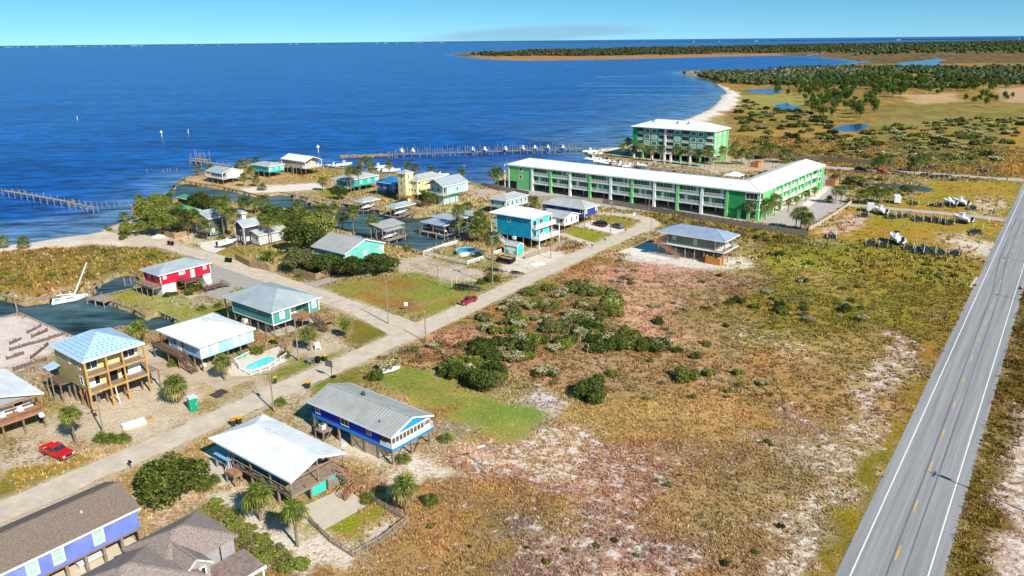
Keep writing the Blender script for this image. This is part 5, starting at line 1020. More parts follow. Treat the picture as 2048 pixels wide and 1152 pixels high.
_r = ghouse('white stilt cottage with grey gable roof between the turquoise and dark blue houses', (1092, 425), (1130, 437), (1162, 427), 5.0, 'gable_y', 1.3, RSV, (236, 238, 238), 2.3, 3, 3, pane=m_glass)
_r = ghouse('pale mint house with grey roof in front of the green wall end', (976, 397), (1012, 402), (1057, 389.5), 5.6, 'hip', 1.5, RSV, (176, 218, 206), 2.6, 5, 2, pane=m_glass)
def house_grey13():
    r, Lx, Ly = site('stilt_house', 'grey-green batten stilt house with blue hip roof and orange fence screen on open sand', (1451, 484), 6.8, (1313, 462.5), (1483.4, 469.3))
    fz = 3.6; w_ = siding('grey_green_batten', (124, 130, 112), True, .42, .3); wn = siding('slate_blue_side', (98, 112, 120), True, .42, .3); x0, x1, y0, y1 = .5, Lx - .5, 3.2, Ly - 3.2
    roof(r, 0, Lx, 0, Ly, 6.8, 2.0, 'hip_y', RS, fascia=m_white); wall_box(r, x0 + .3, x1, y0, y1, fz, 6.75, w_); trims(r, x0 + .3, x1, y0, y1, fz, 6.75)
    MB().box(.2, Lx - .2, .2, Ly - .2, fz - .3, fz - .02).build('floor_deck', m_white, r); window(r, 'x0', x0 + .3, y1 - 2.2, 5.5, .8, .8, m_blind, mull=True); window(r, 'x0', x0 + .3, 9.2, 5.2, .8, 1.4, m_blind)
    railing(r, [(.25, y0 - .1), (.25, .25), (Lx - .25, .25), (Lx - .25, Ly - .3)], fz, m_red_wood, 1.0, .2); railing(r, [(.25, y1 + .1), (.25, Ly - .3), (Lx - .25, Ly - .3)], fz, m_red_wood, 1.0, .2)
    for q in ((.3, .3), (Lx - .35, .3), (Lx * .5, .3), (.3, Ly - .4), (Lx - .35, Ly / 2)): MB().box(q[0] - .1, q[0] + .1, q[1] - .1, q[1] + .1, fz, 6.7).build('porch_post', m_wood, r)
    pilings(r, lin(.5, Lx - .5, 4), lin(.5, Ly - .5, 8), fz - .3, .17, m_wood); stairs(r, (-.9, Ly - 1.5, fz), (-.9, Ly - 8.4, .4), 1.3, m_red_wood); deck(r, -1.6, .2, Ly - 1.5, Ly + .3, fz, m_red_wood)
    m_or = mat('orange_cedar', (206, 134, 62), .8, .1, 2.0, stripe=('Y', .3, .01, .15)); 
    for (xa, xb, ya, yb, h) in ((-.8, -.7, .8, 3.2, 1.9), (-.8, -.7, 3.2, 5.2, 2.3), (-.7, 1.2, .8, .9, 1.9), (-.7, 1.2, 5.1, 5.2, 2.3)): MB().box(xa, xb, ya, yb, 0, h).build('fence_screen', m_or, r)
    brace(r, (Lx - .4, 3.4, .3), (Lx - .4, 6, 3.2), m_pine); brace(r, (.2, Ly - .6, 3.2), (.2, Ly - 3.2, .3))
    MB().box(Lx * .55, Lx * .85, .18, .26, fz + .35, fz + .9).build('turquoise_banner', mat('turquoise_cloth', (70, 196, 186), .7, .08), r); door(r, 'y0', y0, Lx * .5, fz, .9, 2.1, m_dark)
house_grey13()
ghouse('mint gable house with grey roof half hidden behind dark oaks', (624, 491), (690, 508), (775, 486), 5.6, 'gable_y', 2.6, RG, (120, 206, 190), 2.6, 3, 4)
_r, _lx, _ly = ghouse('pale mint stilt house with grey gable roof and white porch by the canal', (838, 371), (886, 374), (932.5, 362), 7.6, 'gable_x', 2.6, RB, (182, 224, 208), 4.0, 1, 3, ('x0',), pane=m_glass); MB().box(3, _lx - 3, 3, 6, 0, 3.9).build('store_room', siding('siding_182_224_208', (182, 224, 208))[0], _r)
_r, _lx, _ly = ghouse('yellow house with grey hip roof and square turret by the canal', (806, 360), (834, 363), (884, 351), 8.4, 'hip', 2.0, RG, (238, 224, 150), 3.0, 3, 3, storeys=2, pane=m_glass)
roof(_r, -2.8, 2.2, 3.5, 8.5, 11.4, 1.2, 'hip_x', RSV, name='turret_roof', fascia=m_white); wall_box(_r, -2.4, 1.8, 3.9, 8.1, 0, 11.35, siding('pale_yellow_siding', (240, 226, 156)), 'turret_wall')
for z in (5, 7.6, 10): window(_r, 'x0', -2.4, 6, z, .8, 1.2); window(_r, 'y0', 3.9, -.6, z, .7, 1.2)
deck(_r, -6.5, -2.5, -1, 5, 3.0, m_red_wood); railing(_r, [(-6.4, 5), (-6.4, -.9), (-2.6, -.9)], 3.0, m_red_wood, 1, .3); stairs(_r, (-4.5, -1, 3.0), (-4.5, -4.6, .05), 1.4, m_red_wood); pilings(_r, [-6.2, -3], [-.7, 4.6], 2.9, .12)
ghouse('small white and blue house under a sky blue metal roof', (746, 363), (786, 368), (806, 359), 5.8, 'hip', 1.8, RBL, (58, 96, 186), 2.4, 2, 3)
ghouse('teal house with pale grey hip roof and palms in front', (661, 357), (694, 362), (745, 348), 5.6, 'hip', 1.8, RSV, (58, 186, 168), 2.4, 4, 2, ('x0',), pane=m_blind)
ghouse('stilt house with white gable roof and open end porch near the long dock', (560.7, 317), (609.5, 323.7), (642, 318), 6.8, 'gable_y', 1.9, RW, (196, 184, 176), 3.4, 2, 3, ('y0',), pane=m_dark)
ghouse('turquoise cottage with grey hip roof on the point', (505, 327.6), (537, 333.5), (571, 328.6), 5.4, 'hip', 1.3, RSV, (52, 206, 190), 2.6, 3, 2)
ghouse('white cottage with low grey roof at the tip of the point', (411, 341), (443.5, 347), (491, 341), 5.2, 'gable_y', 1.8, RB, (236, 238, 238), 2.4, 2, 3, ('x0',))
ghouse('boathouse with bright green roof at the water among trees', (352, 394), (379, 400), (396, 394.5), 4.8, 'hip', 1.1, RGN, (96, 84, 76), .6, 1, 2, cat='boathouse', name='boathouse', trim=False)
ghouse('green-roofed cottage among dark trees by the bay', (340, 415.5), (369, 425), (390, 416), 4.4, 'hip', 1.5, RGN, (110, 96, 84), .5, 2, 2, name='cottage', cat='cottage', trim=False)
ghouse('slate blue house with grey roof behind tall palms', (402, 424), (416, 438), (453, 430), 6.2, 'gable_x', 1.8, RB, (112, 134, 148), .5, 3, 2, name='cottage')
ghouse('charcoal house with grey metal roof beside tall palms', (473, 449), (485.5, 455.5), (513, 446), 6.0, 'gable_x', 1.9, RB, (66, 62, 64), .5, 2, 2, name='cottage')
ghouse('small white house with grey roof at the head of the boat drive', (491, 465), (517, 471.5), (560, 454), 3.6, 'gable_x', 1.2, RSV, (206, 206, 202), .4, 3, 2, name='cottage')
ghouse('little white cabin with grey roof behind the slate blue house', (470, 424), (482, 427.5), (491, 424), 5.0, 'hip', .9, RB, (220, 220, 216), .5, 1, 1, name='cottage', trim=False)
# garden shed
def shed():
    r, Lx, Ly = site('garden_shed', 'small turquoise garden shed with white trim beside the dump trailer', (1035, 493), 2.7, (1006, 488), (1046.5, 488), cat='shed')
    roof(r, 0, Lx, 0, Ly, 2.7, .9, 'gable_y', RSV, fascia=m_white); wall_box(r, .2, Lx - .2, .2, Ly - .2, .05, 2.68, siding('siding_52_206_190', (52, 206, 190)), gable=('y', .75)); trims(r, .2, Lx - .2, .2, Ly - .2, .05, 2.68)
    for u in (1.4, Ly - 1.4): window(r, 'x0', .2, u, 1.6, .7, .8, m_white)
    door(r, 'x0', .2, Ly / 2, .1, 1.4, 1.9)
shed()
# boathouses: roofs on piles over the canal, with walkways
def boathouse(label, a, b, c, eave, kind, rise, mats, slip=True):
    r, Lx, Ly = site('boathouse', label, b, eave, a, c, 'boathouse', 'roofed boat lifts over the canal')
    roof(r, 0, Lx, 0, Ly, eave, rise, kind, mats, .12, fascia=m_white if kind != 'shed_y' else None); pilings(r, [.3, Lx / 2, Lx - .3], lin(.3, Ly - .3, 3), eave - .05 + (rise if kind == 'shed_y' else 0) * 0, .13, m_wood, z0=-2.5)
    MB().box(-.6, .5, 0, Ly, .35, .45).build('walkway', m_wood, r); MB().box(.2, Lx, -.9, .1, .35, .45).build('walkway', m_wood, r)
    MB().box(.2, Lx - .2, .25, .35, eave - .4, eave - .15).build('beam', m_wood, r); MB().box(.2, Lx - .2, Ly - .35, Ly - .25, eave - .4, eave - .15).build('beam', m_wood, r)
    return r, Lx, Ly
BH = [('boathouse with blue-grey roof nearest the teal house with palms', (706, 402), (725, 405), (761, 397), 3.6, 'hip_x', 1.0, RB), ('second blue-grey roofed boathouse, in front of the yellow house', (769, 412.6), (790, 416.5), (823, 405), 3.6, 'hip_x', 1.0, RB),
      ('taller of the twin-roofed boathouses nearest the mint gable house', (742, 452), (764, 458), (800, 444), 4.2, 'shed_y', .9, RG), ('lower front half of the twin-roofed boathouse', (760.6, 455.5), (772, 463.5), (808, 454), 3.4, 'shed_y', .8, RG),
      ('long blue-roofed boathouse beside the pool yard', (843.6, 442), (888.5, 451.6), (913, 443), 3.6, 'hip_y', 1.0, RS), ('blue-grey boathouse roof behind the long one, below the mint house', (867, 431), (910, 441), (939, 434), 3.4, 'hip_y', .9, RB),
      ('farthest low blue-grey boathouse roof beside the pale mint house', (902, 424), (943, 431), (963, 424), 3.2, 'hip_y', .8, RB)]
bh_roots = [boathouse(*q) for q in BH]

# ---------- long green apartment block (L-shaped)
G_SH = siding('leaf_green_siding', (56, 156, 92), dark=.06); G_LT = siding('sunlit_green_siding', (118, 202, 126), dark=.08); m_gcol = mat('light_green_column', (126, 206, 132), .7, .05); m_wcol = mat('white_column', (232, 234, 230), .7, .04)  # one green siding twice, with shade and sunlight put into the colours
def condo():
    r, Lx, Ly = site('apartment_block', 'long L-shaped green apartment block with white metal roof over open parking', (1522, 385), 10.2, (1000, 331), (1653, 330), 'apartment block')
    D_ = 14.0; z = 10.2; rise = 2.3; h = D_ / 2; mb = MB()
    O, A1, A2, I_ = (0, 0, z), (0, Ly, z), (D_, Ly, z), (D_, D_, z); R0, R1, R2 = (h, h, z + rise), (h, Ly - h, z + rise), (Lx - 4, h, z + rise); B1, B2 = (Lx, 0, z), (Lx, D_, z)
    for q in ((A1, O, R0, R1), (I_, A2, R1, R0), (A2, A1, R1), (O, B1, R2, R0), (B2, I_, R0, R2), (B1, B2, R2)): mb.slab(q, .25)
    me = mb.mesh('roof'); two_mat(me, RV); ro = link('roof', me, None, r); rc = MB()
    for a_, b_ in ((O, R0), (R0, R1), (R0, R2), (R2, B1), (R1, A1)): rc.bar(Vector(a_) + Vector((0, 0, .03)), Vector(b_) + Vector((0, 0, .03)), .4, .08)
    rc.build('ridge_cap', m_alum, ro)
    fb = MB()
    for a_, b_ in ((O, A1), (O, B1), (A1, A2), (B1, B2)): fb.bar(Vector(a_) - Vector((0, 0, .2)), Vector(b_) - Vector((0, 0, .2)), .1, .45)
    fb.build('fascia', m_white, ro)
    for yy in (12, 30, 47, 70, 90): MB().tube((3.0, yy, z + .8), (3.0, yy, z + 1.4), .12).build('vent_pipe', m_steel, r)
    fl_ = (3.4, 6.8)
    # long wing
    yE, yC = Ly - 13, 12.0
    wall_box(r, 2.2, D_ - 1.5, yC, yE, 3.4, 10.1, G_SH); wall_box(r, .5, D_ - .5, yE, Ly - .5, 0, 10.15, G_LT, 'end_wall')
    for zz in fl_: MB().box(.3, D_ - .6, yC, yE - .02, zz - .35, zz).build('floor_slab', m_wcol, r)
    MB().box(D_ - 2.2, D_ - 2, yC, yE, 0, 3.05).build('parking_back_wall', mat('shaded_back_wall', (120, 124, 122), .9, .1), r)  # shade of the open parking level is put into this wall's grey
    n = 9; bays = lin(yC, yE, n + 1); rm = None
    for i, y in enumerate(bays):
        MB().box(.2, 1.2, y - .5, y + .5, 0, 10.0).build('column', m_gcol if i % 2 == 0 else m_wcol, r)
        if i < n:
            for q in (y + 3, y + 6): 
                for xx in (5.5, 9.5): MB().tube((xx, q, 0), (xx, q, 3.1), .25, n=6).build('pier', m_wcol, r)
    for i in range(n):
        ya, yb = bays[i] + .55, bays[i + 1] - .55
        for k, zz in enumerate(fl_):
            rl = MB().box(.38, .46, ya, yb, zz + 1.05, zz + 1.15).box(.38, .46, ya, yb, zz + .1, zz + .18); nb = int((yb - ya) / .45)
            for j in range(nb): rl.box(.4, .44, ya + j * .45, ya + j * .45 + .14, zz + .18, zz + 1.05)
            rl.build('railing', m_white, r)
            w_ = yb - ya
            door(r, 'x0', 2.2, ya + w_ * (.25 if k else .75), zz, 1.0, 2.3, m_white); window(r, 'x0', 2.2, ya + w_ * .5, zz + 1.6, 1.0, 1.4, random.choice([m_glass, m_blind, m_glass])); window(r, 'x0', 2.2, ya + w_ * (.82 if k else .18), zz + 1.6, 1.0, 1.4, m_glass)
    for zz, dy in ((5.3, 0), (8.5, 0)): window(r, 'x0', .5, yE + 6, zz, 1.2, 1.4, m_glass, trim=.25)
    MB().box(.44, .5, yE + 8.2, Ly - 1.4, 0, 3.2).build('garage_opening', m_dark, r); MB().box(.4, 1.2, yE - .3, yE + .7, 0, 10.1).build('column', m_wcol, r); MB().box(.4, .6, Ly - 1.0, Ly - .4, 0, 10.1).build('column', m_wcol, r)  # the garage mouth is a dark panel, its inner shade painted on
    deck(r, .5, 6, Ly - .4, Ly + 2, 6.8, m_white); deck(r, .5, 6, Ly - .4, Ly + 2, 3.4, m_white); MB().box(.6, .9, Ly + 1.6, Ly + 1.9, 0, 10).build('column', m_wcol, r)
    # corner block
    wall_box(r, .5, D_, .5, yC, 3.4, 10.15, (G_LT[0], G_SH[0]), 'corner_wall'); wall_box(r, .9, D_ - 1, 7.5, yC - .3, 0, 3.4, G_SH, 'corner_base')
    for x, y in ((.8, .8), (.8, 4), (.8, 7.4), (4, .8), (8, .8), (12, .8)): MB().box(x - .5, x + .5, y - .5, y + .5, 0, 3.4).build('column', m_gcol, r)
    for zz in (5.0, 8.4): window(r, 'x0', .5, 3.2, zz, 4.0, 2.0, m_glass, mull=3, trim=.3); window(r, 'y0', .5, 2.6, zz, 2.6, 2.0, m_glass, mull=2, trim=.3)
    # right wing, sunny front
    x1 = Lx - 1
    wall_box(r, D_, x1 - 7, 2.2, D_ - 1.5, 3.4, 10.1, (G_LT[0], G_SH[0])); wall_box(r, x1 - 7, x1, .5, D_ - .5, 3.4, 10.15, G_LT, 'end_wall'); wall_box(r, D_, x1, D_ - 3, D_ - 2.6, 0, 3.4, mat('cream_back_wall', (216, 198, 160), .9, .05), 'parking_back_wall'); wall_box(r, x1 - 2, x1, .6, D_ - .6, 0, 3.4, G_LT, 'end_base')
    for zz in fl_: MB().box(D_ + .02, x1 - 7, .3, D_ - .6, zz - .35, zz).build('floor_slab', m_wcol, r)
    m = 7; bx_ = lin(D_ + .6, x1 - 7, m)
    for i, x in enumerate(bx_): MB().box(x - .45, x + .45, .2, 1.1, 0, 10.0).build('column', m_gcol, r)
    MB().box(x1 - 1, x1, .1, .6, 0, 10.1).build('column', m_gcol, r)
    for i in range(m - 1):
        xa, xb = bx_[i] + .5, bx_[i + 1] - .5
        for zz in fl_:
            rl = MB().box(xa, xb, .38, .46, zz + 1.05, zz + 1.15).box(xa, xb, .38, .46, zz + .1, zz + .18)
            for j in range(int((xb - xa) / .45)): rl.box(xa + j * .45, xa + j * .45 + .16, .4, .44, zz + .18, zz + 1.05)
            rl.build('railing', m_white, r); MB().box(xa, xb, .32, .36, zz - .34, zz - .02).build('slab_edge', m_white, r)
            window(r, 'y0', 2.2, xa + (xb - xa) * .3, zz + 1.6, 1.2, 1.5, m_glass); door(r, 'y0', 2.2, xa + (xb - xa) * .65, zz, 1.0, 2.3, m_white)
    for zz in (5, 8.4): window(r, 'y0', .5, x1 - 3.8, zz, 2.6, 1.6, m_glass, mull=2, trim=.25)
    MB().box(D_, x1, .2, D_ - 3, .01, .05).build('parking_floor', mat('cream_floor', (222, 204, 172), .9, .05), r)
condo()
def tower():
    r, _, _ = site('apartment_tower', 'five-storey green apartment tower with white hip roof by the beach', (1427, 263), 16.4, cat='apartment tower')
    Lx, Ly, z = 20.0, 46.0, 16.4; roof(r, -.8, Lx, -.8, Ly, z, 3.4, 'hip_y', RV, .3, fascia=m_white)
    roof(r, Lx - 8, Lx + 6, 14, 26, z + .2, 1.8, 'hip_x', RV, .2, name='stair_roof', fascia=m_white); wall_box(r, Lx - 7, Lx + 5, 15, 25, 0, z + .2, G_SH, 'stair_wall')
    H_ = 3.15; fls = [3.5 + i * H_ for i in range(4)]
    wall_box(r, 2.2, Lx - .6, .4, Ly - .8, 3.6, z - .1, (G_LT[0], mat('bottle_green_siding', (34, 104, 80), .7, .06)))  # front side takes a darkened green, its shade put into the colour
    m_face = mat('mid_green_siding', (98, 172, 128), .7, .06)  # bay fronts: the same green with lighter shade painted in
    # projecting bays and balcony stacks along the front, from the near corner leftwards
    seg = [('b', 4.6), ('w2', 10.2), ('b', 4.8), ('w1', 5.6), ('b', 4.6), ('c', 1.2), ('b', 4.0), ('w2', 10.6), ('b', 4.2), ('e', 3.0)]; y = .4
    for k, w in seg:
        w *= .85; ya, yb = y, y + w; y = yb
        if k in ('w1', 'w2', 'e'):
            wall_box(r, .4, 2.18, ya, yb, 3.6, z - .15, m_face if k != 'e' else G_SH, 'bay_wall')
            for zz in fls:
                us = [ya + w * .27, ya + w * .73] if k == 'w2' else [ya + w * .5] if k == 'w1' else []
                for u in us: window(r, 'x0', .4, u, zz + 1.6, 2.4, 1.8, m_glass if zz > 12 else m_blind if (int(u * 7 + zz) % 2) else m_glass, mull=3, trim=.28)
        elif k == 'b':
            for zz in fls:
                MB().box(.4, 2.18, ya + .02, yb - .02, zz - .25, zz).build('balcony', m_white, r); rl = MB().box(.42, .5, ya, yb, zz + 1.0, zz + 1.1)
                for j in range(int(w / .4)): rl.box(.44, .48, ya + j * .4, ya + j * .4 + .2, zz, zz + 1.0)
                rl.build('railing', m_white, r); window(r, 'x0', 2.2, (ya + yb) / 2, zz + 1.3, w * .7, 2.2, m_glass, mull=2)
        else: MB().box(.1, 1.4, ya, yb, 0, z - .2).build('column', m_wcol, r)
    for i, yy in enumerate(lin(1.0, Ly - 1.5, 9)): MB().box(.5, 1.5, yy - .5, yy + .5, 0, 3.6).build('column', m_gcol if i % 2 else m_wcol, r)
    for yy in lin(2, Ly - 3, 8): MB().box(Lx - 2, Lx - 1, yy - .5, yy + .5, 0, 3.6).build('column', m_gcol, r)
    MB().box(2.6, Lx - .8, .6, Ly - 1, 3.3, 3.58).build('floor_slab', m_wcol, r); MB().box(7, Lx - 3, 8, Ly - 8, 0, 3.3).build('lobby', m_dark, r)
    for zz in fls:
        for u in (4.6, 9.4, 15.4): window(r, 'y0', .4, u, zz + 1.6, 1.5 if u < 15 else .9, 1.7, m_blind, mull=2 if u < 15 else True, trim=.3)
    for x in (2.7, 12.4, Lx - .9): MB().box(x - .45, x + .45, .1, .45, 0, z - .2).build('column', m_gcol, r)
    for yy in (16, 22, 36): MB().box(5.5, 6.6, yy, yy + .6, z + 2.2, z + 3.2).build('roof_vent', m_steel, r)
tower()
# gazebo with a white roof between the blocks
r, Lx, Ly = site('gazebo', 'small white-roofed gazebo behind the long green block', (1478, 353.5), 3.4, (1462, 351), (1495, 351), 'gazebo'); roof(r, 0, 7, 0, 7, 3.4, 1.4, 'hip_x', RV); pilings(r, [.4, 6.6], [.4, 6.6], 3.3, .12, m_white, sq=True); MB().box(.2, 6.8, .2, 6.8, .1, .3).build('floor', m_wood, r)
for (px, py, lb) in ((1520, 334, 'orange-brown refuse enclosure beside the tower palms'), (1673, 371, 'orange-brown refuse enclosure right of the long green block')):
    p = P(px, py); r = thing('refuse_enclosure', lb, 'enclosure', p, GA); mo = mat('orange_brown_boards', (196, 134, 92), .85, .1, 1.0, stripe=('X', .3, .01, .2))
    MB().box(-2.6, 2.6, -.08, .08, 0, 2.6).build('gate', mo, r); MB().box(-2.7, -2.55, .08, 4, 0, 2.6).build('side_panel', mo, r); MB().box(2.55, 2.7, .08, 4, 0, 2.6).build('side_panel', mo, r); MB().box(-.06, .06, -.16, -.08, 0, 2.7).build('gate_post', m_wood_d, r)
# ------------------------------------------------------------------ plants
m_leaf = attr_mat('leaves', .75, sub=.28); m_blade = attr_mat('grass_blades', .9, sub=.25, spec=.05); m_frond = attr_mat('palm_fronds', .6, sub=.25, spec=.3)
m_bark = mat('grey_brown_bark', (112, 96, 80), .95, .25, 4.0, bump=.04, bscale=8); m_ptrunk = mat('palm_trunk_bark', (146, 126, 104), .95, .25, 3.0, stripe=('Z', .16, .03, .3))
def lc(c, v=1.0): return np.array(s2l(c)) * v
def leafcloud(name, n, blobs, size, pal, seed, up=.25, tip=None, tipz=.35, flat=1.0, jag=.22):
    g = np.random.default_rng(seed); B_ = np.array(blobs, float); w = B_[:, 3] ** 2; k = g.choice(len(B_), n, p=w / w.sum())
    d = g.normal(size=(n, 3)); d[:, 2] = d[:, 2] + up; d /= np.linalg.norm(d, axis=1)[:, None]; rad = B_[k, 3] * (1 - jag * g.random(n) ** 1.6 + .06 * g.normal(size=n))
    pos = B_[k, :3] + d * rad[:, None] * np.array([1, 1, flat]); pos[:, 2] = np.maximum(pos[:, 2], .03)
    nr_ = d + .8 * g.normal(size=(n, 3)); nr_ /= np.linalg.norm(nr_, axis=1)[:, None]; a = np.cross(nr_, g.normal(size=(n, 3))); a /= np.linalg.norm(a, axis=1)[:, None]; b_ = np.cross(nr_, a)
    s = size * (.6 + .8 * g.random(n))[:, None]
    V = np.stack([pos - a * s, pos + b_ * s * .6, pos + a * s, pos - b_ * s * .6], 1).reshape(-1, 3); F = np.arange(n * 4).reshape(n, 4)
    P_ = np.array([lc(c) for c in pal]); C = P_[g.integers(0, len(pal), n)] * (.7 + .6 * g.random(n))[:, None]
    if tip is not None:
        m = (d[:, 2] > tipz) & (g.random(n) < .62); C[m] = lc(tip) * (.75 + .4 * g.random(m.sum()))[:, None]
    return np_mesh(name, V, F, 4, np.repeat(C, 4, 0))
def blobs(seed, n, R_, h, rmin=.45, rmax=.75, top=1.0):
    q = random.Random(seed); out = []
    for i in range(n):
        a = q.uniform(0, 6.28); r = R_ * math.sqrt(q.random()) * .75; rr_ = q.uniform(rmin, rmax) * R_ * .7
        out.append((r * math.cos(a), r * math.sin(a), max(rr_ * .55, h * (.35 + .5 * q.random()) * (1 - .35 * r / R_)), rr_))
    return out
DKG = [(66, 80, 34), (84, 98, 42), (52, 66, 30), (106, 116, 54)]; MDG = [(108, 118, 50), (128, 134, 60), (92, 104, 44), (150, 150, 74)]; GRG = [(128, 130, 80), (106, 112, 64), (144, 140, 92), (90, 96, 52)]; YEL = [(150, 156, 48), (124, 140, 42), (170, 166, 66)]
PROTO = {}
def shrub_proto(kind, v):
    k = (kind, v)
    if k in PROTO: return PROTO[k]
    if kind == 'dense': me = leafcloud('foliage', 8000, blobs(60 + v, 11, 1.0, 1.15, .45, .8), .05, DKG + MDG[:2], 800 + v, jag=.4, up=.4)
    elif kind == 'dark': me = leafcloud('foliage', 2600, blobs(10 + v, 12, 1.0, 1.0), .085, DKG, 100 + v)
    elif kind == 'cream': me = leafcloud('foliage', 1900, blobs(20 + v, 11, 1.0, .9, .35, .6), .085, GRG, 200 + v, tip=(206, 196, 158))
    elif kind == 'mid': me = leafcloud('foliage', 1900, blobs(30 + v, 10, 1.0, .9), .09, MDG, 300 + v)
    elif kind == 'grey': me = leafcloud('foliage', 1500, blobs(40 + v, 9, 1.0, .8, .35, .6), .09, GRG + [(100, 84, 60)], 400 + v)
    elif kind == 'dry': me = leafcloud('foliage', 900, blobs(50 + v, 8, 1.0, .5, .35, .6), .10, [(150, 112, 70), (120, 92, 60), (166, 132, 88)], 500 + v, up=.6)
    PROTO[k] = (me, MB().tube((0, 0, -.05), (.05, .02, .5), .05, .03, 5, False).tube((0, 0, .1), (-.3, .2, .6), .035, .02, 5, False).tube((0, 0, .1), (.3, -.15, .65), .035, .02, 5, False).mesh('stem'))
    return PROTO[k]
SHRUB_N = [0]
def shrub(p, kind, R_, h=None, label='shrub', group=None, name=None, parts=False):
    v = SHRUB_N[0] % 4; SHRUB_N[0] += 1; me, st = shrub_proto(kind, v); s = (R_ * random.uniform(.9, 1.1), R_ * random.uniform(.9, 1.1), (h or R_ * 1.0)); rz = random.uniform(0, 6.28)
    nm = name or 'shrub'
    if parts:
        r = thing(nm, label, 'shrub', p, rz, group); r.scale = s; link('foliage', me, m_leaf, r); link('stem', st, m_bark, r); return r
    o = link(nm, me, m_leaf, None, p, rz); o.scale = s; return tag(o, label, 'shrub', group)
EXCL = []
for o in list(scene.objects):
    if o.type == 'MESH' and o.get('kind') == 'structure' and o.name not in ('ground', 'bay_water'):
        n_ = len(o.data.vertices); co = np.zeros(n_ * 3); o.data.vertices.foreach_get('co', co); co = co.reshape(-1, 3)
        if len(o.data.polygons) == 1: EXCL.append(co[:, :2])
        else: EXCL.append(np.r_[co[0::2, :2], co[1::2, :2][::-1]])
for o in list(scene.objects):
    if o.type == 'MESH' and 'roof' in o.name and o.parent is not None and o.parent.type == 'EMPTY':
        EXCL.append(np.array([(o.parent.location + UX * q[0] + UY * q[1])[:2] for q in ((o.bound_box[0][0] + .4, o.bound_box[0][1] + .4), (o.bound_box[6][0] - .4, o.bound_box[0][1] + .4), (o.bound_box[6][0] - .4, o.bound_box[6][1] - .4), (o.bound_box[0][0] + .4, o.bound_box[6][1] - .4))]))
def clear(x, y):
    bad = np.zeros(x.shape, bool)
    for pg in EXCL:
        x0, y0 = pg.min(0); x1, y1 = pg.max(0); ii = np.where((x > x0) & (x < x1) & (y > y0) & (y < y1) & ~bad)[0]
        if len(ii): bad[ii] = inside(x[ii], y[ii], pg)
    for pg in canal_ws: bad |= inside(x, y, pg)
    bad |= ~inside(x, y, coast_w)
    return ~bad
# ---- grass tufts (uncountable): coloured like the cover they grow in
def tufts(name, r0, r1, dens, hh, bw, nb, seed):
    g = np.random.default_rng(seed); th0, th1 = R(-37), R(37); area = (th1 - th0) * (r1 * r1 - r0 * r0) / 2; n = int(area * dens)
    r = np.sqrt(g.uniform(r0 * r0, r1 * r1, n)); th = g.uniform(th0, th1, n); x = r * np.sin(th); y = r * np.cos(th)
    k = ground_at(x, y); A_, B2, kb = rgbA[k], rgbB[k], kB[k]; lumA = A_.mean(1); sandy = lumA > .42; lush = mown[k]; sq = snd[k]
    clump = fbm(x, y, 1.6, 3, 70); p = np.where(sandy, np.clip(kb * 1.3 - .12, 0, 1), 1.0) * np.clip((clump - .32) * 4, .12, 1) * (1 - np.where(sandy, .9, .45) * lush) * (1 - .55 * sq)
    ok = (g.random(n) < p) & (gz[k] > -.25); ii = np.where(ok)[0]; ii = ii[clear(x[ii], y[ii])]; x, y, sandy, lush = x[ii], y[ii], sandy[ii], lush[ii]; A_, B2 = A_[ii], B2[ii]; n = len(ii)
    mixw = np.where(sandy, g.uniform(.75, 1.0, n), g.uniform(0, 1, n))[:, None]; C = A_ * (1 - mixw) + B2 * mixw; C = (C * .88 + C.mean(1, keepdims=True) * np.array([1.12, 1.0, .8]) * .12) * g.uniform(.65, 1.55, n)[:, None]
    # a few straw-pale and a few rusty tufts
    pale = g.random(n) < .08; C[pale] = C[pale] * .4 + lc((206, 182, 130)) * .6; rust = g.random(n) < .03; C[rust] = C[rust] * .6 + lc((150, 92, 56)) * .4
    h = hh * g.uniform(.55, 1.35, n) * np.where(lush > .5, .3, 1.0); a0 = g.uniform(0, 6.28, n)
    V = []; CC = []
    for j in range(nb):
        a = a0 + 6.283 * j / nb + g.uniform(-.5, .5, n); lean = g.uniform(.15, .8, n) * h; bx = x + g.uniform(-.5, .5, n) * bw * 2; by = y + g.uniform(-.5, .5, n) * bw * 2; w = bw * g.uniform(.6, 1.3, n) * .5
        px_, py_ = -np.sin(a), np.cos(a)
        V.append(np.stack([np.c_[bx - px_ * w, by - py_ * w, np.zeros(n)], np.c_[bx + px_ * w, by + py_ * w, np.zeros(n)], np.c_[bx + np.cos(a) * lean, by + np.sin(a) * lean, h * g.uniform(.7, 1.0, n)]], 1).reshape(-1, 3)); CC.append(np.repeat(C * g.uniform(.8, 1.2, n)[:, None], 3, 0))
    V = np.concatenate(V); CC = np.concatenate(CC); F = np.arange(len(V)).reshape(-1, 3)
    o = link(name, np_mesh(name, V, F, 3, CC), m_blade); return tag(o, None, None, None, 'stuff')
tag(tufts('field_grass', 66, 125, 9.0, .34, .17, 5, 1), 'dry tufted grass covering the near field', 'grass')
tag(tufts('field_grass', 125, 215, 3.6, .46, .26, 5, 2), 'dry tufted grass covering the middle of the field', 'grass')
tag(tufts('heath_grass', 215, 520, .55, .8, .7, 5, 3), 'rough grass of the distant heath', 'grass')
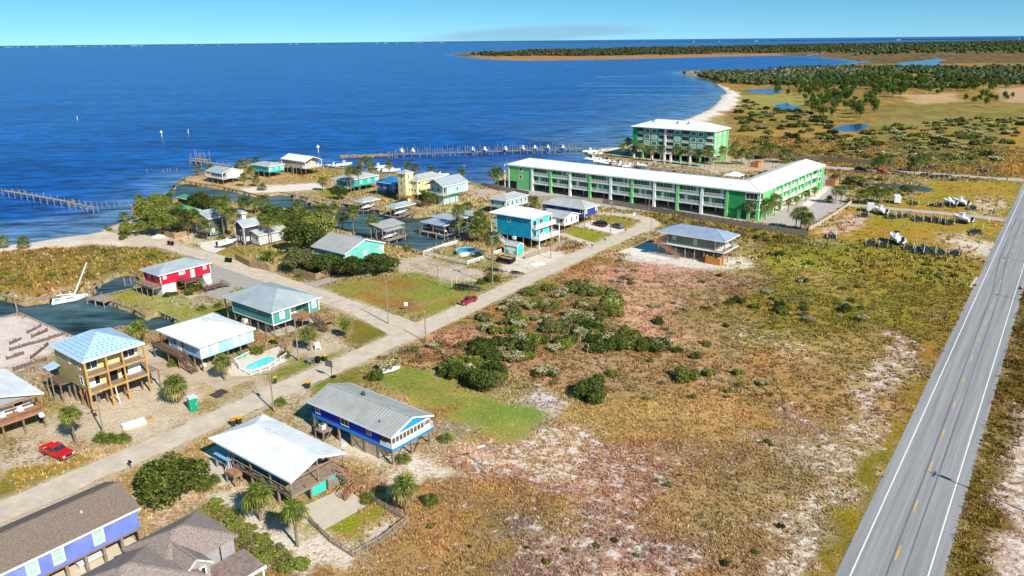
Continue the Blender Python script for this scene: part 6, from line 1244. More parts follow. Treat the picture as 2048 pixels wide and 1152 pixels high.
# ---- trees
def oak_proto(v, pal=DKG, n=4200, size=.2):
    k = ('oak', v, pal[0])
    if k not in PROTO:
        q = random.Random(v); bl = []; tr = MB().tube((0, 0, -.1), (.1, .05, 1.6), .24, .17, 7, False)
        for i in range(13):
            a = i * 2.4 + q.uniform(-.4, .4); r = 2.9 * math.sqrt((i + .5) / 13); z = 4.4 - .22 * r * r * .9 + q.uniform(-.4, .5); c = (r * math.cos(a), r * math.sin(a), max(1.6, z)); bl.append((*c, q.uniform(.95, 1.5))); tr.tube((.1, .05, 1.4), (c[0] * .8, c[1] * .8, c[2] - .4), .09, .04, 5, False)
        PROTO[k] = (leafcloud('crown', n, bl, size, pal, 600 + v, jag=.3), tr.mesh('trunk'))
    return PROTO[k]
def oak(p, s, label, v=0, pal=DKG, group=None, name='oak_tree', sz=None):
    cr, tk = oak_proto(v, pal); r = thing(name, label, 'tree', p, random.uniform(0, 6.28), group); r.scale = (s, s, sz or s); link('crown', cr, m_leaf, r); link('trunk', tk, m_bark, r); return r
OAKS = [(652, 548, .95, 'dark round oak, leftmost before the mint gable house', DKG), (704, 552, .95, 'dark oak in the middle before the mint gable house', DKG), (758, 548, .98, 'dark oak before the right end of the mint gable house', DKG),
        (600, 545, .9, 'grey-green bushy oak by the curved wooden fence', GRG), (610, 505, 1.2, 'broad oak between the palms and the mint gable house', DKG), (575, 470, 1.1, 'oak with dark crown among the tall palms', DKG), (640, 480, 1.1, 'oak close behind the mint gable house, left side', MDG),
        (300, 450, 1.05, 'bright green tree at the bay shore by the pole', MDG), (330, 470, 1.0, 'green tree nearest the wooden fence on the shore', MDG), (365, 460, .95, 'dark tree behind the shore fence', DKG), (405, 425, 1.0, 'dark tree behind the green-roofed cottage', DKG), (318, 425, .9, 'bright tree at the water beside the green roofs', MDG),
        (430, 425, .8, 'dark bushy tree between green roof and tall palms', DKG), (545, 450, .9, 'dark tree left of the oak grove, over the canal', DKG), (680, 400, .7, 'small round dark tree on the lawn of the teal house', DKG), (255, 470, .5, 'low bushy tree beside the yellow shrub on the shore', MDG), (288, 470, .6, 'bushy tree beside the shore fence end', MDG)]
for i, (px, py, s, lb, pal) in enumerate(OAKS): oak(P(px, py), s * 1.45, lb, i % 3, pal, sz=s * (1.0 if i < 3 else 1.35))
# ---- palms
def frond_mesh(seed, pal, L=1.0, seg=9, droop=.4, spread=1.35, pet=.5, thin=.8):
    g = random.Random(seed); v = []; f = []; c = []
    def addc(pts, cc):
        n = len(v); v.extend(pts); f.append(tuple(range(n, n + len(pts)))); c.extend([cc] * len(pts))
    cc = lc(random.Random(seed).choice(pal)); addc([(0, -.02, 0), (pet * L, -.015, .05), (pet * L, .015, .05)], cc * .9)
    for i in range(seg):
        a = -spread + 2 * spread * i / (seg - 1); l = L * (.66 - .16 * abs(a) / spread) * g.uniform(.9, 1.1); w = spread / seg * thin; k = lc(g.choice(pal)) * g.uniform(.8, 1.2); x0 = pet * L * .96
        z0 = .05; m1 = (x0 + math.cos(a - w) * l * .6, math.sin(a - w) * l * .6, z0 + .05 * L); m2 = (x0 + math.cos(a + w) * l * .6, math.sin(a + w) * l * .6, z0 + .05 * L); tp = (x0 + math.cos(a) * l, math.sin(a) * l, z0 - droop * L * (.5 + .4 * g.random()))
        addc([(x0, 0, z0), m1, m2], k); addc([m1, tp, m2], k * .92)
    V = np.array(v); ff = [q if len(q) == 3 else q for q in f]
    return np_mesh('frond', V, np.array(ff), 3, np.array(c))
PG = [(112, 126, 42), (134, 144, 54), (90, 108, 36), (152, 156, 70)]; PD = [(172, 150, 92), (150, 122, 74), (186, 166, 110)]; PDK = [(84, 100, 42), (104, 116, 52), (70, 86, 36)]
FR = {'g': [frond_mesh(i, PG) for i in range(3)], 'd': [frond_mesh(9 + i, PD, droop=.6) for i in range(2)], 'k': [frond_mesh(20 + i, PDK) for i in range(3)]}
def frond_set(n, seed, dry=.25, dark=False, skirt=True):
    g = random.Random(seed); out = []
    for i in range(n):
        t_ = i / (n - 1); el = R(82 - 132 * t_ ** .85 + g.uniform(-16, 16)); az = i * 2.39996 + g.uniform(-.3, .3); isd = t_ > 1 - dry
        out.append((FR['d' if isd else ('k' if dark or (i % 3 == 2) else 'g')][i % 2], az, el, g.uniform(.72, 1.18) * (1.0 if not isd else .9)))
    return out
def crown_mesh(n, seed, dry, dark):
    Vs = []; Fs = []; Cs = []; k = 0
    for me, az, el, s in frond_set(n, seed, dry, dark):
        nv = len(me.vertices); co = np.zeros(nv * 3); me.vertices.foreach_get('co', co); co = co.reshape(-1, 3) * s; cc = np.zeros(nv * 4); me.attributes['Col'].data.foreach_get('color', cc); M = np.array(Matrix.Rotation(az, 3, 'Z') @ Matrix.Rotation(-el, 3, 'Y')); Vs.append(co @ M.T); Cs.append(cc.reshape(-1, 4)[:, :3])
        ff = np.zeros(len(me.loops), int); me.loops.foreach_get('vertex_index', ff); Fs.append(ff.reshape(-1, 3) + k); k += nv
    return np_mesh('crown', np.concatenate(Vs), np.concatenate(Fs), 3, np.concatenate(Cs))
FRN = FR; FR = {'g': [frond_mesh(30 + i, PG, seg=7, spread=1.1, droop=.45, thin=.7) for i in range(3)], 'd': [frond_mesh(39 + i, PD, seg=7, spread=1.0, droop=.7, thin=.7) for i in range(2)], 'k': [frond_mesh(50 + i, PDK, seg=7, spread=1.1, droop=.45, thin=.7) for i in range(3)]}
CROWNS = [crown_mesh(54, 1, .22, False), crown_mesh(58, 2, .34, False), crown_mesh(54, 3, .18, True), crown_mesh(58, 4, .28, False)]; FR = FRN
_tm = {}
def palm(px, base, top, label, group=None, R_=1.9, near=False, var=0, lean=0.0, dry=.25):
    p = P(px, base); z = 0.0
    # height from the crown centre in the picture
    lo, hi = 0.2, 25.0
    for _ in range(30):
        mid = (lo + hi) / 2
        q = P(px, top, mid)
        if q.y > p.y: lo = mid
        else: hi = mid
    h = max(.9, min(lo, 16)); r = thing('palm_tree', label, 'palm', p, random.uniform(0, 6.28), group); R_ *= 1.0 if near else 1.18
    kh = round(h * 2) / 2
    if kh not in _tm: _tm[kh] = MB().tube((0, 0, -.1), (0, 0, kh * .5), .2, .17, 8, False).tube((0, 0, kh * .5), (0, 0, kh), .17, .19, 8, False).mesh('trunk')
    link('trunk', _tm[kh], m_ptrunk, r)
    if near:
        for me, az, el, s in frond_set(64, var + 5, dry): o = link('frond', me, m_frond, r, (0, 0, kh)); o.rotation_euler = (Matrix.Rotation(az, 3, 'Z') @ Matrix.Rotation(-el, 3, 'Y')).to_euler(); o.scale = (R_ * s,) * 3
    else: o = link('crown', CROWNS[var % 4], m_frond, r, (0, 0, kh), random.uniform(0, 6.28)); o.scale = (R_, R_, R_)
    return r
NEARP = [(450, 760, 727, 'cabbage palm on the pad between the pale blue house and its pool', 1.9), (355, 806, 777, 'thick low cabbage palm beside the green portable toilet', 2.5), (152, 888, 830, 'slim cabbage palm near the red pickup truck', 1.9), (280, 690, 660, 'round cabbage palm at the canal behind the unfinished house', 2.2),
         (521, 1041, 993, 'bushy cabbage palm left of the patio of the decked house', 2.4), (595, 1093, 1022, 'tall slim cabbage palm in front of the patio', 1.9), (811, 1024, 980, 'cabbage palm outside the picket fence corner', 2.2), (620, 702, 672, 'palm beside the pole before the teal batten house', 1.9), (694, 677, 650, 'small palm at the street corner beside the teal batten house', 1.6)]
for i, (px, b_, t_, lb, R_) in enumerate(NEARP): palm(px, b_, t_, lb, None, R_ * .93, True, i, dry=[.3, .4, .25, .2, .35, .3, .45, .3, .25][i])
def palm_row(rows, what, where, R_=2.0, dark=None):
    rows = sorted(rows)
    for i, q in enumerate(rows): palm(q[0], q[1], q[2], ordl(i, len(rows), what, where), 'palms ' + where, q[3] if len(q) > 3 else R_, False, (dark if dark is not None else i))
palm_row([(397, 352, 338), (421, 346, 336), (481, 339, 326), (493, 338, 325), (513, 337, 322), (488, 373, 356), (503, 360, 343), (513, 373, 359), (525, 380, 375)], 'palm', 'round the cottages on the point', 1.9)
palm_row([(455, 470, 405, 2.3), (449, 476, 416, 2.2), (468, 476, 432, 2.4), (396, 472, 432, 2.4), (404, 468, 437, 2.2), (489, 426, 405), (511, 428, 407), (531, 424, 399), (523, 478, 452), (544, 491, 444, 2.2), (566, 476, 440, 2.2), (340, 412, 397), (282, 416, 401), (435, 470, 452, 1.8), (505, 470, 448), (585, 474, 440), (620, 464, 436), (577, 502, 470), (602, 500, 468), (415, 480, 452), (378, 472, 446), (360, 444, 416), (301, 432, 409), (321, 418, 400), (346, 454, 429)], 'tall palm', 'among the houses by the near canal bank', 2.1)
palm_row([(598, 445, 415, 2.2), (610, 452, 427), (637, 450, 422), (651, 448, 420), (670, 446, 418), (662, 468, 442), (686, 460, 434), (707, 466, 426, 2.2), (746, 474, 444, 2.2)], 'palm', 'behind the mint gable house along the canal', 2.0)
palm_row([(646, 382, 363), (703, 392, 344, 2.2), (719, 392, 341, 2.2), (770, 390, 368, 2.2), (726, 342, 323), (738, 342, 324), (746, 362, 337), (779, 348, 332)], 'palm', 'round the teal house and the blue-roofed house', 2.0)
palm_row([(816, 346, 332), (831, 350, 336), (863, 356, 341), (923, 364, 346), (854, 417, 394, 1.7), (865, 413, 394, 1.7)], 'palm', 'by the yellow and pale mint houses', 2.0, 2)
palm_row([(935, 440, 416, 1.8), (918, 474, 422, 2.2), (918, 470, 446), (958, 476, 437, 2.6), (965, 484, 452, 2.8), (949, 486, 461, 2.4), (986, 522, 477, 2.5), (1069, 417, 404, 2.0)], 'palm', 'round the pool yard and the turquoise house', 2.2)
palm_row([(988, 372, 346, 2.2), (996, 372, 344, 2.2)], 'dark palm', 'at the left end of the long green block', 2.2, 2)
palm_row([(1449, 428, 411), (1472, 432, 407), (1499, 440, 412, 2.2), (1530, 440, 412, 2.4), (1548, 432, 401, 2.4)], 'palm', 'in front of the near corner of the long green block', 2.1)
palm_row([(1591, 459, 430, 2.2), (1601, 459, 425, 2.2), (1609, 462, 438, 2.1), (1616, 462, 438, 2.0)], 'palm', 'in the clump at the end of the grey fence', 2.0)
palm_row([(1576, 425, 404, 1.2), (1593, 412, 398, 1.2), (1611, 402, 386, 1.2), (1629, 394, 381, 1.2)], 'young palm', 'in the row beside the right wing', 1.2)
palm_row([(1670, 408, 382), (1681, 408, 382), (1658, 405, 401, 1.6), (1718, 408, 389), (1732, 409, 385), (1746, 409, 383), (1758, 411, 387), (1769, 408, 387), (1778, 407, 383)], 'palm', 'left of the trailer lot lane', 2.0)
palm_row([(1748, 345, 325), (1757, 345, 321), (1764, 345, 319), (1776, 342, 319), (1820, 347, 325), (1829, 348, 321), (1838, 344, 322), (1851, 341, 322)], 'palm', 'beside the utility pole on the entrance road', 2.2, 2)
palm_row([(1246, 315, 294), (1256, 308, 285), (1265, 317, 299), (1279, 319, 290), (1293, 322, 301), (1303, 323, 301), (1322, 325, 299), (1350, 328, 303), (1358, 328, 303), (1374, 331, 303), (1392, 333, 306), (1409, 335, 303), (1420, 336, 305), (1443, 332, 302)], 'palm', 'along the front of the green tower', 2.3)
palm_row([(1463, 330, 306), (1473, 330, 309), (1483, 330, 306), (1497, 330, 312), (1505, 328, 301), (1524, 320, 303), (1533, 320, 295), (1541, 320, 297), (1565, 326, 309, 2.6), (1575, 326, 309, 2.6), (1470, 318, 292)], 'palm', 'right of the green tower', 2.2)
palm_row([(7, 497, 482, 1.9), (49, 497, 484, 1.9), (249, 440, 433, 1.5)], 'palm', 'on the bay beach at the left', 1.8)
# big feather palm in the fenced garden
def feather():
    r = thing('date_palm', 'large feathery date palm inside the curved wooden fence', 'palm', P(537, 522), 0); MB().tube((0, 0, -.1), (0, 0, 1.6), .35, .3, 8).build('trunk', m_ptrunk, r); V = []; F = []; C = []
    for i in range(46):
        az = i * 2.4; el = R(75 - 70 * i / 46); L_ = 3.6
        for s in range(6):
            t0, t1 = s / 6, (s + 1) / 6; f_ = lambda t: (L_ * t * math.cos(el) * .95, 1.6 + L_ * t * math.sin(el) - 1.7 * t * t)
            (ra, za), (rb, zb) = f_(t0), f_(t1); w = .42 * (1 - abs(t0 - .4))
            for sd in (-1, 1):
                n = len(V); V += [(ra * math.cos(az), ra * math.sin(az), za), (rb * math.cos(az), rb * math.sin(az), zb), (rb * math.cos(az) - sd * w * math.sin(az), rb * math.sin(az) + sd * w * math.cos(az), zb - .25)]; F.append((n, n + 1, n + 2)); C += [lc(random.choice(PG), random.uniform(.7, 1.1))] * 3
    link('crown', np_mesh('crown', np.array(V), np.array(F), 3, np.array(C)), m_frond, r)
feather()
# palmetto clumps: low fans from the ground
def palmetto(px, py, R_, label, dark=False):
    r = thing('palmetto', label, 'palmetto', P(px, py), random.uniform(0, 6)); g = random.Random(px)
    V = []; 
    for k in range(max(1, int(R_ * 1.6))):
        a = g.uniform(0, 6.28); q = R_ * .75 * math.sqrt(g.random()); o = link('fan_clump', CROWNS[2 if dark else k % 2], m_frond, r, (q * math.cos(a), q * math.sin(a), .35), a); o.scale = (1.25, 1.25, 1.05)
    return r
for px, py, R_, lb in ((205, 884, 2.0, 'pair of low green palmettos beside the slim palm'), (236, 884, 1.5, 'palmetto by the lumber planks'), (411, 970, 2.2, 'bright yellow-green palmetto beside the big dark bush'), (348, 728, 1.1, 'palmetto under the stairs of the pale blue house'), (520, 706, 1.8, 'palmetto by the pool of the pale blue house'), (562, 714, 1.3, 'smaller palmetto at the far end of the pool'),
                       (559, 812, .9, 'small yucca beside the utility pole on the street'), (884, 884, 1.0, 'palmetto under the porch corner of the royal blue house'), (800, 925, .8, 'palmetto under the crossed braces of the royal blue house'), (848, 1008, 1.3, 'dark palmetto beside the palm outside the fence'), (305, 515, 2.6, 'large bright green palmetto clump on the marsh side of the street'),
                       (440, 478, 1.6, 'banana-like plants at the boat drive'), (330, 470, 1.0, 'palmetto in front of the shore fence'), (405, 622, 1.1, 'palmetto on the lawn of the red house'), (433, 616, 1.1, 'second palmetto on the lawn beside the teal batten house'), (812, 500, 2.0, 'silvery palmetto beside the mint gable house'), (560, 510, 1.5, 'yellow-green palm shrub in the fenced garden'),
                       (595, 556, 1.2, 'palmetto outside the curved fence'), (1350, 462, 1.8, 'palmetto before the grey fence'), (1590, 485, 1.6, 'palmetto at the right of the grey fence'), (742, 1000, .9, 'green shrub at the patio corner')): palmetto(px, py, R_, lb)
# ---- named shrubs and thickets of the field
BIG = [('dark', 970, 775, 3.2, 'big dark shrub at the right end of the lawn thicket'), ('dark', 1187, 795, 3.3, 'big dark green shrub standing alone left of the field middle'), ('dark', 342, 972, 5.3, 'huge bushy dark green shrub by the street, above the weathered house'), ('dark', 905, 755, 2.2, 'dark shrub on the edge of the bright lawn'),
       ('mid', 1370, 758, 2.3, 'bright green shrub in the middle of the field'), ('mid', 1418, 752, 1.5, 'smaller green shrub right beside the bright one in mid-field'), ('cream', 1093, 750, 2.3, 'cream-flowered shrub in the thicket below the dark line'), ('dark', 1235, 700, 2.4, 'dark shrub in the dark row, left one'), ('dark', 1290, 700, 2.2, 'dark shrub at the right end of the dark row'),
       ('mid', 1475, 750, 1.2, 'small olive shrub right of mid-field'), ('cream', 1525, 770, 1.2, 'pale shrub beyond the small olive one'), ('dark', 750, 760, 1.5, 'flowering shrub beside the white skiff'), ('cream', 775, 740, 2.2, 'tan shrub behind the white skiff'), ('dark', 985, 562, 1.9, 'dark shrub at the foot of the street-side pole'), ('dark', 963, 568, 1.2, 'small dark shrub beside the long aluminium trailer'),
       ('mid', 1228, 750, 1.4, 'young pine-like shrub between the dark bushes'), ('mid', 247, 478, 1.5, 'yellow flowering shrub on the shore by the fence')]
for k, px, py, R_, lb in BIG: shrub(P(px, py), 'dense' if k == 'dark' else k, R_, R_ * (.68 if R_ > 5 else .95 if k == 'dark' else .85), lb, None, parts=True)
def scatter(pts, n, kinds, r0, r1, label, group, seed, stuff=0, hz=.8, stuffname='heath_scrub'):
    g = random.Random(seed); pg = poly(pts); x0, y0 = pg.min(0); x1, y1 = pg.max(0); out = []; tries = 0; acc = []
    while len(out) < n and tries < n * 60:
        tries += 1; x = g.uniform(x0, x1); y = g.uniform(y0, y1); X = np.array([x]); Y = np.array([y])
        if inside(X, Y, pg)[0] and clear(X, Y)[0] and all((x - a) ** 2 + (y - b) ** 2 > (.55 * r0) ** 2 for a, b in out):
            out.append((x, y)); R_ = g.uniform(r0, r1) ; k = g.choice(kinds)
            if stuff: acc.append((x, y, R_, R_ * g.uniform(hz * .8, hz * 1.2), k, g.uniform(0, 6.28)))
            else: acc.append(shrub((x, y, -.02), k, R_, R_ * g.uniform(hz * .8, hz * 1.2), label[k] if isinstance(label, dict) else label, group))
    if not stuff:
        for lb in {o['label'] for o in acc}:
            os_ = sorted([o for o in acc if o['label'] == lb], key=lambda o: o.location.x / o.location.y); q = re.search(r' (in|on|of|along|round|right of|between|at|left of|behind) ', lb).start()
            for i, o in enumerate(os_): o['label'] = ordl(i, len(os_), lb[:q], lb[q + 1:])
    if stuff:
        Vs = []; Cs = []
        for i, (x, y, R_, h, k, a) in enumerate(acc):
            me = shrub_proto(k, i % 4)[0]; nv = len(me.vertices); co = np.zeros(nv * 3); me.vertices.foreach_get('co', co); co = co.reshape(-1, 3); cc = np.zeros(nv * 4); me.attributes['Col'].data.foreach_get('color', cc)
            q = np.repeat(np.random.default_rng(i).random(nv // 4) < stuff, 4); co = co[q]; c_, s_ = math.cos(a), math.sin(a); co = co * 1.0
            ce = co.reshape(-1, 4, 3).mean(1, keepdims=True); co = (ce + (co.reshape(-1, 4, 3) - ce) * stuff ** -.5).reshape(-1, 3)
            Vs.append(np.c_[x + R_ * (co[:, 0] * c_ - co[:, 1] * s_), y + R_ * (co[:, 0] * s_ + co[:, 1] * c_), co[:, 2] * h]); Cs.append(cc.reshape(-1, 4)[q, :3] * g.uniform(.8, 1.2))
        V = np.concatenate(Vs); tag(link(stuffname, np_mesh(stuffname, V, np.arange(len(V)).reshape(-1, 4), 4, np.concatenate(Cs)), m_leaf), label, 'scrub', None, 'stuff')
    return out
scatter([(880, 745), (930, 700), (1010, 690), (1090, 650), (1140, 640), (1230, 670), (1330, 690), (1300, 712), (1200, 700), (1110, 700), (1060, 735), (1000, 770), (930, 765)], 64, ['dark', 'dark', 'cream', 'mid', 'grey'], 1.4, 2.8, {'dark': 'dark shrub in the dense thicket right of the lawn', 'cream': 'cream-topped shrub in the dense thicket right of the lawn', 'mid': 'leafy green shrub in the dense thicket right of the lawn', 'grey': 'grey-green shrub in the dense thicket right of the lawn'}, 'thicket right of the lawn', 1)
scatter([(960, 640), (1060, 585), (1130, 565), (1240, 590), (1240, 640), (1150, 660), (1040, 670), (980, 670)], 62, ['cream', 'grey', 'cream', 'mid'], 1.3, 2.5, {'cream': 'cream-topped shrub in the thicket below the street', 'grey': 'grey shrub in the thicket below the street', 'mid': 'green shrub in the thicket below the street'}, 'thicket below the street', 2)
scatter([(760, 715), (850, 690), (960, 650), (960, 690), (880, 730), (800, 735)], 22, ['dry', 'cream', 'dry', 'grey'], .8, 1.5, {'cream': 'tan-topped shrub between street and lawn', 'grey': 'grey shrub between street and lawn', 'dry': 'brown withered shrub between street and lawn'}, 'shrubs between street and lawn', 3)
scatter([(1060, 590), (1150, 545), (1240, 520), (1300, 560), (1260, 585), (1120, 575)], 14, ['grey', 'cream'], .7, 1.2, 'low grey shrub on the edge of the pink grass', 'shrubs of the pink grass', 4)
scatter([(1400, 560), (1500, 540), (1720, 560), (1740, 640), (1640, 650), (1500, 620), (1420, 600)], 30, ['cream', 'dark', 'grey', 'mid'], .8, 1.6, {'cream': 'cream-topped shrub in the green part of the field', 'dark': 'dark shrub in the green part of the field', 'grey': 'grey shrub in the green part of the field', 'mid': 'green shrub in the green part of the field'}, 'shrubs in the green part of the field', 5)
scatter([(1280, 600), (1440, 610), (1480, 700), (1400, 730), (1320, 710)], 18, ['cream', 'grey', 'dark', 'dry'], .7, 1.4, 'scattered low shrub right of the dark row', 'shrubs right of the dark row', 6)
scatter([(1040, 740), (1300, 720), (1480, 740), (1560, 800), (1300, 800), (1080, 790)], 16, ['dry', 'grey', 'mid'], .5, .9, 'small shrub in the tan grass of mid-field', 'small shrubs of mid-field', 7)
scatter([(1500, 490), (1900, 510), (1930, 560), (1700, 540), (1500, 520)], 16, ['dark', 'grey', 'mid'], .7, 1.3, 'low shrub along the top of the field', 'shrubs along the top of the field', 8)
scatter([(900, 960), (1700, 860), (1640, 1140), (800, 1140)], 26, ['mid', 'dark', 'dry'], .3, .6, 'tiny shrub in the sandy lower field', 'tiny shrubs of the lower field', 9, stuff=.4, stuffname='seedling_scrub')
scatter([(430, 1000), (470, 1030), (620, 1140), (560, 1150), (470, 1080), (410, 1010)], 40, ['mid', 'mid', 'grey'], .7, 1.1, 'low green shrub in the hedge strip beside the weathered house', 'hedge strip beside the weathered house', 10, stuff=.8, stuffname='hedge_strip')
scatter([(1290, 432), (1400, 448), (1600, 480), (1620, 490), (1560, 492), (1300, 447)], 30, ['dark', 'mid', 'dry', 'grey'], .7, 1.3, 'shrub along the foot of the long grey fence', 'shrubs along the grey fence', 11)
scatter([(1650, 352), (1720, 350), (1870, 380), (1830, 392), (1740, 390), (1660, 372)], 36, ['mid', 'dark', 'grey'], 1.2, 2.2, 'bushy shrub round the retention pond', 'shrubs round the retention pond', 12)
scatter([(1330, 360), (1560, 355), (1540, 335), (1480, 350)], 8, ['dry', 'dark'], 1.0, 1.8, 'shrub behind the right wing of the long block', 'shrubs behind the right wing', 13)
scatter([(0, 500), (230, 495), (260, 535), (40, 590), (0, 590)], 24, ['dry', 'grey', 'mid'], .7, 1.3, 'low marsh shrub left of the red house', 'marsh shrubs', 14)
scatter([(195, 458), (262, 432), (300, 445), (250, 470)], 16, ['mid', 'grey', 'mid'], .8, 1.5, 'shrub on the riprap shore', 'shrubs on the riprap shore', 15)
scatter([(320, 560), (400, 560), (400, 590), (340, 600)], 7, ['dark', 'mid'], .9, 1.6, 'shrub at the foot of the red house', 'shrubs at the red house', 16)
# heath beyond the entrance road
scatter([(1470, 200), (1640, 230), (1700, 262), (1640, 300), (1560, 300), (1480, 280)], 120, ['dark', 'grey', 'mid', 'cream'], 2.0, 4.2, 'scattered scrub on the heath beyond the tower', 'scrub beyond the tower', 17, .22, hz=.6)
scatter([(1640, 290), (1740, 260), (1900, 240), (2048, 235), (2010, 330), (1860, 325), (1740, 318)], 190, ['dark', 'grey', 'cream', 'mid'], 1.8, 4.0, 'scattered scrub on the heath beyond the entrance road', 'scrub beyond the entrance road', 18, .22, hz=.6)
scatter([(1470, 312), (1640, 300), (1740, 312), (1740, 328), (1600, 322), (1480, 322)], 24, ['cream', 'grey', 'dark'], 1.5, 2.8, 'scrub along the far fence of the entrance road', 'scrub along the far fence', 19, .3, hz=.6)
# ---- pines of the middle distance, one by one
def pine_proto(v):
    k = ('pine', v)
    if k not in PROTO:
        q = random.Random(v + 3); bl = [(q.uniform(-1.5, 1.5), q.uniform(-1.5, 1.5), 3.0 + q.random() * 3.2, q.uniform(.9, 1.5)) for i in range(9)]
        PROTO[k] = (leafcloud('crown', 620, bl, .34, [(72, 98, 40), (90, 114, 46), (58, 80, 36), (110, 126, 56)], 700 + v, jag=.4), MB().tube((0, 0, -.2), (0, 0, 6.5), .2, .07, 6, False).mesh('trunk'))
    return PROTO[k]
def pines(pts, n, s0, s1, label, group, seed):
    g = random.Random(seed); pg = poly(pts); x0, y0 = pg.min(0); x1, y1 = pg.max(0); k = 0; t_ = 0
    acc = []
    while k < n and t_ < n * 50:
        t_ += 1; x = g.uniform(x0, x1); y = g.uniform(y0, y1)
        if inside(np.array([x]), np.array([y]), pg)[0]:
            cr, tk = pine_proto(k % 4); s = g.uniform(s0, s1); r = thing('pine_tree', label, 'pine', (x, y, 0), g.uniform(0, 6), group); r.scale = (s, s, s * g.uniform(.9, 1.2)); link('crown', cr, m_leaf, r); link('trunk', tk, m_bark, r); k += 1; acc.append(r)
    if n <= 40:
        acc.sort(key=lambda o: o.location.x / o.location.y); q = label.index(' on ')
        for i, o in enumerate(acc): o['label'] = ordl(i, n, label[:q], label[q + 1:])
pines([(1600, 212), (1660, 195), (1740, 205), (1780, 222), (1740, 238), (1640, 238)], 38, 1.0, 1.6, 'green pine on the near edge of the pine wood', 'near edge of the pine wood', 1)
pines([(1530, 185), (1620, 160), (1740, 158), (1960, 160), (2040, 175), (1960, 190), (1820, 190), (1760, 208), (1640, 212)], 210, 1.0, 1.7, 'green pine in the middle of the pine wood', 'pines in the middle of the wood', 2)
pines([(1900, 200), (2048, 190), (2060, 210), (1980, 222)], 12, .8, 1.2, 'pine on the open heath at the right edge', 'pines at the right edge', 3)
# ---- far woods: one mass of crowns each
def wood(name, pts, n, s0, s1, pal, seed, label):
    g = np.random.default_rng(seed); pg = poly(pts); x0, y0 = pg.min(0); x1, y1 = pg.max(0); x = g.uniform(x0, x1, n * 8); y = g.uniform(y0, y1, n * 8)
    m = inside(x, y, pg) & (fbm(x, y, 150, 4, seed) > .47); x, y = x[m][:n], y[m][:n]; n = len(x); s = g.uniform(s0, s1, n); h = s * g.uniform(.4, 1.0, n)
    a = g.uniform(0, 6.28, n); V = []; C = []; base = np.array([lc(c) for c in pal])[g.integers(0, len(pal), n)] * g.uniform(.7, 1.3, n)[:, None]
    rg = lambda f, z0, z1: [np.c_[x + s * f * np.cos(a + 1.2566 * i) * g.uniform(.7, 1.25, n), y + s * f * np.sin(a + 1.2566 * i) * g.uniform(.7, 1.25, n), h * g.uniform(z0, z1, n)] for i in range(5)]
    V = np.stack(rg(.5, .3, .5) + rg(.36, .72, .95) + [np.c_[x, y, h], np.c_[x, y, h * .1]], 1).reshape(-1, 3); C = np.repeat(base, 12, 0).reshape(n, 12, 3) * g.uniform(.75, 1.25, (n, 12, 1)); o = (np.arange(n) * 12)[:, None, None]
    F = (np.array([q for i in range(5) for q in ([i, (i + 1) % 5, 5 + i], [(i + 1) % 5, 5 + (i + 1) % 5, 5 + i], [5 + i, 5 + (i + 1) % 5, 10], [(i + 1) % 5, i, 11])])[None] + o).reshape(-1, 3)
    return tag(link(name, np_mesh(name, V, F, 3, C.reshape(-1, 3)), m_leaf), label, 'wood', None, 'stuff')
WD = [(58, 76, 44), (70, 86, 48), (48, 64, 40), (96, 92, 58)]
wood('pine_wood', [(1380, 150), (1450, 142), (1700, 134), (1900, 136), (2300, 120), (2400, 180), (2048, 185), (1900, 190), (1700, 170), (1620, 170), (1520, 172), (1440, 165)], 9000, 4, 8.5, WD, 4, 'dense dark wood behind the near pines')
wood('grey_scrub', [(1360, 148), (1440, 144), (1700, 138), (1760, 150), (1640, 158), (1500, 176), (1440, 168)], 900, 4, 8, [(140, 130, 112), (110, 104, 80), (90, 92, 56)], 5, 'grey leafless scrub along the inlet')
wood('far_wood', [(930, 110), (1010, 102.5), (1300, 96), (1600, 90), (1700, 88), (1700, 100), (1560, 106), (1200, 113), (1000, 114)], 7000, 8, 15, WD + [(96, 88, 50)], 6, 'low far wood on the spit across the bay')
wood('far_wood', [(1560, 92), (2048, 82), (2500, 74), (2500, 112), (2048, 112), (1900, 106), (1720, 112), (1600, 104)], 9000, 9, 17, WD, 7, 'wide far wood on the right horizon')
# ------------------------------------------------------------------ poles and wires
def height_at(base, top):
    p = P(*base); lo, hi = 0.1, 40.0
    for _ in range(32):
        mid = (lo + hi) / 2
        if P(top[0], top[1], mid).y > p.y: lo = mid
        else: hi = mid
    return lo
m_pole = mat('utility_pole_wood', (158, 138, 116), .9, .15, 1.0); m_wire = mat('wire', (60, 58, 56), .6, .1)
POLES = {}
def pole(key, base, top, label, arm=True, can=False, light=False, h=None, at=None):
    p = at or P(*base); h = h or height_at(base, top); r = thing('utility_pole', label, 'pole', p, GA + random.uniform(-.1, .1), 'utility poles'); MB().tube((0, 0, -.2), (0, 0, h), .15, .1, 8).build('mast', m_pole, r)
    if arm: MB().box(-.9, .9, -.05, .05, h - .6, h - .48).build('crossarm', m_pole, r)
    for x in (-.8, 0, .8) if arm else (0,): MB().tube((x, 0, h - .48 if arm else h), (x, 0, h - .25 if arm else h + .22), .05, .03, 6).build('insulator', m_white, r)
    if can: MB().tube((.3, -.1, h - 2.0), (.3, -.1, h - 1.1), .22, .22, 10).build('transformer', m_steel, r)
    if light: MB().bar((0, 0, h - 1.4), (0, -1.4, h - 1.1), .06).build('lamp_arm', m_steel, r); MB().box(-.12, .12, -1.9, -1.3, h - 1.18, h - 1.04).build('lamp_head', m_alum, r)
    POLES[key] = p + Vector((0, 0, h - .3)); return r
